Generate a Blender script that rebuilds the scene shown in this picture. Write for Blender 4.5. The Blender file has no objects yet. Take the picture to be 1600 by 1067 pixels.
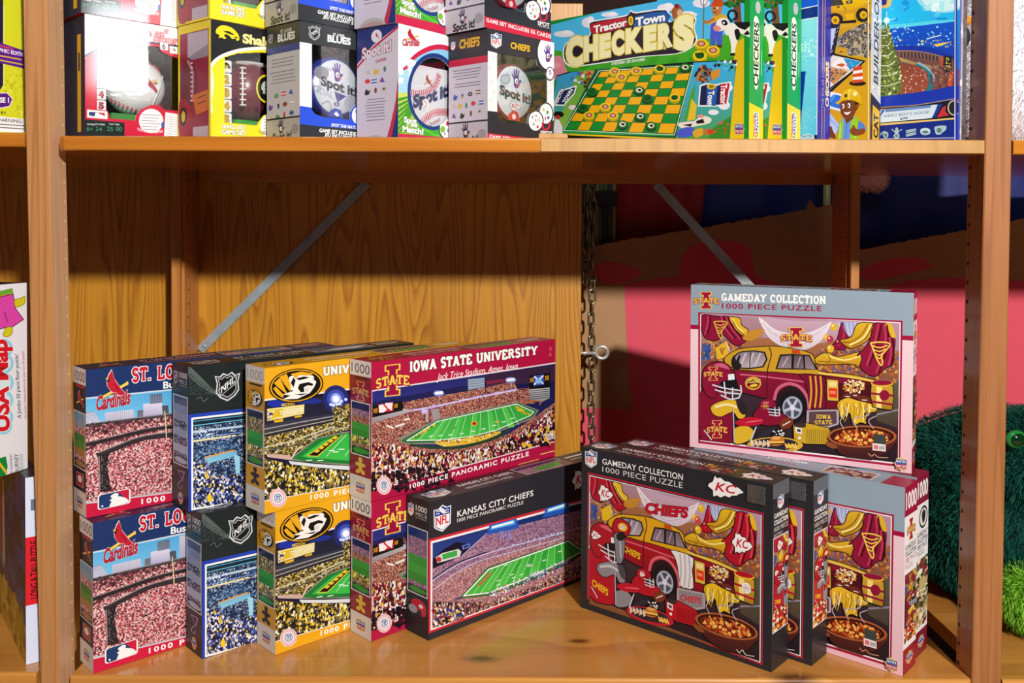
import bpy, bmesh, math, random
from mathutils import Vector, Matrix, noise
from mathutils.geometry import tessellate_polygon

sc = bpy.context.scene
COL = sc.collection
PI = math.pi

# ------------------------------------------------------------------ camera
cam = bpy.data.cameras.new('camera')
cam.sensor_width = 36.0
cam.lens = 1471.53 / 1600 * 36.0
cam.shift_y = -(533.5 - 372.43) / 1600
cam.clip_start = 0.05
camo = bpy.data.objects.new('camera', cam)
COL.objects.link(camo)
camo.matrix_world = (Matrix.Translation((0, -1.2289, 0.60288)) @ Matrix.Rotation(PI / 2 - 0.01935, 4, 'X')
                     @ Matrix.Rotation(0.00451, 4, 'Z'))
sc.camera = camo

# ------------------------------------------------------------------ light
world = bpy.data.worlds.new('world')
sc.world = world
world.use_nodes = True
world.node_tree.nodes['Background'].inputs[0].default_value = (0.86, 0.93, 1.0, 1)
world.node_tree.nodes['Background'].inputs[1].default_value = 0.05


def lamp(name, kind, loc, target, energy, color=(1, 1, 1), size=0.1, sizey=None):
    l = bpy.data.lights.new(name, kind)
    l.energy = energy
    l.color = color
    if kind == 'AREA':
        l.size = size
        if sizey:
            l.shape = 'RECTANGLE'
            l.size_y = sizey
    else:
        l.shadow_soft_size = size
    o = bpy.data.objects.new(name, l)
    o.location = loc
    o.rotation_euler = (Vector(target) - Vector(loc)).to_track_quat('-Z', 'Y').to_euler()
    COL.objects.link(o)
    return o


lamp('key_light', 'POINT', (0.98, -2.88, 1.70), (0, 0, 0.4), 540, (1.0, 0.965, 0.90), 0.07)
lamp('left_fill_light', 'AREA', (-1.75, -2.5, 1.72), (-0.1, 0, 0.6), 4, (0.90, 0.95, 1.0), 0.9, 0.8)  # added soft fill from the left, no source in view
lamp('overhead_fill_light', 'AREA', (0.4, -1.9, 2.7), (0.0, 0.2, 0.3), 12, (1.0, 0.97, 0.93), 1.2, 0.7)  # added fill from above, cut off by the upper shelf
lamp('side_glare_light', 'AREA', (1.28, -.61, 1.165), (-.53, .08, .87), 0.24, (0.93, 0.97, 1.0), 0.19, 0.27).data.spread = math.radians(50)  # added lamp, sized and aimed for glare on the left shaker box

vs = sc.view_settings
vs.view_transform = 'Standard'
vs.look = 'None'
vs.exposure = 0.0
vs.gamma = 1.0
vs.use_curve_mapping = False

# ------------------------------------------------------------------ helpers


def lin(c):
    return c / 12.92 if c <= 0.04045 else ((c + 0.055) / 1.055) ** 2.4


_hc = {}


def hexc(h):
    if not isinstance(h, str):
        return h
    if h not in _hc:
        s = h.lstrip('#')
        if len(s) == 3:
            s = s[0] * 2 + s[1] * 2 + s[2] * 2
        _hc[h] = tuple(lin(int(s[i:i + 2], 16) / 255) for i in (0, 2, 4)) + (1.0,)
    return _hc[h]


class MB:
    """collects faces and builds ONE mesh object"""

    def __init__(s):
        s.V = []; s.F = []; s.M = []; s.C = []; s.U = []; s.S = []; s.mats = []

    def mi(s, m):
        if m not in s.mats:
            s.mats.append(m)
        return s.mats.index(m)

    def face(s, pts, mat, col='fff', uv=None, smooth=False, cols=None):
        b = len(s.V)
        s.V.extend(tuple(p) for p in pts)
        n = len(pts)
        s.F.append(tuple(range(b, b + n)))
        s.M.append(s.mi(mat)); s.S.append(smooth)
        s.C.extend(cols if cols else [hexc(col)] * n)
        s.U.extend(uv if uv else [(p[0] + p[1], p[2]) for p in pts])

    def grid(s, V, F, mat, col='fff', smooth=False, M=None):
        b = len(s.V)
        if M is not None:
            V = [M @ Vector(p) for p in V]
        s.V.extend(tuple(p) for p in V)
        c = hexc(col); mi = s.mi(mat)
        for f in F:
            s.F.append(tuple(i + b for i in f)); s.M.append(mi); s.S.append(smooth)
            for i in f:
                s.C.append(c); p = V[i]; s.U.append((p[0] + p[1], p[2]))

    def bm(s, bm, mat, col='fff', smooth=False, M=None):
        bm.verts.index_update()
        s.grid([v.co.copy() for v in bm.verts], [[v.index for v in f.verts] for f in bm.faces], mat, col, smooth, M)
        bm.free()

    def box(s, x0, x1, y0, y1, z0, z1, mat, col='fff', bev=0.0, M=None, seg=1):
        bm = bmesh.new()
        bmesh.ops.create_cube(bm, size=1)
        for v in bm.verts:
            v.co = Vector((x0 + (v.co.x + .5) * (x1 - x0), y0 + (v.co.y + .5) * (y1 - y0), z0 + (v.co.z + .5) * (z1 - z0)))
        if bev:
            bmesh.ops.bevel(bm, geom=list(bm.edges), offset=bev, segments=seg, profile=0.5, affect='EDGES')
        s.bm(bm, mat, col, False, M)

    def tube(s, pts, r, mat, col='fff', seg=8, closed=False, cap=True):
        n = len(pts)
        P = [Vector(p) for p in pts]
        V = []
        prev = None
        for i in range(n):
            if closed:
                t = (P[(i + 1) % n] - P[i - 1]).normalized()
            else:
                t = (P[min(i + 1, n - 1)] - P[max(i - 1, 0)]).normalized()
            if prev is None:
                a = t.orthogonal().normalized()
            else:
                a = (prev - t * prev.dot(t)).normalized()
            prev = a
            b = t.cross(a)
            rr = r[i] if isinstance(r, (list, tuple)) else r
            for k in range(seg):
                w = 2 * PI * k / seg
                V.append(P[i] + (a * math.cos(w) + b * math.sin(w)) * rr)
        F = []
        for i in range(n if closed else n - 1):
            j = (i + 1) % n
            for k in range(seg):
                F.append((i * seg + k, i * seg + (k + 1) % seg, j * seg + (k + 1) % seg, j * seg + k))
        if not closed and cap:
            F.append(tuple(range(seg))[::-1]); F.append(tuple((n - 1) * seg + k for k in range(seg)))
        s.grid(V, F, mat, col, True)

    def lathe(s, prof, mat, col='fff', seg=32, M=None):
        V = []; F = []
        for (r, z) in prof:
            for k in range(seg):
                w = 2 * PI * k / seg
                V.append((r * math.cos(w), r * math.sin(w), z))
        for i in range(len(prof) - 1):
            for k in range(seg):
                F.append((i * seg + k, i * seg + (k + 1) % seg, (i + 1) * seg + (k + 1) % seg, (i + 1) * seg + k))
        s.grid(V, F, mat, col, True, M)

    def ball(s, c, r, mat, col='fff', seg=24, rings=14, fn=None, M=None):
        V = []; F = []
        for i in range(rings + 1):
            th = PI * i / rings
            for k in range(seg):
                w = 2 * PI * k / seg
                p = Vector((math.sin(th) * math.cos(w), math.sin(th) * math.sin(w), math.cos(th)))
                q = Vector((p.x * r[0], p.y * r[1], p.z * r[2]))
                if fn:
                    q = fn(p, q)
                V.append(q + Vector(c))
        for i in range(rings):
            for k in range(seg):
                F.append((i * seg + k, (i + 1) * seg + k, (i + 1) * seg + (k + 1) % seg, i * seg + (k + 1) % seg))
        s.grid(V, F, mat, col, True, M)

    def build(s, name, parent=None, loc=None, rz=0.0):
        me = bpy.data.meshes.new(name)
        me.from_pydata(s.V, [], s.F)
        for m in s.mats:
            me.materials.append(m)
        me.polygons.foreach_set('material_index', s.M)
        me.polygons.foreach_set('use_smooth', s.S)
        at = me.color_attributes.new('Col', 'FLOAT_COLOR', 'CORNER')
        at.data.foreach_set('color', [x for c in s.C for x in c])
        uv = me.uv_layers.new(name='UVMap')
        uv.data.foreach_set('uv', [x for u in s.U for x in u])
        me.update()
        o = bpy.data.objects.new(name, me)
        COL.objects.link(o)
        if parent:
            o.parent = parent
        if loc:
            o.location = loc
        o.rotation_euler[2] = rz
        return o


def tag(o, label, cat, group=None):
    o['label'] = label; o['category'] = cat
    if group:
        o['group'] = group
    return o


def struct(o):
    o['kind'] = 'structure'
    return o


def empty(name, loc=(0, 0, 0), rz=0.0):
    o = bpy.data.objects.new(name, None)
    COL.objects.link(o)
    o.location = loc; o.rotation_euler[2] = rz
    o.empty_display_size = 0.05
    return o


def copy_tree(o, loc, rz):
    c = o.copy(); COL.objects.link(c)
    c.location = loc; c.rotation_euler[2] = rz
    for ch in o.children:
        d = ch.copy(); COL.objects.link(d); d.parent = c
        for g in ch.children:
            e = g.copy(); COL.objects.link(e); e.parent = d
    return c


# ------------------------------------------------------------------ materials


def newmat(name):
    m = bpy.data.materials.new(name)
    m.use_nodes = True
    nt = m.node_tree
    return m, nt, nt.nodes['Principled BSDF'], nt.nodes, nt.links


def plain(name, col, rough=0.5, metal=0.0, spec=0.5, bump=0.0, bscale=200, mottle=0.0):
    m, nt, b, N, L = newmat(name)
    c = hexc(col)
    b.inputs['Base Color'].default_value = c
    b.inputs['Roughness'].default_value = rough
    b.inputs['Metallic'].default_value = metal
    b.inputs['Specular IOR Level'].default_value = spec
    tc = N.new('ShaderNodeTexCoord')
    n = N.new('ShaderNodeTexNoise'); n.inputs['Scale'].default_value = bscale
    L.new(tc.outputs['Object'], n.inputs['Vector'])
    if bump:
        bp = N.new('ShaderNodeBump'); bp.inputs['Strength'].default_value = bump; bp.inputs['Distance'].default_value = 0.002
        L.new(n.outputs['Fac'], bp.inputs['Height']); L.new(bp.outputs['Normal'], b.inputs['Normal'])
    if mottle:
        n2 = N.new('ShaderNodeTexNoise'); n2.inputs['Scale'].default_value = bscale * .12; n2.inputs['Detail'].default_value = 4
        L.new(tc.outputs['Object'], n2.inputs['Vector'])
        mp = N.new('ShaderNodeMapRange'); mp.inputs['To Min'].default_value = 1 - mottle; mp.inputs['To Max'].default_value = 1 + mottle
        L.new(n2.outputs['Fac'], mp.inputs['Value'])
        mx = N.new('ShaderNodeVectorMath'); mx.operation = 'SCALE'
        mx.inputs[0].default_value = c[:3]
        L.new(mp.outputs['Result'], mx.inputs['Scale']); L.new(mx.outputs['Vector'], b.inputs['Base Color'])
    return m


def printmat(name, rough, spec=0.5, coat=0.0):
    m, nt, b, N, L = newmat(name)
    a = N.new('ShaderNodeVertexColor'); a.layer_name = 'Col'
    L.new(a.outputs['Color'], b.inputs['Base Color'])
    b.inputs['Roughness'].default_value = rough
    b.inputs['Specular IOR Level'].default_value = spec
    b.inputs['Coat Weight'].default_value = coat
    b.inputs['Coat Roughness'].default_value = 0.09
    return m


PRINT = printmat('printed_card', 0.34, 0.35)
GLOSSPRINT = printmat('glossy_print', 0.10, 0.5, 0.5)
PAINT = printmat('coloured_plastic', 0.3, 0.5)
MATTEV = printmat('matte_colour', 0.7, 0.2)


def crowdmat(name, cols, cell, aspect=1.0, rough=0.35, dark=0.0):
    """tiny printed specks: spectators, seats, lights"""
    m, nt, b, N, L = newmat(name)
    u = N.new('ShaderNodeUVMap'); u.uv_map = 'UVMap'
    mp = N.new('ShaderNodeMapping'); mp.inputs['Scale'].default_value = (1 / cell, 1 / (cell * aspect), 1)
    L.new(u.outputs['UV'], mp.inputs['Vector'])
    v = N.new('ShaderNodeTexVoronoi'); v.voronoi_dimensions = '2D'; v.inputs['Scale'].default_value = 1.0
    L.new(mp.outputs['Vector'], v.inputs['Vector'])
    sep = N.new('ShaderNodeSeparateColor'); L.new(v.outputs['Color'], sep.inputs['Color'])
    n = N.new('ShaderNodeTexNoise'); n.noise_dimensions = '2D'; n.inputs['Scale'].default_value = 0.16; n.inputs['Detail'].default_value = 2
    L.new(mp.outputs['Vector'], n.inputs['Vector'])
    ad = N.new('ShaderNodeMath'); ad.operation = 'MULTIPLY_ADD'; ad.inputs[1].default_value = 0.5; ad.inputs[2].default_value = -0.25
    L.new(n.outputs['Fac'], ad.inputs[0])
    s = N.new('ShaderNodeMath'); s.operation = 'ADD'
    L.new(sep.outputs[0], s.inputs[0]); L.new(ad.outputs[0], s.inputs[1])
    r = N.new('ShaderNodeValToRGB'); r.color_ramp.interpolation = 'CONSTANT'
    el = r.color_ramp.elements
    k = len(cols)
    while len(el) < k:
        el.new(0.5)
    for i, c in enumerate(cols):
        el[i].position = i / k; el[i].color = hexc(c)
    L.new(s.outputs[0], r.inputs['Fac'])
    L.new(r.outputs['Color'], b.inputs['Base Color'])
    b.inputs['Roughness'].default_value = rough
    return m


CR_STL = crowdmat('crowd_red_seats', ['3a2028', '6a2c38', 'b04a58', 'd08088', 'e0a8a8', 'f0d8d4', 'c05060', 'e8c0bc', '8a3440'], 0.0017)
CR_STL2 = crowdmat('crowd_red_stand', ['2a1a20', '502830', '8a3a48', '3a2430', 'b86a70', '6a3440', 'd8b0b0'], 0.0017)
CR_ISU = crowdmat('crowd_maroon_far', ['6a3038', 'a86050', '8a4048', 'c08870', '5a2430', 'd8a888', '94584a', 'b07468', '40202a'], 0.0016)
CR_ISUN = crowdmat('crowd_maroon_near', ['1c1018', '7a1830', 'e8e0e0', '2a1620', 'a82840', 'f4f0ee', 'c89080', '5a1428', 'd8a840', '301a28', 'd8b8b0'], 0.0029, 1.5)
CR_MIZ = crowdmat('crowd_gold_far', ['1a1816', '5a4c2a', '9a8238', '2a2620', 'c8a848', '48402c', '807038', 'e0d8b0'], 0.0019)
CR_MIZN = crowdmat('crowd_gold_near', ['141214', 'c8a020', '2a2a28', 'e8d048', '0e0e10', '6a5c38', 'f0ead0', '1e1c1c', '8c7a40'], 0.0028, 1.3)
CR_BLU = crowdmat('crowd_blue_far', ['0c1428', '1c3058', '3a5a90', '101a30', '6a8ab8', '20304c', 'a8b8d0', '182440'], 0.0019)
CR_BLUN = crowdmat('crowd_blue_near', ['0a0e1c', '2038a0', 'd8d8e8', '141a34', '4a58a8', 'c8b060', '1a2040', '7888b8', 'f0eef0', '101428', '30408c'], 0.0026, 1.3)
CR_KC = crowdmat('crowd_violet_far', ['5a4068', '8a6488', 'a8809c', '6a4a70', 'c09aac', '7a5078', '94708e', 'b88898'], 0.0015)
CR_KCR = crowdmat('crowd_rose_far', ['704858', 'a87078', 'c89898', '885460', 'd8b0b0', '96606c', 'b88084'], 0.0015)
CR_KCN = crowdmat('crowd_rose_near', ['201820', '7a2834', 'c8a098', '2c2028', 'a84850', 'e0d0d0', '54343c', '96605c', '18141c', 'c8a860', '38407c'], 0.0024, 1.3)
GRAVEL = crowdmat('printed_gravel', ['5a5450', '8a8078', '3c3834', 'a89c90', '70665e', 'c0b4a8'], 0.0026)
CHILI = crowdmat('printed_chili', ['5a180c', 'a83a1c', '3a0e08', 'd8702c', '7a2412', 'f0b050', '8c2c16'], 0.0045)


def woodmat(name, light, dark, axis='Z', scale=1.0, rough=0.32, rings=9.0, contrast=0.55, knots=(), coat=0.15, k=0.09):
    """varnished pine: grain lines along one axis, cathedral figure, optional knots"""
    m, nt, b, N, L = newmat(name)
    tc = N.new('ShaderNodeTexCoord')
    mp = N.new('ShaderNodeMapping')
    mp.inputs['Scale'].default_value = {'X': (k, 1, 1), 'Y': (1, k, 1), 'Z': (1, 1, k)}[axis]
    L.new(tc.outputs['Object'], mp.inputs['Vector'])
    vec = mp.outputs['Vector']
    for (kp, kr) in knots:
        pass
    n = N.new('ShaderNodeTexNoise'); n.inputs['Scale'].default_value = 5.5 * scale; n.inputs['Detail'].default_value = 1.5
    L.new(vec, n.inputs['Vector'])
    mul = N.new('ShaderNodeMath'); mul.operation = 'MULTIPLY'; mul.inputs[1].default_value = rings
    L.new(n.outputs['Fac'], mul.inputs[0])
    last = mul.outputs[0]
    kmask = None
    for (kp, kr) in knots:
        d = N.new('ShaderNodeVectorMath'); d.operation = 'SUBTRACT'; d.inputs[1].default_value = kp
        L.new(tc.outputs['Object'], d.inputs[0])
        sc_ = N.new('ShaderNodeVectorMath'); sc_.operation = 'MULTIPLY'
        sc_.inputs[1].default_value = {'X': (0.55 / kr, 1.2 / kr, 1.2 / kr), 'Y': (1.2 / kr, .55 / kr, 1.2 / kr), 'Z': (1.2 / kr, 1.2 / kr, .55 / kr)}[axis]
        L.new(d.outputs[0], sc_.inputs[0])
        ln = N.new('ShaderNodeVectorMath'); ln.operation = 'LENGTH'
        L.new(sc_.outputs[0], ln.inputs[0])
        ex = N.new('ShaderNodeMath'); ex.operation = 'DIVIDE'; ex.inputs[0].default_value = 1.3
        ad = N.new('ShaderNodeMath'); ad.operation = 'ADD'; ad.inputs[1].default_value = 0.6
        L.new(ln.outputs['Value'], ad.inputs[0]); L.new(ad.outputs[0], ex.inputs[1])
        sm = N.new('ShaderNodeMath'); sm.operation = 'ADD'
        L.new(last, sm.inputs[0]); L.new(ex.outputs[0], sm.inputs[1])
        last = sm.outputs[0]
        mr = N.new('ShaderNodeMapRange'); mr.inputs['From Min'].default_value = 0.35; mr.inputs['From Max'].default_value = 1.1
        mr.inputs['To Min'].default_value = 0.85; mr.inputs['To Max'].default_value = 0.0
        L.new(ln.outputs['Value'], mr.inputs['Value'])
        if kmask is None:
            kmask = mr.outputs['Result']
        else:
            mxm = N.new('ShaderNodeMath'); mxm.operation = 'MAXIMUM'
            L.new(kmask, mxm.inputs[0]); L.new(mr.outputs['Result'], mxm.inputs[1]); kmask = mxm.outputs[0]
    fr = N.new('ShaderNodeMath'); fr.operation = 'FRACT'
    L.new(last, fr.inputs[0])
    rp = N.new('ShaderNodeValToRGB')
    e = rp.color_ramp.elements
    e[0].position = 0.0; e[0].color = (0, 0, 0, 1)
    e[1].position = 1.0; e[1].color = (0.05, 0.05, 0.05, 1)
    x = e.new(0.55); x.color = (0.30, 0.30, 0.30, 1)
    x = e.new(0.86); x.color = (1, 1, 1, 1)
    x = e.new(0.93); x.color = (0.55, 0.55, 0.55, 1)
    L.new(fr.outputs[0], rp.inputs['Fac'])
    # fine fibre
    n2 = N.new('ShaderNodeTexNoise'); n2.inputs['Scale'].default_value = 90 * scale; n2.inputs['Detail'].default_value = 3
    mp2 = N.new('ShaderNodeMapping'); q = 0.03
    mp2.inputs['Scale'].default_value = {'X': (q, 1, 1), 'Y': (1, q, 1), 'Z': (1, 1, q)}[axis]
    L.new(tc.outputs['Object'], mp2.inputs['Vector']); L.new(mp2.outputs['Vector'], n2.inputs['Vector'])
    f1 = N.new('ShaderNodeMath'); f1.operation = 'MULTIPLY'; f1.inputs[1].default_value = contrast
    L.new(rp.outputs['Color'], f1.inputs[0])
    f2 = N.new('ShaderNodeMath'); f2.operation = 'MULTIPLY_ADD'; f2.inputs[1].default_value = 0.55; f2.inputs[2].default_value = -0.2
    L.new(n2.outputs['Fac'], f2.inputs[0])
    f3 = N.new('ShaderNodeMath'); f3.operation = 'ADD'; f3.use_clamp = True
    L.new(f1.outputs[0], f3.inputs[0]); L.new(f2.outputs[0], f3.inputs[1])
    mix = N.new('ShaderNodeMix'); mix.data_type = 'RGBA'
    mix.inputs['A'].default_value = hexc(light); mix.inputs['B'].default_value = hexc(dark)
    L.new(f3.outputs[0], mix.inputs['Factor'])
    out = mix.outputs['Result']
    # broad tone variation
    n3 = N.new('ShaderNodeTexNoise'); n3.inputs['Scale'].default_value = 2.2 * scale
    L.new(vec, n3.inputs['Vector'])
    mr = N.new('ShaderNodeMapRange'); mr.inputs['To Min'].default_value = 0.82; mr.inputs['To Max'].default_value = 1.18
    L.new(n3.outputs['Fac'], mr.inputs['Value'])
    vm = N.new('ShaderNodeVectorMath'); vm.operation = 'SCALE'
    L.new(out, vm.inputs[0]); L.new(mr.outputs['Result'], vm.inputs['Scale'])
    out = vm.outputs['Vector']
    if kmask is not None:
        mk = N.new('ShaderNodeMix'); mk.data_type = 'RGBA'; mk.inputs['B'].default_value = hexc('5a2c12')
        L.new(kmask, mk.inputs['Factor']); L.new(out, mk.inputs['A']); out = mk.outputs['Result']
    L.new(out, b.inputs['Base Color'])
    b.inputs['Roughness'].default_value = rough
    b.inputs['Specular IOR Level'].default_value = 0.5
    b.inputs['Coat Weight'].default_value = coat
    b.inputs['Coat Roughness'].default_value = 0.15
    return m


W_POST = woodmat('post_wood', 'bd8450', '8a5228', 'Z', 4.5, 0.4, 11, 0.5, k=.022)
W_DARKPOST = woodmat('dark_post_wood', 'ab6e40', '7c4620', 'Z', 4.5, 0.4, 11, 0.5, k=.022)
W_LITSIDE = woodmat('lit_post_side', 'dcae86', 'b8845c', 'Z', 4.5, 0.38, 9, 0.35, k=.022)  # paler post wood: light from the right put into the colour
W_POSTR = woodmat('rear_post_wood', 'd08c46', '9c5822', 'Z', 4.5, 0.4, 9, 0.45, k=.022)
W_SHELF = woodmat('shelf_wood', 'd29245', 'a8622a', 'X', 1.0, 0.20, 7, 0.45,
                  knots=(((-0.0395, 0.055, 0.0), 0.016), ((0.099, 0.110, 0.0), 0.010), ((0.376, 0.004, 0.0), 0.020)), coat=0.3)
W_UPPER = woodmat('upper_shelf_wood', 'cf822c', '9c5212', 'X', 1.0, 0.16, 7, 0.45, coat=0.4)
W_PANEL = woodmat('plywood_panel', 'd8982f', '8e4a10', 'Z', 1.7, 0.36, 30, 0.55)
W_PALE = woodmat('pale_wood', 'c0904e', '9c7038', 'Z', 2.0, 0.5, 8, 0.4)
STEEL = plain('strap_steel', 'aab6be', 0.42, 0.35, 0.5, 0.15, 300, 0.35)
CHAINM = plain('chain_metal', '8c8468', 0.28, 0.8, 0.5, 0.05, 300, 0.2)
ZINC = plain('zinc_bolt', 'd8d8d4', 0.25, 0.55)
CARD = plain('cardboard', 'b48a64', 0.85, 0, 0.2, 0.2, 260, 0.08)
HOLE = plain('pin_hole', '120a06', 0.8)
BRASS = plain('pin_brass', 'f0d8a0', 0.4, 0.1)
BLUECLOTH = plain('blue_fabric', '0a1664', 0.65, 0, 0.5, 0.3, 60, 0.2)
REDCLOTH = plain('red_fabric', '8c0c12', 0.5, 0, 0.4, 0.3, 60, 0.2)
WALLM = plain('back_wall_paint', '2e1612', 0.8, 0, 0.3, 0.1, 20, 0.2)
FLOORM = plain('wood_floor', '94765a', 0.6, 0, 0.4, 0.1, 30, 0.2)
FOIL = plain('hologram_foil', '8a8e90', 0.25, 0.9, 0.5, 0.4, 900, 0.5)


def filmmat():
    m, nt, b, N, L = newmat('clear_window_film')
    N.remove(b)
    t = N.new('ShaderNodeBsdfTransparent'); g = N.new('ShaderNodeBsdfGlossy'); g.inputs['Roughness'].default_value = 0.04
    lw = N.new('ShaderNodeLayerWeight'); lw.inputs['Blend'].default_value = 0.2
    fz = N.new('ShaderNodeMapRange'); fz.inputs['To Min'].default_value = 0.045; fz.inputs['To Max'].default_value = 0.35
    L.new(lw.outputs['Facing'], fz.inputs['Value'])
    nz = N.new('ShaderNodeTexNoise'); nz.inputs['Scale'].default_value = 14
    bp = N.new('ShaderNodeBump'); bp.inputs['Strength'].default_value = 0.05; bp.inputs['Distance'].default_value = 0.002
    L.new(nz.outputs['Fac'], bp.inputs['Height']); L.new(bp.outputs['Normal'], g.inputs['Normal'])
    mx = N.new('ShaderNodeMixShader')
    L.new(fz.outputs[0], mx.inputs[0]); L.new(t.outputs[0], mx.inputs[1]); L.new(g.outputs[0], mx.inputs[2])
    L.new(mx.outputs[0], N['Material Output'].inputs['Surface'])
    return m


FILM = filmmat()
# ------------------------------------------------------------------ lettering
_gl = {}


def glyphs(s, bold=0.0, shear=0.0, space=1.0):
    key = (s, bold, shear, space)
    if key in _gl:
        return _gl[key]
    cu = bpy.data.curves.new('lettering', 'FONT')
    cu.body = s; cu.size = 1.0; cu.offset = bold; cu.shear = shear; cu.space_character = space
    cu.resolution_u = 3
    ob = bpy.data.objects.new('lettering', cu)
    me = ob.to_mesh()
    V = [(v.co.x, v.co.y) for v in me.vertices]
    me.calc_loop_triangles()
    T = [tuple(t.vertices) for t in me.loop_triangles]
    ob.to_mesh_clear()
    bpy.data.objects.remove(ob); bpy.data.curves.remove(cu)
    # group the triangles letter by letter
    par = list(range(len(V)))
    def find(i):
        while par[i] != i:
            par[i] = par[par[i]]; i = par[i]
        return i
    for a, b, c in T:
        par[find(a)] = find(b); par[find(b)] = find(c)
    G = {}
    for t in T:
        G.setdefault(find(t[0]), []).append(t)
    _gl[key] = (V, list(G.values()))
    return _gl[key]


def capheight():
    V, T = glyphs('H')
    return max(v[1] for v in V)


CAP = capheight()


def arc(cx, cy, rx, ry, a0, a1, n=8):
    return [(cx + rx * math.cos(math.radians(a0 + (a1 - a0) * i / n)), cy + ry * math.sin(math.radians(a0 + (a1 - a0) * i / n))) for i in range(n + 1)]


# slab-serif capitals as strokes in a unit-high box: (width, strokes, serif spots)
SLAB = {
    'I': (.42, [[(.21, 0), (.21, 1)]], [(.21, 0), (.21, 1)]),
    'A': (.86, [[(.14, 0), (.43, 1)], [(.43, 1), (.72, 0)], [(.24, .32), (.62, .32)]], [(.14, 0), (.72, 0)]),
    'W': (1.12, [[(.12, 1), (.34, 0)], [(.34, 0), (.56, .95)], [(.56, .95), (.78, 0)], [(.78, 0), (1.0, 1)]], [(.12, 1), (1.0, 1)]),
    'O': (.82, [arc(.41, .5, .29, .46, 0, 360, 16)], []),
    'S': (.68, [arc(.34, .74, .22, .23, 20, 270, 9) + arc(.34, .27, .22, .24, 90, -160, 9)], []),
    'T': (.74, [[(.37, 0), (.37, 1)], [(.08, .95), (.66, .95)], [(.09, 1), (.09, .72)], [(.65, 1), (.65, .72)]], [(.37, 0)]),
    'E': (.72, [[(.17, 0), (.17, 1)], [(.1, .95), (.62, .95)], [(.17, .5), (.48, .5)], [(.1, .05), (.64, .05)], [(.61, 1), (.61, .74)], [(.63, 0), (.63, .28)]], [(.17, 0), (.17, 1)]),
    'F': (.7, [[(.17, 0), (.17, 1)], [(.1, .95), (.62, .95)], [(.17, .5), (.48, .5)], [(.61, 1), (.61, .74)]], [(.17, 0), (.17, 1)]),
    'U': (.86, [[(.18, 1)] + arc(.43, .32, .25, .28, 180, 360, 8) + [(.68, 1)]], [(.18, 1), (.68, 1)]),
    'N': (.9, [[(.18, 0), (.18, 1)], [(.18, 1), (.72, 0)], [(.72, 0), (.72, 1)]], [(.18, 0), (.18, 1), (.72, 1)]),
    'V': (.84, [[(.12, 1), (.42, 0)], [(.42, 0), (.72, 1)]], [(.12, 1), (.72, 1)]),
    'R': (.84, [[(.17, 0), (.17, 1)], [(.17, .95), (.42, .95)] + arc(.42, .74, .2, .21, 90, -90, 6) + [(.17, .53)], [(.4, .53), (.7, 0)]], [(.17, 0), (.17, 1), (.7, 0)]),
    'Y': (.82, [[(.12, 1), (.41, .48)], [(.7, 1), (.41, .48)], [(.41, .5), (.41, 0)]], [(.12, 1), (.7, 1), (.41, 0)]),
    'B': (.8, [[(.17, 0), (.17, 1)], [(.17, .95), (.4, .95)] + arc(.4, .74, .19, .21, 90, -90, 6) + [(.17, .53)], [(.4, .53)] + arc(.42, .29, .22, .24, 90, -90, 6) + [(.17, .05)]], [(.17, 0), (.17, 1)]),
    'G': (.84, [arc(.42, .5, .29, .46, 40, 340, 14), [(.45, .42), (.74, .42)], [(.68, .42), (.68, .05)]], []),
    'M': (1.08, [[(.18, 0), (.18, 1)], [(.18, 1), (.54, .1)], [(.54, .1), (.9, 1)], [(.9, 1), (.9, 0)]], [(.18, 0), (.18, 1), (.9, 0), (.9, 1)]),
    'D': (.84, [[(.18, 0), (.18, 1)], [(.18, .95), (.4, .95)] + arc(.4, .5, .28, .45, 90, -90, 10) + [(.18, .05)]], [(.18, 0), (.18, 1)]),
    'C': (.8, [arc(.42, .5, .29, .46, 42, 318, 14), [(.64, .95), (.64, .7)]], []),
    'L': (.7, [[(.18, 0), (.18, 1)], [(.1, .05), (.62, .05)], [(.61, 0), (.61, .3)]], [(.18, 0), (.18, 1)]),
    'P': (.78, [[(.18, 0), (.18, 1)], [(.18, .95), (.42, .95)] + arc(.42, .72, .2, .23, 90, -90, 6) + [(.18, .49)]], [(.18, 0), (.18, 1)]),
    '.': (.34, [[(.14, 0), (.14, .14)]], []),
    ' ': (.45, [], []),
}


def slabquads(s, w=0.16, serif=0.17, grow=0.0, arch=0.0):
    """list of convex polygons in local text space, total width"""
    out = []
    x = 0.0
    hw = w / 2 + grow
    for ch in s:
        wd, st, sf = SLAB[ch]
        for pl in st:
            for (a, b) in zip(pl, pl[1:]):
                dx, dy = b[0] - a[0], b[1] - a[1]
                l = math.hypot(dx, dy) or 1
                nx, ny = -dy / l * hw, dx / l * hw
                ex, ey = dx / l * grow, dy / l * grow
                k = 0.25 if len(pl) > 2 else 0
                ex += dx / l * hw * k; ey += dy / l * hw * k
                out.append([(x + a[0] + nx - ex, a[1] + ny - ey), (x + a[0] - nx - ex, a[1] - ny - ey), (x + b[0] - nx + ex, b[1] - ny + ey), (x + b[0] + nx + ex, b[1] + ny + ey)])
        for (sx, sy) in sf:
            y0 = (0 if sy == 0 else 1 - w * .62) - grow
            y1 = (w * .62 if sy == 0 else 1) + grow
            out.append([(x + sx - serif - grow, y0), (x + sx + serif + grow, y0), (x + sx + serif + grow, y1), (x + sx - serif - grow, y1)])
        x += wd + 0.05
    return out, x - 0.05


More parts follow.
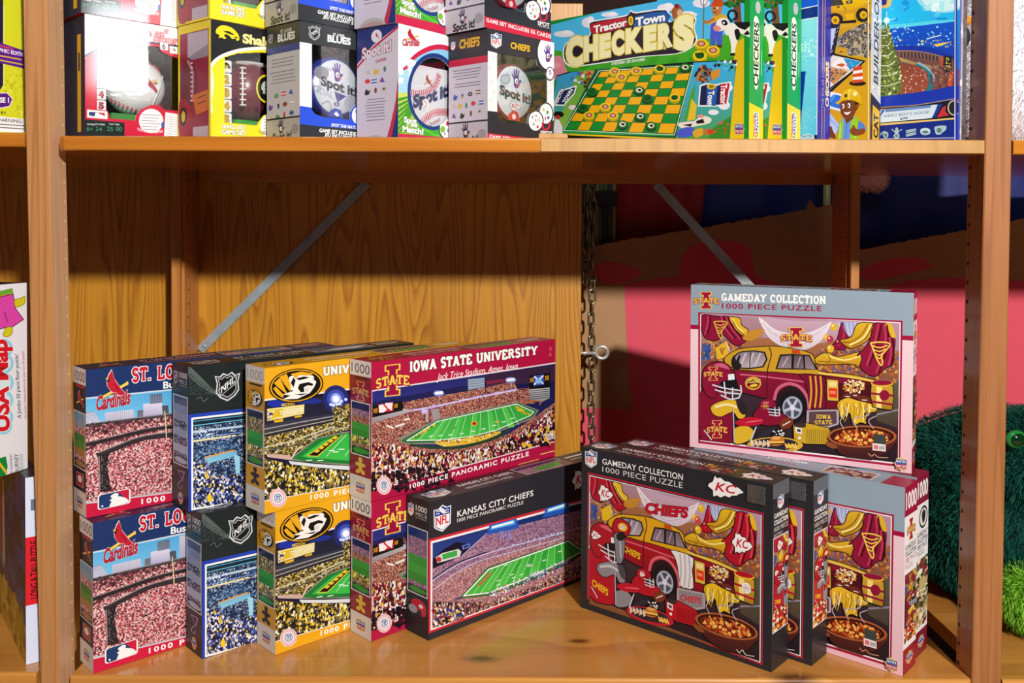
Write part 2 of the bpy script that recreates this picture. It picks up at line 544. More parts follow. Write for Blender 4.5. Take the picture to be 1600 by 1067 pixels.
def sm(pts, n=5, closed=True):
    """smooth curve through points"""
    out = []
    N_ = len(pts)
    rng = range(N_) if closed else range(N_ - 1)
    for i in rng:
        g = (lambda k: pts[k % N_]) if closed else (lambda k: pts[max(0, min(N_ - 1, k))])
        p0, p1, p2, p3 = g(i - 1), g(i), g(i + 1), g(i + 2)
        for j in range(n):
            t = j / n
            out.append(tuple(0.5 * (2 * p1[k] + (p2[k] - p0[k]) * t + (2 * p0[k] - 5 * p1[k] + 4 * p2[k] - p3[k]) * t * t
                                    + (3 * p1[k] - p0[k] - 3 * p2[k] + p3[k]) * t ** 3) for k in (0, 1)))
    if not closed:
        out.append(pts[-1])
    return out


def ell(cx, cy, rx, ry, n=20, rot=0.0):
    c, s = math.cos(math.radians(rot)), math.sin(math.radians(rot))
    return [(cx + rx * math.cos(2 * PI * i / n) * c - ry * math.sin(2 * PI * i / n) * s,
             cy + rx * math.cos(2 * PI * i / n) * s + ry * math.sin(2 * PI * i / n) * c) for i in range(n)]


def homog(src, dst):
    import numpy as np
    A = []; b = []
    for (x, y), (u, v) in zip(src, dst):
        A.append([x, y, 1, 0, 0, 0, -u * x, -u * y]); b.append(u)
        A.append([0, 0, 0, x, y, 1, -v * x, -v * y]); b.append(v)
    h = np.linalg.solve(np.array(A, float), np.array(b, float))
    return [float(a) for a in h] + [1.0]


STEP = 7e-6
GN = 56


class Art:
    """printed artwork on a flat face: thin ink layers drawn from a drawing sheet"""

    def __init__(s, mb, O, U, D, W, H, mat=None):
        s.mb = mb; s.O = Vector(O); s.Ud = Vector(U).normalized(); s.Dd = Vector(D).normalized()
        s.N = s.Dd.cross(s.Ud).normalized()
        s.W = W; s.H = H; s.k = 1; s.floor = 0; s.top = 0; s.gr = [0] * (GN * GN); s.mat = mat or PRINT
        s.clip = (0, 0, 1, 1); s.h = [1, 0, 0, 0, 1, 0, 0, 0, 1]; s.c = (0, 0, 1.0)
        s.rnd = random.Random(7)

    def crop(s, x0, y0, k):
        s.c = (x0, y0, k); return s

    def quad(s, q, rect=(0, 0, 1, 1)):
        """q: sheet corners TL,TR,BR,BL (before crop), rect: where they land on the face"""
        x0, y0, x1, y1 = rect
        s.h = homog(q, [(x0, y0), (x1, y0), (x1, y1), (x0, y1)]); return s

    def map(s, p):
        x = s.c[0] + p[0] / s.c[2]; y = s.c[1] + p[1] / s.c[2]
        h = s.h
        w = h[6] * x + h[7] * y + 1
        return ((h[0] * x + h[1] * y + h[2]) / w, (h[3] * x + h[4] * y + h[5]) / w)

    def lift(s, P):
        """lay the next ink layer just above whatever is already printed under these points"""
        c = s.clip
        x0 = max(0, min(GN - 1, int(max(min(p[0] for p in P), c[0]) * GN - 1e-6))); x1 = max(0, min(GN - 1, int(min(max(p[0] for p in P), c[2]) * GN + 1e-6)))
        y0 = max(0, min(GN - 1, int(max(min(p[1] for p in P), c[1]) * GN - 1e-6))); y1 = max(0, min(GN - 1, int(min(max(p[1] for p in P), c[3]) * GN + 1e-6)))
        k = s.floor
        g = s.gr
        for y in range(y0, y1 + 1):
            m_ = max(g[y * GN + x0:y * GN + x1 + 1] or [0])
            if m_ > k:
                k = m_
        k += 1
        for y in range(y0, y1 + 1):
            g[y * GN + x0:y * GN + x1 + 1] = [k] * max(0, x1 - x0 + 1)
        s.k = k
        s.top = max(s.top, k)

    def emit(s, tri, mat, cols):
        P = [(u, v, c) for (u, v), c in zip(tri, cols)]
        for ax, lim, sg in ((0, s.clip[0], 1), (0, s.clip[2], -1), (1, s.clip[1], 1), (1, s.clip[3], -1)):
            if all((p[ax] - lim) * sg >= 0 for p in P):
                continue
            Q = []
            for i in range(len(P)):
                a, b = P[i - 1], P[i]
                da, db = (a[ax] - lim) * sg, (b[ax] - lim) * sg
                if (da >= 0) != (db >= 0):
                    t = da / (da - db)
                    Q.append((a[0] + (b[0] - a[0]) * t, a[1] + (b[1] - a[1]) * t, tuple(x + (y - x) * t for x, y in zip(a[2], b[2]))))
                if db >= 0:
                    Q.append(b)
            P = Q
            if len(P) < 3:
                return
        area = sum(P[i - 1][0] * P[i][1] - P[i][0] * P[i - 1][1] for i in range(len(P)))
        if abs(area) < 1e-9:
            return
        if area > 0:
            P = P[::-1]
        z = s.k * STEP
        pts = [s.O + s.Ud * (u * s.W) + s.Dd * (v * s.H) + s.N * z for u, v, c in P]
        s.mb.face(pts, mat, uv=[(u * s.W, -v * s.H) for u, v, c in P], cols=[c for u, v, c in P])

    def poly(s, pts, col='fff', mat=None, g=None, hole=None):
        """g: second colour, blended from the top of the shape to its bottom"""
        loops = [[Vector((p[0], p[1], 0)) for p in pts]]
        al = list(pts)
        if hole:
            loops.append([Vector((p[0], p[1], 0)) for p in hole]); al += list(hole)
        tris = tessellate_polygon(loops)
        c0 = hexc(col)
        if g:
            c1 = hexc(g)
            y0 = min(p[1] for p in al); y1 = max(p[1] for p in al)
            cs = [tuple(a + (b - a) * (p[1] - y0) / (y1 - y0 or 1) for a, b in zip(c0, c1)) for p in al]
        else:
            cs = [c0] * len(al)
        mp = [s.map(p) for p in al]
        s.lift(mp)
        for t in tris:
            s.emit([mp[i] for i in t], mat or s.mat, [cs[i] for i in t])
        return s

    def op(s, pts, col, oc='1c1014', w=4, g=None):
        """shape with a drawn outline"""
        s.poly(pts, col, None, g)
        return s.line(pts, w, oc, True)

    def rect(s, x0, y0, x1, y1, col, mat=None, g=None):
        return s.poly([(x0, y0), (x1, y0), (x1, y1), (x0, y1)], col, mat, g)

    def fill(s, col, mat=None, g=None):
        """whole clip area"""
        x0, y0, x1, y1 = s.clip
        s.lift([(x0, y0), (x1, y1)])
        a = hexc(col); b = hexc(g) if g else a
        s.emit([(x0, y0), (x1, y0), (x1, y1)], mat or s.mat, [a, a, b]); s.emit([(x0, y0), (x1, y1), (x0, y1)], mat or s.mat, [a, b, b])
        return s

    def oval(s, cx, cy, rx, ry, col, mat=None, rot=0, n=20, g=None):
        return s.poly(ell(cx, cy, rx, ry, n, rot), col, mat, g)

    def line(s, pts, w, col, closed=False, curve=0, mat=None):
        if curve:
            pts = sm(pts, curve, closed)
        P = list(pts) + ([pts[0]] if closed else [])
        c = hexc(col)
        for a, b in zip(P, P[1:]):
            dx, dy = b[0] - a[0], b[1] - a[1]
            l = math.hypot(dx, dy) or 1
            nx, ny = -dy / l * w / 2, dx / l * w / 2
            e = .3 if len(P) > 2 else 0
            ex, ey = dx / l * w * e, dy / l * w * e
            q = [s.map((a[0] + nx - ex, a[1] + ny - ey)), s.map((a[0] - nx - ex, a[1] - ny - ey)), s.map((b[0] - nx + ex, b[1] - ny + ey)), s.map((b[0] + nx + ex, b[1] + ny + ey))]
            s.lift(q)
            s.emit([q[0], q[1], q[2]], mat or s.mat, [c] * 3); s.emit([q[0], q[2], q[3]], mat or s.mat, [c] * 3)
        return s

    def _place(s, x0, y0, x1, y1, h0, h1, up, arch, W_):
        def f(x, y):
            a = x / W_
            h = h0 + (h1 - h0) * a
            yy = (y + arch * (4 * a * (1 - a) - 1)) * h
            return (x0 + (x1 - x0) * a + up[0] * yy, y0 + (y1 - y0) * a + up[1] * yy)
        return f

    def text(s, t, x0, y0, x1, y1, h, col='fff', h1=None, bold=0.0, it=0.0, sp=1.0, ol=(), up=(0, -1), arch=0.0):
        """text with its baseline from (x0,y0) to (x1,y1), capitals h high; ol: outline (growth, colour) pairs, widest first"""
        bold *= .62; ol = [(g_ * .75, c_) for g_, c_ in ol]
        V0, _ = glyphs(t, bold, it, sp)
        if not V0:
            return s
        xa = min(v[0] for v in V0); xb = max(v[0] for v in V0)
        f = s._place(x0, y0, x1, y1, h, h1 or h, up, arch, (xb - xa) / CAP)
        for gr, c in list(ol) + [(0.0, col)]:
            V, T = glyphs(t, bold + gr, it, sp)
            mp = [s.map(f((v[0] - xa) / CAP, v[1] / CAP)) for v in V]
            cc = [hexc(c)] * 3
            for comp in T:
                s.lift([mp[i] for tr in comp for i in tr])
                for tr in comp:
                    s.emit([mp[i] for i in tr], s.mat, cc)
        return s

    def slab(s, t, x0, y0, x1, y1, h, col='fff', h1=None, w=0.17, serif=0.16, ol=(), up=(0, -1), arch=0.0):
        for gr, c in list(ol) + [(0.0, col)]:
            Q, W_ = slabquads(t, w, serif, gr)
            f = s._place(x0, y0, x1, y1, h, h1 or h, up, arch, W_)
            cc = [hexc(c)] * 3
            for q in Q:
                m = [s.map(f(*p)) for p in q]
                s.lift(m)
                s.emit([m[0], m[1], m[2]], s.mat, cc); s.emit([m[0], m[2], m[3]], s.mat, cc)
        return s

    def scatter(s, n, x0, y0, x1, y1, cols, a, b=None, oval=False, fn=None, rot=180):
        """n small flecks of size a..b inside a box or its ellipse"""
        R = s.rnd
        for i in range(n):
            for _ in range(20):
                u, v = R.uniform(-1, 1), R.uniform(-1, 1)
                if (not oval or u * u + v * v < 1) and (fn is None or fn(x0 + (u + 1) / 2 * (x1 - x0), y0 + (v + 1) / 2 * (y1 - y0))):
                    break
            else:
                continue
            cx = x0 + (u + 1) / 2 * (x1 - x0); cy = y0 + (v + 1) / 2 * (y1 - y0)
            r = R.uniform(a, b or a); r2 = r * R.uniform(.45, .9)
            w = R.uniform(-rot, rot)
            P = [s.map(p) for p in ell(cx, cy, r, r2, 5, w)]
            c = [hexc(R.choice(cols))] * 3
            s.lift(P)
            for k in (1, 2, 3):
                s.emit([P[0], P[k], P[k + 1]], s.mat, c)
        return s


def XF(cx, cy, w, h, sl=0.0, sk=0.0):
    """local logo space (-1..1) to sheet; sl: slope of the baseline, sk: slant"""
    return lambda pts: [(cx + x * w / 2 + y * sk * h / 2, cy + y * h / 2 + x * sl * w / 2) for x, y in pts]


# ------------------------------------------------------------------ emblems


def state_logo(A, cx, cy, w, h, sl=0.0, red='a3123d', gold='e8c04c', txt=True):
    T = XF(cx, cy, w, h, sl)
    def big(g):
        a, b, c = .38 + g * .5, .2 + g * .5, 1 + g * .35
        return [(-a, -c), (a, -c), (a, -.7 + g * .4), (b, -.7 + g * .4), (b, .7 - g * .4), (a, .7 - g * .4), (a, c), (-a, c), (-a, .7 - g * .4), (-b, .7 - g * .4), (-b, -.7 + g * .4), (-a, -.7 + g * .4)]
    A.poly(T(big(.18)), gold); A.poly(T(big(0)), red)
    p0 = T([(-1, .28)])[0]; p1 = T([(1, .28)])[0]
    A.slab('STATE', p0[0], p0[1], p1[0], p1[1], h * .3, gold, w=.2, serif=.17, ol=((.09, red),), arch=.28)


def arrowhead(A, cx, cy, w, h, sl=0.0, line='141416', fillc='f4f0f0', red='c41830'):
    T = XF(cx, cy, w, h, sl)
    out = [(-.62, -.92), (-.5, -.75), (-.3, -.86), (-.05, -.62), (.2, -.66), (.5, -.38), (.72, -.3), (1.0, .02), (.75, .22), (.6, .42), (.35, .5), (.2, .72), (-.05, .66), (-.3, .9), (-.5, .78), (-.7, .95), (-.72, .4), (-1, .12), (-.95, -.1), (-.72, -.38)]
    A.poly(T([(x * 1.1, y * 1.12) for x, y in out]), line)
    A.poly(T(out), fillc)
    p0, p1 = T([(-.62, .36), (.62, .3)])
    A.text('KC', p0[0], p0[1], p1[0], p1[1], h * .36, red, bold=.035, it=.25)


def tornado(A, cx, cy, w, h, sl=0.0, c='e8c04c', back=None):
    T = XF(cx, cy, w, h, sl)
    A.line(T([(-1, -.92), (0, -1), (1, -.85), (.6, -.3), (.1, .2), (.25, .6), (.1, 1), (-.3, .55), (-.6, -.1), (-1, -.92)]), w * .07, c, curve=3)
    for y, a, b in ((-.62, -.8, .75), (-.3, -.7, .55), (.02, -.55, .35), (.32, -.35, .2)):
        A.line(T([(a, y - .06), ((a + b) / 2, y + .1), (b, y - .1)]), w * .06, c, curve=3)


def helmet_face(A, T, red, mask='d4d8e4'):
    A.poly(T(sm([(-.95, .3), (-.9, -.4), (-.45, -.95), (.25, -.95), (.7, -.5), (.75, -.05), (.2, .05), (-.05, .5), (-.15, .95), (-.6, .8)], 4)), red)


def bird(A, cx, cy, w, h, sl=0.0, red='c01c36', script=True, bat=True):
    T = XF(cx, cy, w, h, sl)
    if bat:
        A.line(T([(-.75, .42), (.95, -.28)]), h * .1, '2a1c20'); A.line(T([(-.75, .42), (.95, -.28)]), h * .07, 'e8c860')
        A.oval(*T([(.95, -.28)])[0], w * .04, h * .05, 'e8c860')
    body = [(-.02, -1.0), (.06, -.78), (.14, -.52), (.42, -.2), (.6, .02), (.72, .12), (1.02, .5), (.92, .62), (.6, .34), (.45, .3), (.2, .22), (-.1, .05), (-.3, -.2), (-.34, -.5), (-.2, -.78)]
    A.poly(T([(x * 1.06 - .01, y * 1.06) for x, y in body]), 'f0e8e4')
    A.poly(T(body), red)
    A.poly(T([(-.34, -.62), (-.14, -.62), (-.2, -.38), (-.34, -.42)]), '1c1418')
    A.poly(T([(-.42, -.6), (-.26, -.66), (-.24, -.5)]), 'e8c040')
    A.line(T([(.1, -.3), (.45, .1)]), w * .025, '7a0c20')
    if script:
        p0, p1 = T([(-1.0, 1.0), (1.15, .75)])
        A.text('Cardinals', p0[0], p0[1], p1[0], p1[1], h * .34, red, bold=.03, it=.2, ol=((.05, 'f0e4e0'), (.03, '2a1420')))


def shield_nfl(A, cx, cy, w, h, sl=0.0):
    T = XF(cx, cy, w, h, sl)
    out = [(-1, -.72), (-.5, -.72), (0, -1), (.5, -.78), (1, -.85), (.95, .5), (.55, .72), (0, 1), (-.55, .8), (-.95, .6)]
    A.poly(T(out), 'f0f0f4'); A.poly(T([(x * .9, y * .91) for x, y in out]), '1d3f8c')
    A.poly(T([(-.82, -.2), (.82, -.26), (.8, .46), (0, .86), (-.8, .52)]), 'f2f0f0')
    A.oval(*T([(0, -.56)])[0], w * .12, h * .15, 'e8e8f0', rot=-50)
    for x in (-.62, -.4, .42, .64):
        for y in (-.56, -.38):
            A.oval(*T([(x, y)])[0], w * .04, h * .025, 'fff', n=5)
    p0, p1 = T([(-.72, .48), (.72, .4)])
    A.text('NFL', p0[0], p0[1], p1[0], p1[1], h * .3, 'd01c34', bold=.04)


def shield_nhl(A, cx, cy, w, h, sl=0.0):
    T = XF(cx, cy, w, h, sl)
    out = [(-1, -.8), (-.62, -.72), (-.35, -.95), (0, -.8), (.35, -.98), (.62, -.74), (1, -.86), (.86, -.3), (.92, .3), (.6, .68), (0, 1), (-.6, .72), (-.92, .36), (-.84, -.26)]
    A.poly(T(out), 'c8ced4'); A.poly(T([(x * .88, y * .88) for x, y in out]), '15181a')
    A.poly(T([(x * .76, y * .76) for x, y in out]), 'c8ced4'); A.poly(T([(x * .7, y * .7) for x, y in out]), '15181a')
    A.poly(T([(-.72, .2), (.62, -.72), (.72, -.2), (-.55, .62)]), 'c8ced4')
    A.poly(T([(-.66, .2), (.6, -.66), (.66, -.22), (-.5, .55)]), '15181a')
    p0, p1 = T([(-.5, .42), (.6, -.28)])
    A.text('NHL', p0[0], p0[1], p1[0], p1[1], h * .22, 'e4e8ea', bold=.03)


def shield_mlb(A, x0, y0, x1, y1, x2, y2, x3, y3):
    q = [(x0, y0), (x1, y1), (x2, y2), (x3, y3)]
    def P(u, v):
        a = (q[0][0] + (q[1][0] - q[0][0]) * u, q[0][1] + (q[1][1] - q[0][1]) * u)
        b = (q[3][0] + (q[2][0] - q[3][0]) * u, q[3][1] + (q[2][1] - q[3][1]) * u)
        return (a[0] + (b[0] - a[0]) * v, a[1] + (b[1] - a[1]) * v)
    rr = lambda m: [P(*p) for p in [(m + .06, m), (1 - m - .06, m), (1 - m, m + .1), (1 - m, 1 - m - .1), (1 - m - .06, 1 - m), (m + .06, 1 - m), (m, 1 - m - .1), (m, m + .1)]]
    A.poly(rr(0), 'f4f0f0'); A.poly(rr(.04), '1c3a6c')
    A.poly([P(.62, .05), P(.95, .05), P(.96, .9), P(.62, .05)][:3], 'c81c3c')
    A.poly([P(.60, .05), P(.94, .05), P(.96, .15), P(.96, .72), P(.78, .4)], 'c81c3c')
    A.poly([P(*p) for p in sm([(.42, .2), (.55, .12), (.64, .22), (.62, .36), (.7, .42), (.86, .6), (.94, .9), (.6, .96), (.36, .95), (.42, .62), (.36, .52), (.44, .42), (.4, .32)], 3)], 'f6f2f2')
    A.oval(*P(.14, .8), abs(x1 - x0) * .03, abs(y3 - y0) * .07, 'f6f2f2', n=10)


def tiger(A, cx, cy, w, h, sl=0.0, gold='e6a820'):
    T = XF(cx, cy, w, h, sl)
    A.poly(T(ell(0, 0, 1, 1, 32)), '15120e'); A.poly(T(ell(0, 0, .95, .94, 32)), gold); A.poly(T(ell(0, 0, .9, .88, 32)), '15120e')
    A.poly(T([(-.25, -.55), (.05, -.7), (.3, -.62), (.62, -.5), (.74, -.1), (.66, .18), (.5, .5), (.3, .62), (.05, .78), (-.5, .74), (-.2, .55), (-.5, .45), (-.1, .3), (-.3, .1)]), 'f0ece8')
    for s_ in ([(-.82, -.25), (-.6, -.55), (-.42, .1), (-.3, .5), (-.6, .1)], [(-.62, -.6), (-.35, -.75), (-.2, -.1), (-.2, .35), (-.42, -.1)], [(-.85, .05), (-.75, -.05), (-.45, .5), (-.5, .65), (-.7, .4)], [(-.2, -.72), (.2, -.8), (.62, -.62), (.5, -.52), (.1, -.6), (0, -.4)]):
        A.poly(T(s_), gold)
    for s_ in ([(.0, -.42), (.28, -.5), (.5, -.42), (.3, -.34), (.1, -.3)], [(.6, -.36), (.76, -.3), (.7, -.18)], [(.12, -.08), (.45, -.15), (.62, -.02), (.6, .1), (.42, .04), (.28, .14), (.3, .42), (.16, .4), (.06, .16)], [(-.08, .5), (.2, .5), (.42, .5), (.2, .6)], [(-.1, -.5), (-.02, -.3), (-.1, .1), (-.2, -.2)]):
        A.poly(T(s_), '15120e')
    A.poly(T([(.3, .2), (.48, .16), (.46, .4), (.34, .42)]), 'd8d0d0')


def hawk(A, cx, cy, w, h, sl=0.0, c='f0d820', k='141414'):
    T = XF(cx, cy, w, h, sl)
    A.poly(T(sm([(-1, .1), (-.9, -.5), (-.4, -.95), (.3, -.8), (.75, -.35), (.98, .15), (1, .6), (.8, .75), (.7, .5), (.4, .6), (.2, .3), (-.1, .1), (-.3, .3), (-.1, .6), (-.3, .7), (-.55, .55), (-.75, .7), (-.7, .3)], 3)), c)
    A.poly(T([(-.45, -.25), (.1, -.3), (.5, -.05), (.62, .1), (.2, .05), (-.1, -.08)]), k)
    A.poly(T([(.55, .3), (.85, .3), (.9, .45), (.62, .42)]), k)


def badge(A, cx, cy, w, h, sl=0.0):
    """small maker's badge: ragged square of blue over red"""
    T = XF(cx, cy, w, h, sl)
    star = []
    for i in range(16):
        r = 1.0 if i % 2 == 0 else .84
        star.append((r * math.cos(2 * PI * i / 16), r * math.sin(2 * PI * i / 16)))
    A.poly(T(star), 'd8c070')
    A.poly(T([(-.78, -.6), (.78, -.6), (.78, .06), (-.78, .06)]), '3a58a0'); A.poly(T([(-.72, .06), (.72, .06), (.72, .66), (-.72, .66)]), 'b83848')
    for t, y, hh in (('MASTER', -.18, .3), ('PIECES', .5, .3)):
        p0, p1 = T([(-.66, y), (.66, y)])
        A.text(t, p0[0], p0[1], p1[0], p1[1], h / 2 * hh, 'e8e4e0', bold=.03)


def seal(A, cx, cy, r, ry=None):
    ry = ry or r
    A.oval(cx, cy, r, ry, 'f0e8ea', n=28); A.oval(cx, cy, r * .92, ry * .92, 'd03a58', n=28); A.oval(cx, cy, r * .85, ry * .85, 'f0e4e6', n=28)
    for i in range(22):
        w = 2 * PI * i / 22
        A.poly(ell(cx + r * .7 * math.cos(w), cy + ry * .7 * math.sin(w), r * .06, ry * .09, 4, math.degrees(w)), 'c8405c')
    A.oval(cx, cy, r * .46, ry * .46, '2c4a90', n=20); A.oval(cx, cy, r * .38, ry * .38, 'e8eef4', n=20)
    for d in (-.18, 0, .18):
        A.line([(cx + d * r, cy - ry * .2), (cx + d * r, cy + ry * .25)], r * .1, '2c5a9c')
    A.line([(cx - r * .28, cy - ry * .22), (cx + r * .28, cy - ry * .22)], r * .1, '2c5a9c')


def puzzleman(A, cx, cy, w, h, c, edge, sl=0.0):
    T = XF(cx, cy, w, h, sl)
    P = sm([(-.3, -.98), (.3, -.98), (.38, -.62), (.2, -.4), (.9, -.3), (.92, .02), (.4, .1), (.35, .4), (.85, .6), (.85, 1), (.2, .95), (.1, .75), (-.1, .75), (-.2, .95), (-.85, 1), (-.85, .62), (-.35, .42), (-.4, .1), (-.92, .02), (-.9, -.3), (-.2, -.4), (-.38, -.62)], 3)
    A.poly([(cx + (x - cx) * 1.14, cy + (y - cy) * 1.07) for x, y in T(P)] if False else T([(x * 1.14, y * 1.06) for x, y in P]), edge)
    A.poly(T(P), c)
# ================================================================== setting
m = MB(); m.box(-4, 4, 1.62, 1.70, -0.9, 2.6, WALLM); struct(m.build('wall_back'))
m = MB(); m.box(-4, 4, -4, 1.70, -0.95, -0.90, FLOORM); struct(m.build('floor'))

UZ = 0.7105          # top of the upper shelf
unit = tag(empty('shelving_unit', (0, 0, 0)), 'orange varnished pine shelving unit with drilled posts holding all the boxed games and puzzles', 'shelving unit')


def lean_post(name, corners, pins, pinmat):
    """corners: (z, x0, x1) at several heights; front at y=0, back at y=.045"""
    mb = MB()
    V = []; F = []
    e = 0.0015
    for (z, x0, x1) in corners:
        V += [(x0 + e, 0, z), (x1 - e, 0, z), (x1, e, z), (x1, .0445, z), (x0, .0445, z), (x0, e, z)]
    n = len(corners)
    for i in range(n - 1):
        for k in range(6):
            F.append((i * 6 + k, i * 6 + (k + 1) % 6, (i + 1) * 6 + (k + 1) % 6, (i + 1) * 6 + k))
    F.append(tuple(range(6))[::-1]); F.append(tuple((n - 1) * 6 + k for k in range(6)))
    mb.grid(V, F, W_POST if pinmat is BRASS else W_DARKPOST)
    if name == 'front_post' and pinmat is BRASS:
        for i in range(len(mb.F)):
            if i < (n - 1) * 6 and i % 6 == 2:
                mb.M[i] = mb.mi(W_LITSIDE)
    for (x, y, z, sgn, r) in pins:
        P = [(x + sgn * .0004, y + r * math.cos(w), z + r * math.sin(w)) for w in [2 * PI * i / 10 for i in range(10)]]
        if sgn < 0:
            P = P[::-1]
        mb.face(P, pinmat)
    return mb.build(name, unit)


def li(cs, z, k):
    for a, b in zip(cs, cs[1:]):
        if a[0] <= z <= b[0]:
            return a[k] + (b[k] - a[k]) * (z - a[0]) / (b[0] - a[0])


lp = [(-.35, -.612, -.585), (0, -.6195, -.5940), (.35, -.6277, -.5967), (.70, -.6341, -.6033), (1.05, -.640, -.607)]
lean_post('front_post', lp, [(li(lp, z, 2), .0375, z, 1, .0023) for z in [-.02 + .0258 * i for i in range(40)]], BRASS)
rp = [(-.35, .606, .644), (0, .6085, .6472), (.35, .6125, .649), (.70, .6157, .6509), (1.05, .618, .652)]
lean_post('front_post', rp, [(li(rp, z, 1), .0385, z, -1, .0026) for z in [-.02 + .0258 * i for i in range(40)]], HOLE)
for sx in (-1, 1):
    a = -.604 if sx < 0 else .6165
    mb = MB()
    x0, x1 = sorted((a, a + sx * .019))
    mb.box(x0, x1, .506, .588, -.3, 1.1, W_POSTR, bev=.0015)
    for i in range(40):
        P = [(a - sx * .0003, .53 + .0024 * math.cos(w), -.02 + .0258 * i + .0024 * math.sin(w)) for w in [2 * PI * k / 8 for k in range(8)]]
        mb.face(P if sx < 0 else P[::-1], HOLE)
    mb.build('rear_post', unit)
    mb = MB()
    x0, x1 = sorted((a + sx * .0025, a + sx * .0185))
    mb.box(x0, x1, .489, .503, -.3, 1.1, W_POSTR, bev=.0015)
    mb.build('rear_stile', unit)


def shelf(label, x0, x1, zt, th, mat, depth=.575, rc=.0, rr=.0, ext=()):
    """board with a rounded front nosing and softened front corners"""
    mb = MB()
    r = .0035
    prof = [(depth, zt), (r, zt), (r * .3, zt - r * .3), (0, zt - r), (0, zt - th + r), (r * .3, zt - th + r * .3), (r, zt - th), (depth, zt - th)]
    cols = [(x0, .012 if rc else 0), (x0 + .003, .004 if rc else 0), (x0 + .010, 0), (x1 - .004, 0), (x1, .002 if rr else 0)]
    V = []; F = []
    for (x, dy) in cols:
        for (y, z) in prof:
            V.append((x, max(y, dy + (y if y < .01 else 0)) if y < .02 else y, z))
    n = len(prof)
    for i in range(len(cols) - 1):
        for k in range(n):
            F.append((i * n + k, i * n + (k + 1) % n, (i + 1) * n + (k + 1) % n, (i + 1) * n + k))
    F.append(tuple(range(n))[::-1]); F.append(tuple((len(cols) - 1) * n + k for k in range(n)))
    F = [f[::-1] for f in F]
    mb.grid(V, F, mat)
    for (a, b) in ext:                      # tongues added behind the posts to block light between bays
        mb.box(a, b, .0475, .486, zt - th, zt, mat)
    return tag(mb.build('shelf_board'), label, 'shelf')


top = shelf('glossy orange pine shelf board carrying the game boxes above the puzzles', -.5945, .6152, UZ, .0195, W_UPPER, rc=1, rr=1, ext=((-.6035, -.5946), (.6153, .6335)))
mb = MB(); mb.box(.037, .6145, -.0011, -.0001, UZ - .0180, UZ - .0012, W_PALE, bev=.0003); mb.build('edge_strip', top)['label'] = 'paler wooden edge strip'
shelf('wide pine shelf board with knots carrying all the sports puzzle boxes', -.579, .6078, 0.0, .022, W_SHELF, rc=0, rr=1)
shelf('upper shelf board of the left bay under the lime yellow game box', -1.5, -.6355, UZ + .004, .0195, W_UPPER, ext=((-.6354, -.6045),))
shelf('lower shelf board of the left bay under the dark blue puzzle box', -1.5, -.6240, .004, .022, W_SHELF)
shelf('upper shelf board of the right bay under the white plush toy', .6525, 1.5, UZ, .0195, W_UPPER, ext=((.6345, .6524),))
shelf('lower shelf board of the right bay under the green plush toy', .6490, 1.5, 0.0, .022, W_SHELF)
mb = MB(); mb.box(-.601, .6135, .5752, .5875, .6735, .742, W_UPPER, bev=.001); mb.build('back_rail_light_lip', unit)  # rail with an unseen upper lip added to keep light off the fabric
mb = MB(); mb.box(-1.5, .1345, .5905, .6030, -.3, 1.02, W_PANEL, bev=.0008); mb.build('back_panel', unit)


def strap(a, b):
    mb = MB()
    A = Vector((a[0], .585, a[1])); B = Vector((b[0], .585, b[1]))
    d = (B - A).normalized(); n = Vector((d.z, 0, -d.x)) * .0085
    t = Vector((0, .002, 0))
    V = [A + n, A - n, B - n, B + n]
    V = [v - t for v in V] + [v + t for v in V]
    mb.grid(V, [(0, 1, 2, 3)[::-1], (4, 5, 6, 7), (0, 4, 5, 1)[::-1], (1, 5, 6, 2)[::-1], (2, 6, 7, 3)[::-1], (3, 7, 4, 0)[::-1]], STEEL)
    for e in (A + d * .012, B - d * .012):
        mb.ball((e.x, e.y - .0022, e.z), (.004, .0016, .004), STEEL, seg=10, rings=6)
    return mb.build('brace_strap', unit)


strap((-.278, .6735), (-.601, .349))
strap((.277, .6735), (.612, .312))

# ------------------------------------------------------------------ chain and eye bolt
chain = tag(empty('chain', (.157, .612, .676)), 'dull brass link chain hanging beside the edge of the wooden back panel', 'chain')


def link(mb, turn):
    P = []
    for i in range(20):
        w = 2 * PI * i / 20
        x = .0064 * math.cos(w); z = .0064 * math.sin(w) + (.0076 if math.sin(w) > 0 else -.0076)
        P.append((x * math.cos(turn), x * math.sin(turn), z))
    mb.tube(P, .0024, CHAINM, closed=True, seg=7)


la = MB(); link(la, .35); lb = MB(); link(lb, .35 + PI / 2)
protoA = la.build('link', chain); protoB = lb.build('link', chain)
protoA.location = (0, 0, 0); protoB.location = (.0004, 0, -.0222)
R_ = random.Random(3)
for i in range(2, 27):
    o = (protoA if i % 2 == 0 else protoB).copy(); COL.objects.link(o)
    o.parent = chain; o.location = (.0012 * math.sin(i * .9), 0, -.0222 * i); o.rotation_euler[2] = R_.uniform(-.25, .25)
for i in range(0, 9):
    o = (protoA if i % 2 == 1 else protoB).copy(); COL.objects.link(o)
    o.parent = chain; o.location = (-.0125 + .0012 * math.sin(i * 1.3), .004, -.008 - .0222 * i); o.rotation_euler[2] = R_.uniform(-.4, .4)
mb = MB()
mb.tube([(.118, .6122 - .006, .344), (.164, .606, .344)], .0034, ZINC, seg=10)
mb.tube([(.1765 + .0118 * math.cos(w), .606, .3455 + .0118 * math.sin(w)) for w in [2 * PI * i / 24 for i in range(24)]], .0036, ZINC, closed=True, seg=9)
tag(mb.build('eye_bolt'), 'bright zinc eye bolt sticking out of the back panel edge through the chain', 'eye bolt')

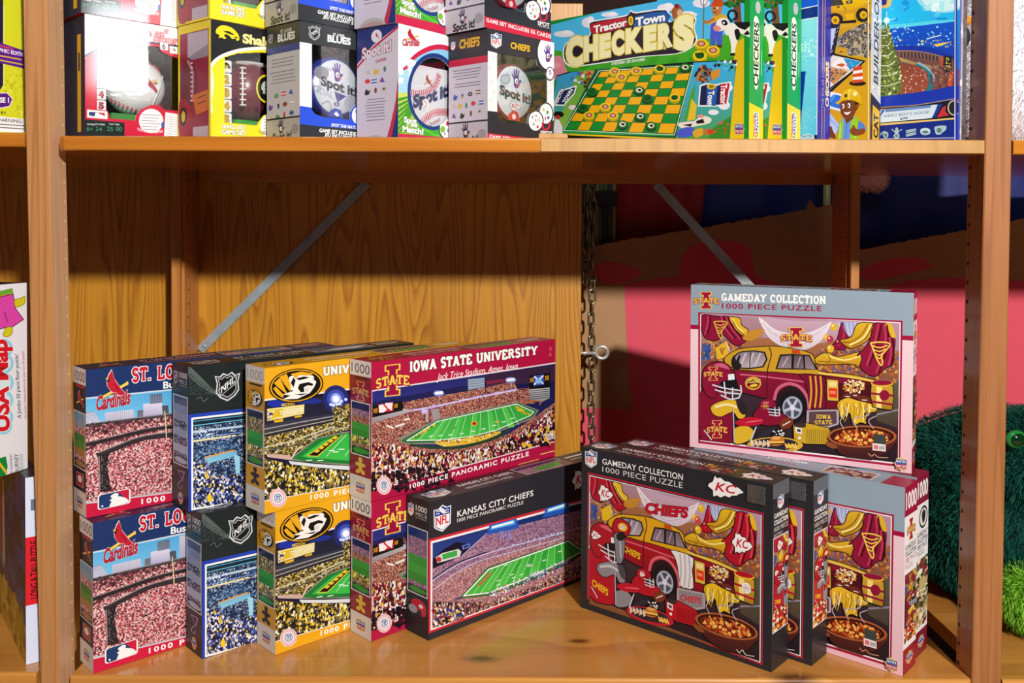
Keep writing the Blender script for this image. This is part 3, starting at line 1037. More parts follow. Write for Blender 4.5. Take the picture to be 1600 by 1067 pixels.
# ------------------------------------------------------------------ things behind the unit, seen right of the panel
REDP = plain('red_carton_print', 'e2566a', 0.8, 0, 0.2, 0.1, 260, 0.05)
carton = tag(empty('cardboard_box', (.6, .68, 0)), 'large torn open cardboard box with red print standing behind the shelves', 'box')


def card_panel(name, prof, y, th, z0=0.004):
    mb = MB()
    R = random.Random(11)
    P = []
    for a, b in zip(prof, prof[1:]):
        n = max(1, int((b[0] - a[0]) / .006))
        for i in range(n):
            t = i / n
            P.append((a[0] + (b[0] - a[0]) * t, a[1] + (b[1] - a[1]) * t + R.uniform(-.0016, .0016)))
    P.append(prof[-1])
    n = len(P)
    V = []
    for yy in (y, y + th):
        V += [(x, yy, z) for x, z in P] + [(x, yy, z0) for x, z in P]
    F = []
    for i in range(n - 1):
        F += [(i, n + i, n + i + 1, i + 1), (2 * n + i, 2 * n + i + 1, 3 * n + i + 1, 3 * n + i), (i, i + 1, 2 * n + i + 1, 2 * n + i)]
    F += [(0, 2 * n, 3 * n, n), (n - 1, 2 * n - 1, 4 * n - 1, 3 * n - 1)]
    mb.grid(V, F, CARD)
    return mb


mb = card_panel('front', [(.136, .544), (.208, .560), (.337, .581), (.428, .597), (.519, .613), (.594, .627), (.604, .647), (.616, .631), (.660, .640), (.6605, .537), (.701, .545), (.779, .560), (.843, .572), (.921, .587), (1.011, .606), (1.35, .67)], .68, .006)
# red print on the front of the carton
a = Art(mb, (.13, .6798, .62), (1, 0, 0), (0, 0, -1), 1.3, .616, REDP)
a.quad([(.13, -.62), (1.43, -.62), (1.43, -.004), (.13, -.004)])
def pz(pts): return [(x, -z) for x, z in pts]
a.poly(pz([(.228, .474), (.30, .488), (.40, .496), (.50, .490), (.56, .47), (.72, .47), (.74, .30), (.72, .0), (.14, .0), (.14, .222), (.246, .219), (.236, .32)]), mat=REDP)
a.poly(sm(pz([(.169, .512), (.20, .519), (.247, .508), (.262, .495), (.24, .48), (.19, .474), (.165, .49)]), 3), mat=REDP)
a.poly(sm(pz([(.350, .475), (.346, .53), (.372, .556), (.43, .564), (.478, .552), (.488, .52), (.484, .475)]), 3), mat=REDP)
a.poly(sm(pz([(.70, .497), (.76, .527), (.83, .529), (.85, .512), (.80, .497), (.74, .485)]), 3), mat=REDP)
a.poly(pz([(.76, .468), (.80, .484), (.88, .49), (1.0, .486), (1.40, .47), (1.42, .0), (.74, .0)]), mat=REDP)
fr = mb.build('front_panel', carton, (-.6, -.68, 0))
mb = card_panel('back', [(.15, .60), (.6, .62), (1.35, .63)], 1.14, .006); mb.build('back_panel', carton, (-.6, -.68, 0))
mb = MB(); mb.box(.136, .142, .687, 1.139, .004, .54, CARD); mb.build('side_panel', carton, (-.6, -.68, 0))
mb = MB(); mb.box(1.344, 1.35, .687, 1.139, .004, .60, CARD); mb.build('side_panel', carton, (-.6, -.68, 0))
mb = MB(); mb.box(.10, 1.4, .62, 1.25, -.03, .003, W_POSTR); tag(mb.build('rear_shelf_board'), 'plain board under the torn cardboard box behind the shelving unit', 'shelf board')


def drape(name, x0, x1, y, z0, z1, amp, n, mat, seed, tilt=0.0, th=.003):
    """hanging folded cloth with thickness"""
    R = random.Random(seed)
    ph = [R.uniform(0, 6) for _ in range(4)]
    mb = MB(); nx, nz = 60, 10
    V = []
    for s in (0, 1):
        for j in range(nz + 1):
            z = z0 + (z1 - z0) * j / nz
            for i in range(nx + 1):
                u = i / nx
                yy = y + amp * (math.sin(u * n * 6.28 + ph[0]) + .5 * math.sin(u * n * 14 + ph[1]) + .3 * math.sin(u * 4 + j * .25 + ph[2])) + s * th
                V.append((x0 + (x1 - x0) * u + tilt * (z - z0), yy, z))
    F = []
    w = nx + 1; o = w * (nz + 1)
    for j in range(nz):
        for i in range(nx):
            a, b, c, d = j * w + i, j * w + i + 1, (j + 1) * w + i + 1, (j + 1) * w + i
            F += [(a, b, c, d), (o + a, o + d, o + c, o + b)]
    for i in range(nx):
        F.append((i, o + i, o + i + 1, i + 1)); F.append((nz * w + i, nz * w + i + 1, o + nz * w + i + 1, o + nz * w + i))
    for j in range(nz):
        F.append((j * w, (j + 1) * w, o + (j + 1) * w, o + j * w)); F.append((j * w + nx, o + j * w + nx, o + (j + 1) * w + nx, (j + 1) * w + nx))
    mb.grid(V, F, mat, smooth=True)
    return mb.build(name)


tag(drape('folded_fabric', .35, 1.33, .756, .006, .95, .010, 4, BLUECLOTH, 4), 'shiny dark blue fabric bunched in folds inside the torn cardboard box', 'fabric')
tag(drape('folded_fabric', .147, .335, .737, .006, .97, .006, 1.2, REDCLOTH, 9, .10), 'dark red fabric leaning inside the torn cardboard box beside the chain', 'fabric')
# thin cases seen past the panel edge
cc = ['3c4a4a', '8a8a50', '46585c', '9c9444', '5c6e70', '70703c', '3a4444', '8c8450']
for i, c in enumerate(cc):
    mb = MB(); mat = plain('case_card_%d' % i, c, .5)
    x = .1445 + i * .0088
    mb.box(x, x + .0080, .712, .722, .007, .71, mat, bev=.001)
    tag(mb.build('thin_case'), 'thin upright striped case in the row standing between chain and red fabric', 'case', 'thin cases standing in a row behind the chain')
mb = MB(); mb.box(.166, .215, .700, .709, .632, .664, plain('black_card', '0c0c0c', .5), bev=.001)
mb.box(.185, .195, .7091, .7115, .007, .66, plain('black_card_stem', '0c0c0c', .5))
tag(mb.build('sign_card'), 'small black card on a stem in front of the striped cases', 'card')
mb = MB()
mb.tube([(.648, .712, .02), (.648, .712, .95)], .0075, plain('pale_rod', 'e0dc8c', .35), seg=14)
mb.tube([(.648, .712, .951), (.648, .712, .96)], .006, plain('rod_end', 'b0ac50', .4), seg=14)
tag(mb.build('rod'), 'pale yellow rod standing upright beside the rear post above the cardboard', 'rod')


def fur(mb, mat, surf, n, ln, wd, cols, seed, comb=(0, 0, -1), zf=-9):
    """soft pile: tapered blades growing out of a surface function"""
    R = random.Random(seed)
    comb = Vector(comb)
    for i in range(n):
        p, nn = surf(R)
        d = (nn + comb * .55 + Vector((R.uniform(-.6, .6), R.uniform(-.6, .6), R.uniform(-.6, .6)))).normalized()
        t = d.cross(Vector((R.uniform(-1, 1), R.uniform(-1, 1), R.uniform(-1, 1)))).normalized() * wd
        l = ln * R.uniform(.6, 1.25)
        mid = p + d * l * .6; tip = p + d * l * .75 + (comb * .5 + d * .4) * l * .4
        mid.z = max(mid.z, zf + .004); tip.z = max(tip.z, zf + .002)
        c = R.choice(cols)
        mb.face([p - t - nn * .001, p + t - nn * .001, mid + t * .7, mid - t * .7], mat, c, smooth=True)
        mb.face([mid - t * .7, mid + t * .7, tip], mat, c, smooth=True)


def lump(c, r, seed, amp=.06, zmin=-9):
    c = Vector(c)
    def rad(d):
        k = (abs(d.x) ** 3.1 + abs(d.y) ** 3.1 + abs(d.z) ** 3.1) ** (-1 / 3.1)
        return k * (1 + amp * noise.noise(d * 2.2 + Vector((seed, 0, 0))))
    def surf(R, facing=None):
        while True:
            d = Vector((R.gauss(0, 1), R.gauss(0, 1), R.gauss(0, 1))).normalized()
            if d.y < .35 and (facing is None or facing(d)):
                break
        k = rad(d)
        p = c + Vector((d.x * r[0], d.y * r[1], d.z * r[2])) * k
        p.z = max(p.z, zmin + .008)
        nn = Vector((d.x / r[0], d.y / r[1], d.z / r[2])).normalized()
        return p, nn
    def fn(p, q):
        q = q * rad(p)
        q.z = max(q.z, zmin + .003 - c.z)
        return q
    return surf, fn


FURM = printmat('plush_fur', 0.75, 0.25)
# big green plush lying behind the right post
pl = tag(empty('plush_toy', (.86, .30, 0)), 'big shaggy dark green plush toy lying on the lower shelf behind the right post', 'plush toy')
G0 = ['0a4a40', '0c5648', '083e36', '106450', '063630', '0a5244']
surf, fn = lump((.865, .315, .140), (.216, .180, .146), 3, .09, 0)
mb = MB()
mb.ball((.865, .315, .140), (.213, .177, .142), FURM, '06463c', 40, 24, fn)
fur(mb, FURM, surf, 42000, .014, .0006, G0, 5, (.1, -.25, -.75), 0)
mb.build('body', pl, (-.86, -.30, 0))
surf, fn = lump((.885, .225, .228), (.165, .112, .080), 8, .08, 0)
mb = MB()
mb.ball((.885, .225, .228), (.162, .109, .077), FURM, '06463c', 40, 24, fn)
fur(mb, FURM, surf, 24000, .014, .0006, G0, 6, (-.1, -.25, -.75), 0)
mb.build('head', pl, (-.86, -.30, 0))
surf, fn = lump((.86, .155, .052), (.14, .070, .055), 5, .08, 0)
mb = MB()
mb.ball((.86, .155, .052), (.138, .068, .053), FURM, '6aa822', 28, 18, fn)
fur(mb, FURM, surf, 11000, .013, .0006, ['8ac83a', '7ab82c', 'a0d850', '6aa424'], 7, (0, -.2, -.75), 0)
mb.build('belly', pl, (-.86, -.30, 0))
mb = MB()
mb.ball((.7255, .1190, .2915), (.0150, .007, .0130), plain('eye_glass', '1c7a34', .08, 0, .6), seg=24, rings=12)
mb.ball((.7262, .1158, .2912), (.0115, .0055, .0100), plain('eye_pupil', '082a12', .08, 0, .6), seg=18, rings=10)
mb.build('eye', pl, (-.86, -.30, 0))
# pink plush foot by the back post
mb = MB()
surf, fn = lump((.7365, .70, .70), (.030, .018, .034), 2, .1)
mb.ball((.7365, .70, .70), (.029, .017, .033), FURM, 'd89c94', 20, 14, fn)
fur(mb, FURM, surf, 900, .006, .0006, ['e0a8a0', 'd4948c', 'ecc0b8'], 3, (0, -.2, -.5))
mb.tube([(.7365, .708, .70), (.738, .710, .80), (.74, .712, .93)], [.012, .013, .014], FURM, 'd89c94', seg=12)
tag(mb.build('plush_toy'), 'pale pink plush toy hanging under the shelf beside the rear right post', 'plush toy')
# white plush standing on the right upper shelf
wp = tag(empty('plush_toy', (.80, .24, UZ)), 'white plush toy with orange beak behind the right post on the upper shelf', 'plush toy')
mb = MB()
surf, fn = lump((.79, .24, UZ + .160), (.123, .10, .155), 4, .05, UZ)
mb.ball((.79, .24, UZ + .160), (.121, .098, .153), FURM, 'e4e2ea', 32, 20, fn)
fur(mb, FURM, surf, 16000, .007, .0005, ['f4f2f6', 'e8e6ee', 'ffffff', 'dcd8e6'], 9, (0, -.2, -.7), UZ)
mb.build('body', wp, (-.80, -.24, -UZ))
mb = MB()
mb.ball((.667, .19, UZ + .012), (.02, .022, .0115), plain('plush_black', '0c0c14', .7), seg=20, rings=12)
mb.build('foot', wp, (-.80, -.24, -UZ))
mb = MB()
mb.lathe([(.012, 0), (.010, .008), (.006, .016), (.0005, .022)], plain('plush_orange', 'e08a1c', .6), seg=16, M=Matrix.Translation((.652, .155, UZ + .187)) @ Matrix.Rotation(PI / 2, 4, 'Y'))
mb.build('beak', wp, (-.80, -.24, -UZ))
mb = MB()
mb.ball((.664, .165, UZ + .165), (.010, .008, .016), plain('plush_navy', '10142c', .7), seg=16, rings=10)
mb.build('flipper', wp, (-.80, -.24, -UZ))
# ================================================================== boxes
PAN = (.3846, .1996, .0515)
GAM = (.3182, .2517, .0491)


def carton_body(mb, L, h, t, col, bev=.0009, mat=None):
    mb.box(0, L, 0, t, 0, h, mat or PRINT, col, bev)


def face_art(mb, side, L, h, t, mat=None):
    if side == 'front':
        return Art(mb, (0, 0, h), (1, 0, 0), (0, 0, -1), L, h, mat)
    if side == 'left':
        return Art(mb, (0, t, h), (0, -1, 0), (0, 0, -1), t, h, mat)
    if side == 'right':
        return Art(mb, (L, 0, h), (0, 1, 0), (0, 0, -1), t, h, mat)
    if side == 'top':
        return Art(mb, (0, t, h), (1, 0, 0), (0, -1, 0), L, t, mat)


ISU = dict(car='8c1238', car2='c8607c', roof='c99a28', gold='e2b32e', drape='8e1238', drape2='b83458', arm='e0b02a', glove='2a2228', jersey='861030', cool='c8a02a', coolrib='8a6a18', lid='5a4048', lidtext=('IOWA', 'STATE'), lt='e8c04c', kc=False)
KC = dict(car='ac1024', car2='d86070', roof='dca41c', gold='e8bc20', drape='b01228', drape2='d84050', arm='8c8890', glove='4a464c', jersey='b4142a', cool='b81424', coolrib='7a0c18', lid='8a8488', lidtext=('CHIEFS',), lt='c81c30', kc=True)


def scene_pic(A, th):
    """tailgate painting used on the big square boxes (drawing sheet 84..1120 x 212..980)"""
    r = th['drape']; g = th['gold']; car = th['car']
    A.fill('b892a8', g='84502e')
    A.poly([(84, 213), (420, 225), (390, 400), (84, 420)], 'b08a9c', g='a06a58')
    A.poly([(84, 360), (240, 340), (420, 330), (700, 330), (1120, 400), (1110, 700), (84, 640)], 'a86c48', g='6a4030')
    A.scatter(260, 84, 340, 300, 470, ['a8683a', 'c88a4a', '7a5a6a', '5a4a74', '8a4a34', 'd09858'], 6, 14)
    A.scatter(420, 690, 390, 1112, 570, ['b0622c', 'c8803a', '8a4a50', '6a5a8c', '8a3c2a', 'd09a48', '5a4a70'], 6, 14)
    A.scatter(40, 95, 370, 130, 440, ['2a4a90', '3a5aa8'], 6, 12)
    A.poly([(84, 640), (420, 610), (700, 690), (1000, 690), (1118, 640), (1110, 985), (80, 870)], '3c2a34', g='241820')
    A.poly([(1005, 620), (1116, 560), (1108, 800), (1000, 760)], '5a5840', g='4a3c34')
    A.line([(1000, 730), (1112, 705)], 9, '8a8290')
    # sky light behind the drape
    A.poly(sm([(400, 225), (560, 240), (780, 245), (960, 255), (900, 330), (780, 330), (700, 360), (460, 340)], 3), 'c8a8c0', g='b89098')
    A.poly([(790, 246), (930, 254), (900, 330), (840, 310)], '9aa6d8', g='b8b4d0')
    for i in range(6):
        A.line([(800 + i * 22, 247), (830 + i * 14, 318)], 4, 'd8dcf0')
    A.poly(sm([(388, 222), (402, 268), (440, 330), (500, 372), (565, 392), (640, 388), (705, 350), (745, 295), (765, 244), (735, 262), (650, 300), (560, 306), (470, 284)], 4), 'f2e8ee', g='d2c2d2')
    for k in range(5):
        A.line([(405 + 16 * k, 250 + 14 * k), (470 + 12 * k, 318 + 6 * k), (560, 338 - 0 + 8 * k), (650 - 6 * k, 325 + 8 * k), (742 - 18 * k, 268 + 16 * k)], 4, ['c4b2c8', 'e8e0e8'][k % 2], curve=4)
    # left bunting
    A.op(sm([(84, 213), (170, 216), (238, 222), (268, 272), (300, 312), (318, 346), (270, 372), (228, 340), (196, 312), (172, 342), (120, 338), (92, 306)], 4), r)
    A.op(sm([(226, 222), (286, 226), (296, 262), (332, 290), (306, 318), (268, 290), (250, 262)], 4), g)
    for q in ([(120, 216), (118, 260), (104, 310)], [(190, 220), (206, 270), (250, 330)], [(215, 222), (238, 270), (288, 336)]):
        A.line(q, 10, th['drape2'], curve=4)
        A.line([(x_ + 12, y_) for x_, y_ in q], 7, '4a0818', curve=4)
    A.line([(250, 228), (270, 268), (306, 300)], 7, 'f6e08a', curve=4)
    A.poly(sm([(300, 330), (350, 290), (420, 285), (380, 312), (420, 300), (350, 345)], 3), 'c88a30')
    A.line([(214, 345), (243, 430)], 5, 'e8e4ea')
    A.poly([(160, 382), (216, 346), (232, 425), (196, 436), (166, 440)], g)
    # balloons and pennants
    A.op(sm([(822, 248), (838, 300), (862, 330), (908, 345), (850, 366), (830, 392), (760, 384), (792, 340), (806, 290)], 3), r)
    A.line([(824, 262), (830, 320), (800, 370)], 8, th['drape2'], curve=3)
    for (x, y, q, c) in ((778, 272, 18, g), (738, 326, 15, g), (760, 386, 19, g), (758, 336, 17, th['drape2']), (800, 352, 13, r)):
        A.oval(x, y, q, q * 1.08, c); A.oval(x - q * .3, y - q * .35, q * .28, q * .28, 'fff0c0')
    # right bunting
    A.op(sm([(902, 256), (990, 256), (985, 300), (950, 345), (905, 372), (862, 384), (815, 352), (818, 338), (870, 322)], 4), g, g='c08a1c')
    A.op(sm([(676, 440), (738, 404), (800, 428), (915, 402), (930, 440), (905, 482), (880, 470), (800, 468), (700, 468)], 3), g, g='c08a1c')
    A.op(sm([(986, 256), (1062, 258), (1096, 330), (1092, 400), (1086, 468), (1048, 486), (1012, 524), (975, 528), (935, 505), (915, 478), (925, 430), (900, 420), (945, 375), (972, 320)], 4), r)
    A.poly(sm([(1046, 257), (1078, 258), (1100, 322), (1080, 328), (1062, 290)], 3), g)
    for q in ([(1010, 260), (992, 350), (950, 470)], [(1040, 262), (1046, 360), (1000, 510)], [(1068, 330), (1076, 400), (1064, 470)]):
        A.line(q, 12, th['drape2'], curve=4)
        A.line([(x_ + 15, y_) for x_, y_ in q], 8, '4a0818', curve=4)
    A.line([(970, 262), (930, 330), (860, 366)], 9, 'f8e890', curve=4)
    A.line([(740, 420), (830, 446), (915, 424)], 7, 'f8e890', curve=4)
    for q in ([(955, 258), (925, 310), (870, 350), (826, 350)], [(980, 270), (945, 330), (880, 372)], [(700, 452), (790, 456), (900, 470)], [(735, 408), (760, 440), (740, 466)], [(250, 240), (276, 285), (310, 312)]):
        A.line(q, 5, '94661a', curve=4)
    # truck
    A.op(sm([(205, 440), (232, 412), (280, 388), (350, 378), (470, 372), (560, 384), (640, 402), (676, 428), (702, 500), (860, 518), (985, 546), (990, 560), (700, 530), (470, 508), (300, 506), (225, 480)], 3), th['roof'])
    A.op([(255, 494), (440, 508), (470, 508), (700, 526), (992, 556), (985, 584), (820, 604), (806, 700), (640, 726), (600, 660), (450, 652), (286, 612)], car, g='6a0c22' if not th['kc'] else '840c1c')
    A.poly([(806, 566), (985, 560), (978, 700), (802, 690)], '4a0c1c')
    A.line([(700, 512), (860, 532), (988, 556)], 9, 'e8c860'); A.line([(700, 522), (860, 542), (988, 566)], 5, '5a0c18')
    A.line([(290, 520), (440, 534), (640, 560)], 8, th['car2'], curve=3)
    A.poly(sm([(244, 444), (262, 420), (300, 398), (420, 402), (412, 482), (262, 488)], 2), '241c22')
    A.poly(sm([(252, 444), (268, 424), (302, 404), (412, 408), (405, 476), (268, 482)], 2), '857888', g='b8a8b0')
    for x in (290, 330, 365):
        A.line([(x, 478), (x + 30, 408)], 9, 'c8bcc8')
    A.line([(344, 402), (338, 484)], 5, '241c22')
    A.poly([(474, 492), (498, 416), (560, 412), (652, 418), (694, 496)], '1c161a')
    A.poly([(484, 487), (504, 424), (558, 420), (556, 488)], '75606e', g='94808a'); A.poly([(572, 420), (616, 421), (622, 490), (568, 488)], '5c4a58', g='7c6a74'); A.poly([(626, 422), (648, 424), (684, 494), (630, 490)], '75606e', g='94808a')
    A.line([(510, 480), (540, 428)], 7, 'b8a8b4'); A.line([(586, 482), (604, 428)], 5, 'b8a8b4')
    A.poly([(558, 390), (598, 394), (606, 412), (562, 410)], 'c8401c')
    A.line([(440, 378), (452, 420), (432, 500), (428, 648)], 5, '4a0c1a', curve=3)
    A.line([(214, 470), (300, 500), (470, 508)], 5, '4a2a14', curve=3)
    # wheel
    A.oval(556, 672, 86, 92, '2a141c', n=28); A.oval(560, 690, 76, 84, '16131a', n=28); A.oval(562, 694, 52, 60, 'a0a4b8', n=26); A.oval(562, 694, 42, 49, '4a4c60', n=26)
    for i in range(5):
        w = 2 * PI * i / 5 + .3
        A.line([(562, 694), (562 + 44 * math.cos(w), 694 + 52 * math.sin(w))], 15, 'b8bccc')
    A.oval(562, 694, 13, 15, 'd8dce8')
    A.line(sm([(468, 650), (486, 596), (540, 568), (600, 586), (640, 640), (650, 700)], 4, False), 16, th['car2'])
    # towel
    tw, ts = (('7a0c30', 'd8a830') if not th['kc'] else ('e2dee0', 'b8b0b4'))
    A.op(sm([(598, 520), (660, 518), (736, 536), (728, 600), (736, 690), (690, 700), (655, 690), (640, 600), (622, 550)], 2), tw)
    for x in (655, 682, 708):
        A.line([(x, 530), (x + 6, 610), (x - 2, 690)], 9, ts, curve=3)
    A.op([(740, 543), (802, 548), (804, 660), (744, 656)], 'd8b040'); A.poly([(752, 590), (796, 594), (796, 642), (754, 638)], 'd83022'); A.poly([(752, 556), (794, 558), (794, 584), (752, 582)], 'f0d890')
    A.poly([(758, 604), (788, 606), (788, 622), (758, 620)], 'f88060')
    # popcorn, footballs, pompoms
    A.scatter(120, 825, 545, 940, 620, ['e8d8a0', 'f8f0d0', 'd8a840', 'c89030', 'b01c30'], 5, 9, True)
    for (x, y, a, b, w) in ((850, 634, 30, 17, -10), (890, 628, 24, 15, 20), (938, 652, 34, 22, 15)):
        A.oval(x, y, a, b, '6a2a20', rot=w); A.line([(x - a * .4, y), (x + a * .4, y + 2)], 4, 'f0ece8')
    A.op(sm([(800, 664), (850, 640), (905, 655), (962, 668), (1006, 690), (990, 716), (936, 722), (950, 776), (915, 770), (880, 786), (860, 720), (812, 742), (798, 700)], 3), g)
    for i in range(16):
        x = 808 + i * 12
        A.line([(x, 668 + i % 3 * 6), (x - 4 + i % 4 * 5, 705), (x + 4 - i % 5 * 4, 738 + (i % 4) * 9 * (1 if x < 950 else -1))], 5, ['a8841c', 'fff2a0', 'c8a020'][i % 3], curve=3)
    A.line([(960, 690), (1000, 700)], 5, 'fff2a0')
    # keg
    A.op([(974, 572), (1086, 578), (1090, 640), (1082, 706), (984, 692), (970, 632)], 'd0a034', g='a87a20')
    A.poly([(1000, 580), (1030, 584), (1026, 696), (1000, 690)], 'f4dc80')
    A.line([(972, 618), (1088, 630)], 11, r); A.line([(974, 660), (1086, 676)], 11, r)
    A.oval(1030, 566, 58, 19, g); A.oval(1030, 562, 52, 14, r)
    A.oval(1042, 628, 26, 28, r if not th['kc'] else 'f0ecec')
    # cooler
    A.op([(636, 704), (800, 700), (808, 716), (806, 782), (752, 800), (632, 796)], 'b0a0a8'); A.poly([(650, 714), (792, 710), (794, 774), (748, 788), (648, 786)], th['lid'])
    if th['kc']:
        A.text('CHIEFS', 656, 768, 780, 760, 30, th['lt'], bold=.05, it=.15)
    else:
        A.slab('IOWA', 686, 750, 764, 752, 22, th['lt'], w=.2); A.slab('STATE', 678, 780, 770, 778, 20, th['lt'], w=.2)
    A.op([(566, 776), (634, 770), (752, 798), (760, 812), (758, 858), (740, 884), (628, 882), (570, 856)], th['cool'])
    A.poly([(566, 776), (634, 770), (632, 795), (578, 798)], '3a2c2c')
    for i in range(11):
        A.line([(640 + i * 11, 806), (638 + i * 11, 876)], 4, th['coolrib'])
    A.poly([(578, 792), (612, 800), (612, 832), (580, 822)], 'ece8e4'); A.poly([(586, 802), (606, 806), (606, 822), (588, 818)], '4a4040')
    A.oval(600, 850, 8, 8, 'f0e8e0')
    # pot of chili
    A.op(sm([(744, 850), (780, 880), (810, 930), (900, 962), (980, 962), (1050, 930), (1088, 890), (1108, 850), (1000, 800), (840, 800)], 4), '6a2a24', g='38181c')
    A.poly(sm([(744, 868), (734, 885), (770, 905), (800, 900), (782, 880)], 2), '8a4a2a')
    A.oval(926, 842, 180, 58, 'a85a34', n=30); A.oval(926, 842, 166, 49, '3a120c', n=30)
    A.poly(ell(926, 846, 150, 42, 28), mat=CHILI)
    A.scatter(60, 800, 815, 1050, 880, ['f4c868', 'e08a38', 'c04a20', '7a2010'], 7, 13, True)
    A.line([(830, 812), (846, 840), (852, 868)], 9, 'd8a030'); A.line([(960, 806), (1010, 850)], 7, 'c87838')
    for q in ([(830, 800), (812, 760), (846, 720), (830, 690)], [(900, 800), (884, 750), (960, 730), (940, 690)], [(985, 800), (960, 760), (1000, 735)]):
        A.line(q, 5, 'b8a8b4', curve=5)
    # plate and burger
    A.oval(472, 888, 146, 42, 'd8a838' if not th['kc'] else 'c01c30', n=28); A.oval(470, 884, 122, 33, '2c2430', n=26)
    A.poly(sm([(440, 868), (470, 838), (512, 846), (520, 878), (480, 892), (446, 886)], 3), 'c8782c'); A.line([(444, 874), (520, 872)], 8, 'f0d060'); A.line([(444, 882), (518, 880)], 7, '6a2a14')
    A.oval(478, 850, 24, 9, 'e8a860')
    for i in range(14):
        A.line([(350 + i * 7, 862 + i % 3 * 5), (352 + i * 7, 898 - i % 4 * 4)], 6, ['f0e0d0', 'e8c8a8', 'd8a878'][i % 3])
    for i in range(10):
        A.line([(524 + i * 6, 878 + i % 3 * 4), (534 + i * 6, 906 - i % 3 * 3)], 6, ['e8b040', 'f0cc60'][i % 2])
    A.poly(sm([(365, 852), (420, 812), (470, 800), (440, 838), (370, 858)], 2), '2a2a38')
    # small player with helmet and ball
    A.op(sm([(358, 742), (372, 706), (405, 690), (460, 716), (505, 722), (540, 742), (530, 772), (470, 786), (400, 782)], 3), th['jersey'])
    A.oval(432, 682, 44, 34, car, rot=-8); A.oval(424, 668, 18, 7, th['car2'])
    A.poly([(440, 690), (494, 694), (496, 722), (450, 726)], '1c1820')
    for q in ([(432, 700), (500, 706)], [(436, 716), (498, 722)], [(440, 730), (490, 736)], [(470, 690), (474, 738)], [(492, 690), (496, 736)]):
        A.line(q, 5, 'd4d8e4')
    A.oval(532, 774, 38, 28, '7a3420', rot=-30, n=22); A.line([(512, 786), (552, 764)], 5, 'f0ece8')
    A.oval(488, 822, 34, 20, '1c1a20', rot=-10)
    A.scatter(14, 462, 806, 520, 838, ['f0f0f0'], 5, 6)
    # big player at the left
    A.op(sm([(86, 610), (170, 590), (240, 640), (258, 700), (250, 780), (256, 872), (84, 862)], 3), th['jersey'])
    A.op(sm([(138, 684), (200, 655), (260, 652), (302, 690), (318, 740), (280, 752), (250, 716), (190, 742), (146, 726)], 3), th['arm'])
    A.line([(160, 690), (220, 676), (270, 690)], 14, 'f4e0a0' if not th['kc'] else 'c8c4cc', curve=3)
    A.poly(sm([(268, 662), (300, 656), (322, 700), (312, 730), (288, 716)], 2), th['glove'])
    A.op(sm([(256, 804), (300, 786), (340, 792), (366, 824), (336, 866), (270, 884), (254, 850)], 3), th['arm'] if th['kc'] else 'dcb02c')
    A.poly(sm([(262, 770), (330, 742), (404, 750), (410, 768), (380, 784), (300, 790)], 2), 'c01830'); A.line([(320, 770), (404, 758)], 5, 'e87088')
    A.line([(254, 700), (260, 876)], 6, 'b0b4c4'); A.line([(374, 792), (344, 870)], 7, 'c8ccd8'); A.line([(100, 810), (140, 862)], 6, 'c8ccd8')
    A.op(sm([(90, 570), (96, 502), (128, 462), (184, 452), (232, 474), (254, 520), (256, 548), (200, 556), (170, 590), (162, 640), (130, 640), (104, 610)], 4), car)
    A.poly(sm([(150, 470), (200, 462), (236, 492), (200, 486)], 3), th['car2'])
    A.poly([(186, 560), (268, 540), (282, 592), (240, 604), (200, 600)], '17131a')
    A.poly([(226, 520), (258, 516), (262, 546), (228, 550)], 'e8ecf4')
    for q in ([(146, 574), (200, 590), (292, 604)], [(160, 600), (210, 614), (290, 622)], [(190, 628), (240, 650), (284, 640)], [(292, 578), (296, 610), (282, 644)], [(206, 560), (214, 640)], [(250, 590), (250, 646)]):
        A.line(q, 7, 'd4d8e6', curve=3)
    A.poly(sm([(250, 480), (246, 440), (262, 418), (268, 448), (284, 418), (292, 424), (284, 456), (298, 470), (282, 498)], 2), '221c22')
    if th['kc']:
        A.text('CHIEFS', 440, 352, 700, 336, 50, 'c41428', bold=.06, it=.12, ol=((.04, '5a0814'),), arch=-.06)
        arrowhead(A, 188, 292, 96, 100, .05); arrowhead(A, 1018, 412, 118, 112, .05); arrowhead(A, 130, 526, 64, 52)
        arrowhead(A, 1044, 628, 40, 34); arrowhead(A, 425, 680, 36, 28)
        A.text('CHIEFS', 302, 578, 412, 606, 32, 'f0c020', bold=.05, it=.2, ol=((.05, '6a0814'),))
        A.text('CHIEFS', 104, 800, 208, 838, 34, 'f0c020', bold=.05, it=.1)
        A.op(sm([(232, 470), (262, 410), (330, 420), (352, 452), (330, 492), (270, 500)], 3), 'b01428'); A.oval(300, 452, 30, 22, 'f0c020'); arrowhead(A, 300, 452, 42, 30)
        A.op(sm([(250, 540), (244, 500), (280, 486), (312, 500), (316, 560), (300, 640), (262, 640)], 3), '807c86'); A.line([(285, 510), (290, 620)], 10, 'b8b4bc')
        A.poly(sm([(262, 500), (300, 474), (320, 500), (300, 524), (270, 526)], 2), '1c1a1e')
    else:
        state_logo(A, 581, 326, 162, 98)
        tornado(A, 186, 288, 70, 92, c='e0bc48'); tornado(A, 1020, 412, 100, 122, c='f0d050')
        state_logo(A, 148, 516, 100, 68); state_logo(A, 168, 806, 108, 88)
        A.oval(357, 566, 42, 34, g, n=22); A.oval(357, 568, 34, 25, '6a0c24', n=22); A.text('CYCLONES', 320, 566, 396, 562, 18, 'f4e070', bold=.05, ol=((.06, '4a0818'),)); A.oval(360, 578, 22, 8, 'e8c040', rot=-12)
        tornado(A, 196, 398, 26, 34, c='8a1030'); state_logo(A, 420, 684, 38, 26)


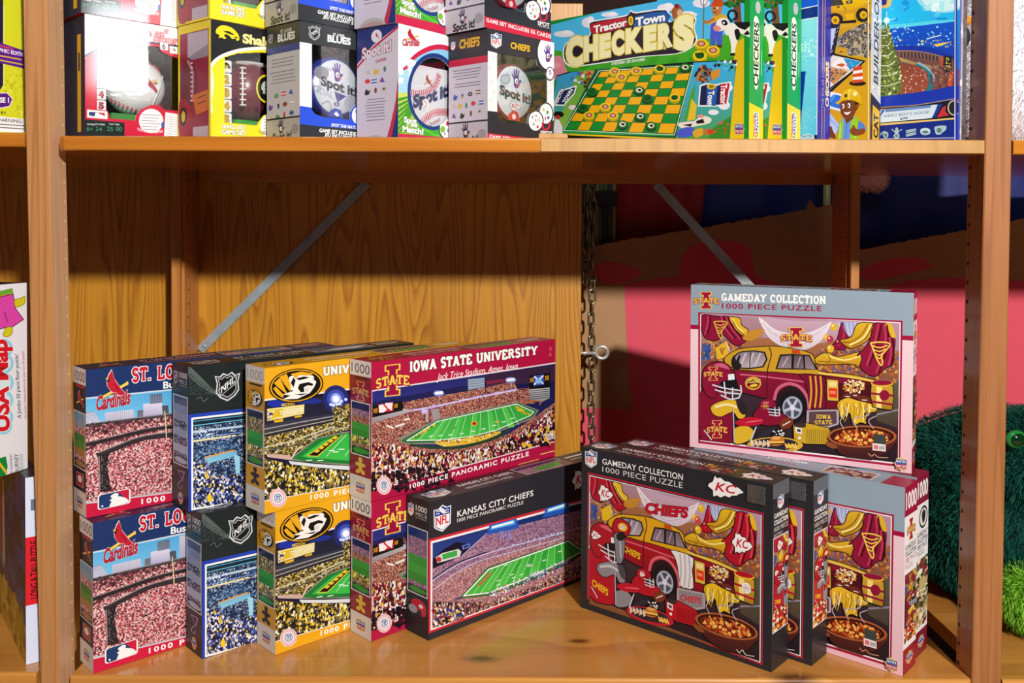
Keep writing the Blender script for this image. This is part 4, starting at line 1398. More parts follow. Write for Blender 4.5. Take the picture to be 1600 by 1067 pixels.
def game_box(th):
    L, h, t = GAM
    mb = MB()
    q_pic = [(85, 213), (1120, 254), (1108, 980), (84, 862)]
    if th['kc']:
        carton_body(mb, L, h, t, '26252a')
        A = face_art(mb, 'front', L, h, t)
        A.fill('29282d')
        fq = [(908.9, 697.7), (1208.1, 758.1), (1205.2, 1050.9), (907.4, 948.9)]
        A.crop(890, 660, 2.622).quad(fq)
        A.poly([(75, 205), (795, 373), (790, 996), (72, 723)], 'd01a3a'); A.poly([(79, 211), (791, 377), (786, 990), (76, 719)], '29282d')
        A.poly([(81, 216), (787, 381), (782, 986), (78, 715)], 'ece8ea')
        inner = [(85, 221), (783, 385), (778, 980), (82, 710)]
        A.text('GAMEDAY COLLECTION', 134, 171, 464, 238, 22, 'f4f4f4', h1=25, bold=.015, sp=1.05)
        A.text('1000 PIECE PUZZLE', 134, 202, 463, 271, 21, 'd8d8d8', h1=24, sp=1.05)
        shield_nfl(A, 88, 150, 50, 76, .15)
        arrowhead(A, 640, 272, 146, 92, .22)
        uv = [A.map(p) for p in inner]
        sig = [(690, 925), (705, 945), (720, 935), (760, 958)]
    else:
        carton_body(mb, L, h, t, '8b9cab')
        A = face_art(mb, 'front', L, h, t)
        A.fill('93a5b5')
        fq = [(1079.7, 445.8), (1428.1, 459.0), (1424.5, 741.5), (1077.7, 699.1)]
        A.crop(1070, 430, 3.334).quad(fq)
        A.poly([(28, 274), (1200, 330), (1200, 1060), (20, 910)], 'f0cfd8', g='e8b8c4')
        A.poly([(28, 262), (76, 264), (76, 286), (28, 284)], 'a3123d'); A.poly([(1130, 318), (1195, 321), (1195, 346), (1130, 342)], 'a3123d')
        A.poly([(70, 197), (1135, 241), (1122, 1003), (70, 878)], 'a3123d'); A.poly([(80, 207), (1125, 249), (1113, 990), (80, 868)], 'f0e4e6')
        inner = [(87, 214), (1119, 255), (1107, 980), (86, 860)]
        A.slab('GAMEDAY COLLECTION', 190, 136, 735, 154, 37, 'fcfcfc', h1=40, w=.22, serif=.2)
        A.text('1000 PIECE PUZZLE', 193, 176, 712, 191, 26, 'a3123d', bold=.03, sp=1.15)
        state_logo(A, 111, 135, 130, 84)
        uv = [A.map(p) for p in inner]
    # the painting
    P = face_art(mb, 'front', L, h, t); P.floor = A.top + 1
    P.clip = (min(uv[0][0], uv[3][0]), min(uv[0][1], uv[1][1]), max(uv[1][0], uv[2][0]), max(uv[2][1], uv[3][1]))
    P.h = homog(q_pic, uv)
    scene_pic(P, th)
    A.floor = P.top + 1
    if th['kc']:
        A.line([(688, 928), (700, 942), (712, 930), (726, 950), (760, 956)], 3, 'd8d0c8', curve=3)
    else:
        A.poly([(985, 826), (1048, 836), (1048, 884), (985, 876)], '3c4240'); A.poly([(980, 876), (1048, 884), (1048, 920), (980, 913)], 'ece4e4')
        A.poly([(986, 884), (1010, 887), (1010, 910), (986, 907)], 'd87080')
        for i in range(6):
            A.line([(1016 + i * 5, 890), (1016 + i * 5, 911)], 2.4, '3a3a40')
        A.line([(958, 930), (975, 944), (990, 934), (1010, 950), (1060, 952)], 4, 'c89878', curve=3)
        badge(A, 1128, 984, 74, 74, .1)
    # right side panel
    S = face_art(mb, 'right', L, h, t)
    if th['kc']:
        S.fill('26252a'); S.quad([(0, 0), (100, 0), (100, 1000), (0, 1000)])
        S.rect(0, 0, 100, 80, '5c5e64')
        shield_nfl(S, 48, 108, 40, 76)
        for i, (tt, x1) in enumerate((('GAMEDAY', 94), ('COLLECTION', 94), ('1000 PIECE', 94), ('PUZZLE', 60))):
            S.text(tt, 8, 186 + i * 36, x1, 186 + i * 36, 24, 'f4f4f4' if i < 2 else 'c8c8c8', bold=.03 if i < 2 else 0)
        S.rect(4, 290, 98, 800, 'ece8ea'); ra = (.06, .295, .96, .68); rb = (.06, .68, .96, .795)
    else:
        S.fill('f4eef2'); S.quad([(0, 0), (100, 0), (100, 1000), (0, 1000)])
        S.rect(0, 0, 100, 160, 'a3123d'); S.rect(0, 865, 100, 1000, '98142e')
        S.text('1000', 8, 122, 94, 122, 84, 'f6f2f4', bold=.05)
        state_logo(S, 52, 240, 64, 110)
        for i, (tt, x1) in enumerate((('GAMEDAY', 94), ('COLLECTION', 94), ('1000 PIECE', 94), ('PUZZLE', 66))):
            (S.slab if i < 2 else S.text)(tt, 8, 340 + i * 34, x1, 340 + i * 34, 25, '2a2428' if i < 2 else 'c04868')
        S.rect(4, 462, 98, 840, 'fff'); ra = (.06, .468, .96, .75); rb = (.06, .75, .96, .835)
        badge(S, 50, 930, 60, 70)
    S2 = face_art(mb, 'right', L, h, t); S2.floor = S.top + 1; S2.clip = ra
    S2.h = homog([(84, 212), (330, 225), (330, 880), (84, 865)], [(ra[0], ra[1]), (ra[2], ra[1]), (ra[2], ra[3]), (ra[0], ra[3])])
    scene_pic(S2, th)
    S3 = face_art(mb, 'right', L, h, t); S3.floor = S.top + 1; S3.clip = rb; S3.quad([(0, 0), (100, 0), (100, 100), (0, 100)], rb)
    S3.fill('7a2a24'); S3.poly([(0, 0), (100, 0), (100, 100), (0, 100)], mat=CHILI)
    S3.scatter(60, 0, 0, 100, 100, ['f0d8a0', 'c81c30', '2a1a1c', 'e8b040', 'f4ece4', '8a2018'], 7, 16)
    # top strip
    T = face_art(mb, 'top', L, h, t)
    if th['kc']:
        T.fill('232226'); T.quad([(0, 0), (318, 0), (318, 49), (0, 49)])
        shield_nfl(T, 24, 25, 34, 34)
        T.text('GAMEDAY COLLECTION', 56, 23, 196, 23, 11, 'f0f0f0', bold=.02); T.text('1000 PIECE PUZZLE', 56, 39, 176, 39, 10, 'c8c8c8')
        arrowhead(T, 284, 25, 46, 36)
        T.rect(196, 12, 250, 40, '3a2024'); T.scatter(40, 198, 13, 248, 39, ['c01c30', 'e0b030', '5a2a20', 'b8a8b0', '2a2028'], 3, 6)
    else:
        T.fill('93a5b5'); T.quad([(0, 0), (318, 0), (318, 49), (0, 49)])
        T.slab('GAMEDAY COLLECTION', 56, 24, 170, 24, 12, 'fcfcfc', w=.22); T.text('1000 PIECE PUZZLE', 56, 41, 160, 41, 9, 'a3123d', bold=.02)
        state_logo(T, 28, 25, 38, 30)
        T.rect(200, 6, 270, 43, 'f4ecec'); T.rect(202, 8, 268, 41, '6a3028')
        T.scatter(90, 203, 9, 267, 40, ['c8a02a', '8c1238', 'd8b0a8', '5a2a20', 'e0d0d0', '2a2028', 'b06a3a'], 3, 6)
        T.rect(285, 0, 318, 49, 'a3123d')
    return mb


def pano_side(A, th):
    """narrow end of a long box (sheet 100 x 1000)"""
    A.fill(th['side']); A.quad([(0, 0), (100, 0), (100, 1000), (0, 1000)])
    if th.get('dark'):
        A.text('1000', 42, 92, 92, 92, 40, 'd8d8dc', bold=.02); A.text('PIECE', 42, 130, 92, 130, 26, 'b8b8bc', bold=.01); A.rect(42, 140, 92, 146, '88888c')
        th['sidelogo'](A, 20, 96, 26, 100)
    else:
        A.rect(0, 0, 100, 112, th.get('label', 'dcd6d8'))
        A.text('1000', 7, 92, 93, 92, 66, th.get('num', '2a2226'), bold=-.005)
        A.rect(20, 120, 86, 134, th['ink']); 
        th['sidelogo'](A, 50, 222, 78, 130)
    y0, y1 = (215, 705) if th.get('dark') else (300, 690)
    A.rect(4, y0, 96, y1, 'd8d4dc')
    b = th['bands']; n = len(b)
    for i, (c, m_) in enumerate(b):
        ya = y0 + 8 + (y1 - y0 - 100) * i / n; yb = y0 + 8 + (y1 - y0 - 100) * (i + 1) / n
        A.poly([(8, ya), (92, ya), (92, yb), (8, yb)], c, m_)
    A.rect(8, y1 - 92, 92, y1 - 8, '24242c'); A.poly([(8, y1 - 92), (92, y1 - 92), (92, y1 - 62), (8, y1 - 62)], 'aaa', th['crowd'])
    A.poly(sm([(14, y1 - 40), (40, y1 - 58), (88, y1 - 46), (80, y1 - 22), (30, y1 - 18)], 3), b[-1][0] if b[-1][1] is None else '3a8a34')
    th['foot'](A)
    if not th.get('dark'):
        A.rect(0, 838, 100, 1000, 'd4ccc8')
        badge(A, 50, 920, 52, 100)


def pano_top(A, th):
    A.fill(th['top']); A.quad([(0, 0), (385, 0), (385, 52), (0, 52)])
    th['toplogo'](A, 36, 27, 44, 34)
    A.text(th['title'], 84, 24, 196, 24, 11, th['tcol'], bold=.03, sp=1.1); A.text('1000 PIECE PANORAMIC PUZZLE', 84, 40, 180, 40, 7, th['tcol'])
    A.rect(205, 5, 312, 47, 'c8c4c8'); A.poly([(207, 7), (310, 7), (310, 45), (207, 45)], 'aaa', th['crowd'])
    A.poly([(207, 7), (310, 7), (310, 16), (207, 20)], '24244c'); A.poly([(225, 38), (250, 24), (300, 20), (308, 28), (280, 42)], th['field'])
    A.rect(325, 14, 378, 20, th['tcol']); A.rect(325, 28, 366, 33, th['tcol'])


def pano_box(th):
    L, h, t = PAN
    mb = MB()
    carton_body(mb, L, h, t, th['base'])
    A = face_art(mb, 'front', L, h, t)
    A.fill(th['base'])
    A.crop(*th['crop']).quad(th['fq'])
    th['front'](A)
    S = face_art(mb, 'left', L, h, t); pano_side(S, th)
    T = face_art(mb, 'top', L, h, t); pano_top(T, th)
    return mb


# ---- maroon stadium
def f_isu(A):
    pic = [(200, 366), (1327, 193), (1327, 668), (196, 974)]
    A.poly([(198, 358), (1330, 184), (1330, 674), (194, 984)], 'e4d8de'); A.poly(pic, '12173f', g='2a2c70')
    A.poly([(200, 366), (1327, 193), (1327, 250), (700, 340), (200, 430)], '1a1c58', g='2c2e80')
    A.poly([(900, 262), (1327, 200), (1327, 300), (1090, 320), (900, 330)], '34203c', g='3a2440')
    A.poly([(900, 300), (1040, 285), (1040, 300), (905, 322)], '7a2440')
    A.poly([(385, 432), (560, 400), (800, 360), (1075, 300), (1090, 350), (800, 415), (560, 470), (410, 500)], mat=CR_ISU)
    A.poly([(410, 495), (560, 470), (800, 415), (1090, 348), (1180, 340), (1200, 440), (1090, 440), (600, 545), (530, 555), (440, 545)], mat=CR_ISU)
    A.line([(430, 482), (560, 466), (800, 410), (1088, 352)], 11, 'a898e0'); A.line([(430, 486), (800, 412), (1088, 354)], 5, 'e0d8ff')
    A.scatter(50, 560, 360, 1080, 460, ['c8b8f0', 'f0e8ff'], 3, 6, fn=lambda x, y: abs(y - (482 - (x - 430) * .197)) < 12)
    A.poly([(200, 560), (330, 510), (440, 490), (540, 520), (540, 560), (420, 640), (350, 655), (430, 690), (560, 720), (700, 720), (900, 680), (1040, 625), (1200, 520), (1327, 430), (1327, 670), (196, 974)], mat=CR_ISU)
    A.poly([(200, 690), (330, 690), (430, 715), (560, 745), (700, 742), (900, 705), (1060, 640), (1200, 560), (1327, 450), (1327, 670), (196, 974)], mat=CR_ISUN)
    A.scatter(170, 196, 840, 700, 974, ['140c14', '1c1220', '3a1020', '241420'], 10, 22, fn=lambda x, y: y > 870 - (x - 196) * .12)
    A.scatter(60, 1000, 560, 1325, 700, ['1a1018', '281420', 'e0b030', '3a1020'], 10, 20, fn=lambda x, y: y > 700 - (x - 1000) * .42)
    A.poly([(200, 512), (385, 470), (460, 482), (340, 520), (200, 560)], 'b8b0b8', g='8a8088')
    A.poly([(200, 455), (388, 424), (388, 482), (200, 527)], '12100e')
    A.poly([(236, 446), (330, 430), (330, 486), (240, 498)], 'b8202c'); A.poly([(240, 450), (290, 440), (300, 470), (270, 494), (242, 496)], 'f4e8ec'); A.poly([(280, 436), (326, 434), (320, 484), (300, 470)], 'f0e0e4'); A.line([(270, 444), (306, 486)], 10, 'c82838')
    A.text('XII', 333, 468, 356, 462, 22, 'd89820', bold=.05); A.text('XII', 204, 500, 232, 494, 26, 'd89820', bold=.05)
    for (x0, y0, x1, y1) in ((290, 575, 330, 592), (340, 582, 400, 565), (395, 540, 430, 532)):
        A.line([(x0, y0), (x1, y1)], 11, 'ece4e0')
    A.poly([(528, 478), (545, 472), (545, 555), (530, 556)], 'b0a0a8'); A.oval(520, 488, 20, 14, 'c8b8f0')
    A.poly([(560, 478), (610, 470), (620, 528), (575, 545)], '9a9098')
    A.poly([(352, 655), (600, 535), (1095, 428), (1225, 480), (1190, 530), (960, 622), (820, 660), (600, 690), (400, 690)], '8a8078')
    A.poly([(376, 668), (600, 541), (1095, 434), (1215, 484), (1185, 522), (960, 616), (820, 652), (620, 680), (405, 682)], '1f6a34')
    A.poly([(412, 668), (600, 549), (1088, 442), (1194, 490), (1170, 514), (960, 604), (820, 640), (620, 664)], '2c9c3c', g='46bc48')
    for i in range(11):
        t = i / 11
        x0 = 600 + (1088 - 600) * t; y0 = 549 + (442 - 549) * t; x1 = 480 + (1160 - 480) * (t ** .95); y1 = 668 - 10 * t - 150 * max(0, t - .25) ** 1.3
        if i % 2:
            d = 26
            A.poly([(x0, y0), (x0 + d, y0 - d * .22), (x1 + d * 1.3, y1 - d * .18), (x1, y1)], '48b84a', g='5ccc58')
        A.line([(x0, y0), (x1, y1)], 2.5, 'c8ecc0')
    A.poly([(440, 655), (580, 566), (606, 560), (476, 655)], '279040'); A.scatter(26, 450, 565, 590, 655, ['e0c030', 'c8a020'], 6, 9, fn=lambda x, y: abs(y - (655 - (x - 458) * .72)) < 10)
    A.scatter(26, 1080, 450, 1170, 515, ['e0c030', 'c8a020'], 6, 9, fn=lambda x, y: abs(y - (462 + (x - 1080) * .5)) < 10)
    A.line([(412, 668), (600, 549), (1088, 442), (1194, 490), (1170, 514), (960, 604), (820, 640), (620, 664), (412, 668)], 5, 'f0f4f0')
    for (x, y) in ((560, 640), (620, 636), (680, 632), (750, 624), (818, 610), (885, 595), (950, 574), (1008, 552), (1060, 530)):
        A.line([(x - 12, y + 2), (x + 12, y - 2)], 6, 'd8f0d8')
    A.oval(828, 562, 22, 14, 'd8a020'); A.oval(828, 562, 11, 9, '8a1c20'); A.oval(968, 552, 14, 7, 'c8b040'); A.oval(708, 588, 14, 7, '58a048')
    A.poly(sm([(585, 672), (700, 662), (860, 640), (960, 612), (990, 620), (900, 660), (780, 690), (640, 704)], 3), 'e0b838'); A.scatter(90, 590, 620, 980, 705, ['b8902c', 'f0dc80', 'f8f4e8', '4a3a20', '8a1c30'], 4, 8, fn=lambda x, y: abs(y - (690 - max(0, x - 600) * .16)) < 18)
    A.line([(440, 695), (600, 712), (760, 706), (960, 650), (1040, 600)], 16, '24402c', curve=3)
    A.poly([(788, 288), (892, 278), (892, 340), (790, 358)], '7888a0'); 
    for i in range(4):
        A.line([(792, 298 + i * 15), (890, 287 + i * 14)], 4, 'b8c4d4')
    for (x, y) in ((610, 376), (1052, 294)):
        A.oval(x, y, 34, 18, '7a88d8'); A.poly([(x - 24, y - 8), (x + 24, y - 13), (x + 24, y + 4), (x - 24, y + 10)], 'f0f4ff')
    A.line([(612, 385), (614, 440)], 4, '9aa0b8'); A.line([(1054, 300), (1056, 350)], 4, '9aa0b8'); A.line([(898, 280), (898, 380)], 6, '241c28')
    A.poly([(1165, 265), (1295, 248), (1295, 340), (1165, 352)], '121014'); A.poly([(1192, 268), (1256, 260), (1256, 322), (1192, 330)], '3a58b8'); A.line([(1196, 272), (1252, 316)], 9, 'f4ecf0'); A.line([(1252, 266), (1196, 322)], 9, 'f4ecf0'); A.oval(1224, 300, 20, 16, '88b8f0')
    A.text('XII', 1260, 296, 1286, 292, 26, 'd89820', bold=.05); A.text('XII', 1168, 308, 1190, 304, 24, 'd89820', bold=.05)
    A.poly([(1165, 352), (1290, 340), (1290, 405), (1240, 430), (1175, 420)], 'b8b8bc', g='888890')
    for i in range(5):
        A.line([(1170, 362 + i * 13), (1286, 350 + i * 12)], 5, '4a4c58')
    A.line([(1140, 440), (1180, 420), (1240, 425), (1230, 445)], 8, 'b8683c')
    A.poly([(1273, 628), (1313, 618), (1313, 655), (1273, 664)], 'e4dcdc')
    for i in range(6):
        A.line([(1279 + i * 5, 632), (1279 + i * 5, 656)], 2.5, '4a4048')
    A.slab('IOWA STATE UNIVERSITY', 430, 246, 1216, 136, 64, 'fbf8f2', h1=52, w=.25, serif=.17, ol=((.045, '4a0a1c'),))
    A.text('Jack Trice Stadium, Ames, Iowa', 597, 297, 1096, 222, 42, 'f6eef0', h1=36, it=.32, bold=.004)
    A.text('1000 PIECE PANORAMIC PUZZLE', 430, 965, 1163, 760, 27, 'f8f2f2', h1=26, bold=.045, sp=1.25)
    state_logo(A, 325, 296, 206, 184, -.12, '96103a', 'f0cc50')
    seal(A, 272, 944, 46, 58)
    for (x, y) in ((1297, 102), (1296, 138)):
        A.oval(x, y, 8, 12, 'c05060')
    A.line([(1235, 752), (1322, 730)], 5, 'e8c878'); A.line([(1100, 815), (1225, 782)], 4, 'd8b060')


def f_miz(A):
    A.poly([(199, 378), (1400, 205), (1400, 705), (190, 950)], 'e8e0d0'); A.poly([(201, 388), (1400, 212), (1400, 696), (192, 942)], '0e0e2a', g='1c1c3a')
    A.poly([(201, 400), (460, 365), (760, 330), (1400, 240), (1400, 430), (660, 480), (560, 500), (201, 590)], '15142c', g='28283c')
    A.oval(265, 402, 50, 20, '2030a0'); A.oval(430, 385, 80, 16, '1c3090')
    for r, c in ((70, '20286a'), (48, '3a4cb0'), (30, '8aa0f0'), (18, 'f4f8ff')):
        A.oval(583, 372, r, r * 1.1, c)
    for (x, y) in ((612, 384), (636, 374), (556, 404), (570, 408), (588, 402), (604, 398)):
        A.oval(x, y, 8, 8, 'd8e4ff')
    A.poly([(562, 420), (650, 398), (1000, 350), (1300, 330), (1300, 480), (700, 530), (580, 560)], mat=CR_MIZ)
    A.poly([(201, 520), (400, 480), (560, 455), (580, 470), (400, 520), (201, 570)], '2e3040', g='3c3e48')
    A.line([(201, 545), (400, 502), (570, 468)], 6, '9a98a0'); A.line([(201, 572), (400, 524), (570, 486)], 5, 'b0a890')
    A.poly([(200, 590), (400, 540), (570, 500), (580, 560), (480, 600), (350, 690), (200, 690)], mat=CR_MIZ)
    A.line([(200, 648), (330, 615), (480, 560), (575, 525)], 7, 'c8c4b0'); A.line([(200, 668), (330, 640), (470, 585)], 6, '5a5a58'); A.line([(430, 600), (560, 545), (640, 530)], 6, 'b8b4a0')
    A.poly([(214, 432), (414, 404), (412, 456), (216, 500)], 'e8d890'); A.poly([(222, 440), (300, 428), (300, 470), (224, 488)], 'd8b428'); A.text('TOUCHDOWN', 282, 468, 408, 444, 26, 'f8f4d8', bold=.05, ol=((.05, 'a88420'),)); A.text('MIZZOU', 292, 416, 362, 408, 14, 'e8c030', bold=.04)
    A.scatter(24, 218, 440, 250, 490, ['2a3a8a', 'f4ecd0', 'e8c840'], 5, 10); A.poly([(250, 496), (300, 484), (300, 500), (254, 508)], 'e0b028'); A.poly([(360, 472), (400, 462), (400, 474), (364, 480)], 'e0b028')
    A.poly([(330, 712), (480, 590), (620, 555), (1400, 440), (1400, 640), (700, 748), (340, 716)], '8a8478')
    A.poly([(348, 706), (486, 594), (620, 563), (1400, 450), (1400, 630), (700, 735), (420, 722)], '1d7a34')
    A.poly([(400, 694), (512, 606), (620, 570), (1400, 460), (1400, 615), (700, 716), (440, 702)], '2aa040', g='3cbc4c')
    A.poly([(430, 690), (580, 578), (616, 571), (484, 692)], '17140f'); A.line([(430, 690), (580, 578)], 4, 'e8c838'); A.line([(484, 692), (616, 571)], 4, 'e8c838'); A.line([(430, 690), (484, 692)], 4, 'e8c838')
    for i in range(5):
        x, y = 482 + i * 24, 664 - i * 19
        A.poly([(x - 16, y + 4), (x, y - 10), (x + 17, y - 6), (x + 1, y + 9)], 'e8c030')
    for i in range(7):
        A.line([(640 + i * 80, 567 - i * 11), (530 + i * 100, 694 - i * 4)], 3, 'd0ecc8')
    for (x, y) in ((560, 660), (612, 652), (580, 668), (440, 716), (500, 716)):
        A.line([(x - 16, y), (x + 16, y - 2)], 5, 'e8f4e8')
    A.poly([(330, 720), (470, 735), (700, 748), (1400, 650), (1400, 668), (700, 770), (480, 754), (340, 738)], 'd8dce0')
    A.poly([(210, 682), (340, 690), (345, 716), (215, 700)], 'c8a8a0'); A.line([(345, 705), (372, 660), (395, 640)], 8, 'd8c8b0')
    A.poly([(195, 706), (330, 738), (480, 758), (700, 774), (1400, 672), (1400, 700), (192, 944)], mat=CR_MIZN)
    A.poly([(195, 720), (300, 745), (260, 800), (194, 860)], mat=CR_MIZN)
    A.slab('UNIVERSITY OF MISSOURI', 514, 243, 1240, 150, 46, 'f8f4ec', h1=42, w=.25, serif=.16, ol=((.05, '6a4a10'),))
    A.text('1000 PIECE PANORAMIC PUZZLE', 445, 935, 1250, 778, 27, 'f8f4ec', bold=.045, sp=1.25)
    tiger(A, 370, 300, 292, 190, -.1)
    A.text('TM', 470, 376, 484, 374, 7, '4a3a10')
    seal(A, 272, 928, 46, 52)


def f_stl(A):
    A.poly([(112, 365), (1600, 215), (1600, 770), (114, 955)], 'c8d4e0'); A.poly([(112, 374), (1600, 223), (1600, 760), (114, 945)], '3a9ad8', g='58b4e4')
    A.poly([(112, 374), (1600, 223), (1600, 430), (112, 520)], '2f90d4', g='78c4ea')
    for (pts, c, g_) in (([(118, 445), (165, 440), (205, 495), (118, 520)], '8a94b8', 'a8b0cc'), ([(228, 448), (385, 430), (390, 480), (232, 500)], 'd8d4e8', 'b8b4d0'), ([(440, 400), (545, 388), (550, 460), (445, 472)], 'dcd8ec', 'a8a4c8'), ([(478, 348), (545, 340), (548, 392), (480, 400)], '5a6478', '707890'), ([(545, 410), (580, 406), (585, 455), (550, 460)], '4a4c58', '5a5c68'), ([(408, 436), (440, 432), (440, 470), (408, 474)], '6a6470', '7a7480'), ([(600, 330), (700, 320), (700, 450), (600, 460)], 'c8c4d8', 'a8a4bc'), ([(760, 350), (900, 330), (900, 430), (760, 440)], '8a6a5c', '9a7a6c')):
        A.poly(pts, c, g=g_)
    for i in range(14):
        A.line([(238 + i * 11, 448 - i * 1.2), (240 + i * 11, 496 - i * 1.2)], 3, '9a98b4')
    for i in range(9):
        A.line([(120, 452 + i * 7), (170 + i * 4, 447 + i * 6)], 2.5, 'd8dcec')
    for i in range(5):
        A.line([(486 + i * 13, 350), (488 + i * 13, 396)], 2.5, '8a94a8')
    A.poly([(112, 515), (250, 498), (420, 480), (800, 436), (1600, 350), (1600, 770), (114, 945)], mat=CR_STL2)
    A.line([(112, 522), (250, 500), (420, 482), (640, 456), (1600, 352)], 14, '4a4044'); A.line([(112, 512), (420, 474), (640, 448)], 5, '8a8088')
    A.scatter(26, 120, 480, 580, 525, ['2a2024', '3a3034'], 5, 9, fn=lambda x, y: abs(y - (520 - (x - 112) * .12)) < 8)
    A.poly([(114, 590), (260, 556), (420, 520), (640, 488), (1600, 400), (1600, 440), (640, 520), (420, 552), (280, 590), (116, 640)], mat=CR_STL)
    A.line([(116, 628), (290, 588), (420, 556), (640, 520), (1600, 440)], 20, '2e2428', curve=3); A.line([(116, 614), (290, 574), (420, 542), (640, 508)], 5, '8a7a80', curve=3)
    A.poly([(114, 660), (280, 615), (420, 570), (640, 530), (1600, 455), (1600, 760), (114, 945)], mat=CR_STL)
    A.line([(190, 684), (300, 640), (420, 596), (580, 572), (1600, 480)], 30, '352a2e', curve=3); A.line([(190, 670), (300, 626), (420, 582), (580, 556), (900, 530)], 6, '9a8a90', curve=3)
    A.poly([(188, 690), (250, 668), (240, 740), (262, 880), (200, 890)], '2a2226'); A.line([(194, 690), (200, 880)], 8, '8a8084'); A.line([(208, 688), (215, 878)], 5, '6a6064')
    A.scatter(60, 205, 690, 262, 880, ['4a3c40', '1c1618', '6a5a60'], 5, 9)
    A.poly([(240, 740), (330, 690), (480, 620), (580, 590), (1600, 500), (1600, 760), (300, 915), (262, 880)], mat=CR_STL)
    for i in range(7):
        A.line([(470, 720 - 0), (560, 660)], 4, '6a3038')
        A.line([(300 + i * 42, 770 + i % 2 * 8), (380 + i * 40, 880 - i * 10)], 3, 'a85a68')
    A.line([(560, 440), (568, 545), (570, 590)], 5, 'e8d8a0')
    A.poly([(114, 952), (1600, 765), (1600, 850), (114, 1060)], 'cc1a40'); A.line([(114, 952), (1600, 762)], 9, 'c8c0cc')
    A.slab('ST. LOUIS CARDINALS', 378, 277, 1200, 190, 74, 'c01a34', h1=60, w=.22, serif=.17, ol=((.06, 'f4eef0'),))
    A.text('Busch Stadium', 552, 313, 900, 276, 36, 'f4f4f6', bold=.04)
    A.text('1000 PIECE PANORAMIC PUZZLE', 430, 955, 1500, 800, 27, 'f8f2f2', bold=.05, sp=1.35)
    bird(A, 268, 320, 176, 218, -.06)
    shield_mlb(A, 187, 906, 369, 866, 369, 950, 187, 990)


def f_blu(A):
    A.fill('1f2626')
    A.poly([(690, 185), (1005, 150), (1005, 410), (690, 450)], '1c2426', g='222a2c')
    A.poly(sm([(692, 190), (760, 250), (830, 320), (900, 350), (905, 365), (820, 340), (740, 290), (690, 240)], 3), '55605e')
    A.scatter(260, 694, 230, 830, 350, ['4a5452', '3a4442', '2c3432'], 3, 4, fn=lambda x, y: y > 225 + (x - 694) * .7)
    A.line([(735, 372), (760, 360), (770, 385), (800, 365)], 3, '6a7270', curve=3)
    A.poly([(688, 458), (2000, 310), (2000, 800), (688, 1008)], '2440b0'); A.poly([(706, 476), (2000, 326), (2000, 790), (706, 990)], 'f0f2f8'); A.poly([(716, 486), (2000, 336), (2000, 780), (716, 978)], '1a2c48', g='2a4068')
    A.poly([(716, 486), (2000, 336), (2000, 420), (716, 540)], '0e1420', g='182438')
    for k in range(4):
        A.line([(716, 496 + k * 12), (1005, 462 + k * 11), (2000, 344 + k * 10)], 5, ['4aa0c8', '1c2c40', '6ac0e0', '2a3a50'][k])
    A.poly([(716, 530), (1005, 490), (2000, 370), (2000, 430), (716, 600)], mat=CR_BLU)
    A.line([(716, 555), (1005, 520), (2000, 400)], 12, 'b8cce4'); A.line([(716, 606), (1005, 566), (2000, 440)], 10, 'e8d8b0'); A.line([(716, 592), (1005, 553)], 5, '8aa8d0')
    A.scatter(60, 718, 540, 1005, 590, ['e0ecf8', '2a4a9a', '1c2c60'], 5, 9)
    A.poly([(716, 612), (1005, 572), (2000, 446), (2000, 780), (716, 978)], mat=CR_BLU)
    for k in range(5):
        A.line([(720, 640 + k * 14), (930, 606 + k * 10)], 4, '3a6a9a')
    A.poly([(780, 700), (940, 655), (975, 700), (965, 830), (940, 690), (800, 730)], '6ab0d8', g='a8dcf0'); A.line([(780, 696), (945, 655)], 8, 'd89a48'); A.poly([(945, 680), (975, 690), (975, 830), (955, 820)], '9ad0ea')
    A.poly([(716, 720), (800, 735), (830, 790), (940, 830), (1100, 790), (2000, 600), (2000, 780), (716, 978)], mat=CR_BLUN)
    A.poly([(716, 790), (850, 800), (2000, 650), (2000, 780), (716, 978)], mat=CR_BLUN)
    A.oval(806, 922, 14, 22, 'f0c828'); A.oval(792, 800, 8, 14, 'e0c030')
    shield_nhl(A, 906, 302, 142, 164, -.1)
    arc_ = [(1150, 300), (1200, 280)]
    A.text('ST. LOUIS BLUES', 1080, 330, 1750, 240, 60, 'e8ecf0', bold=.04)


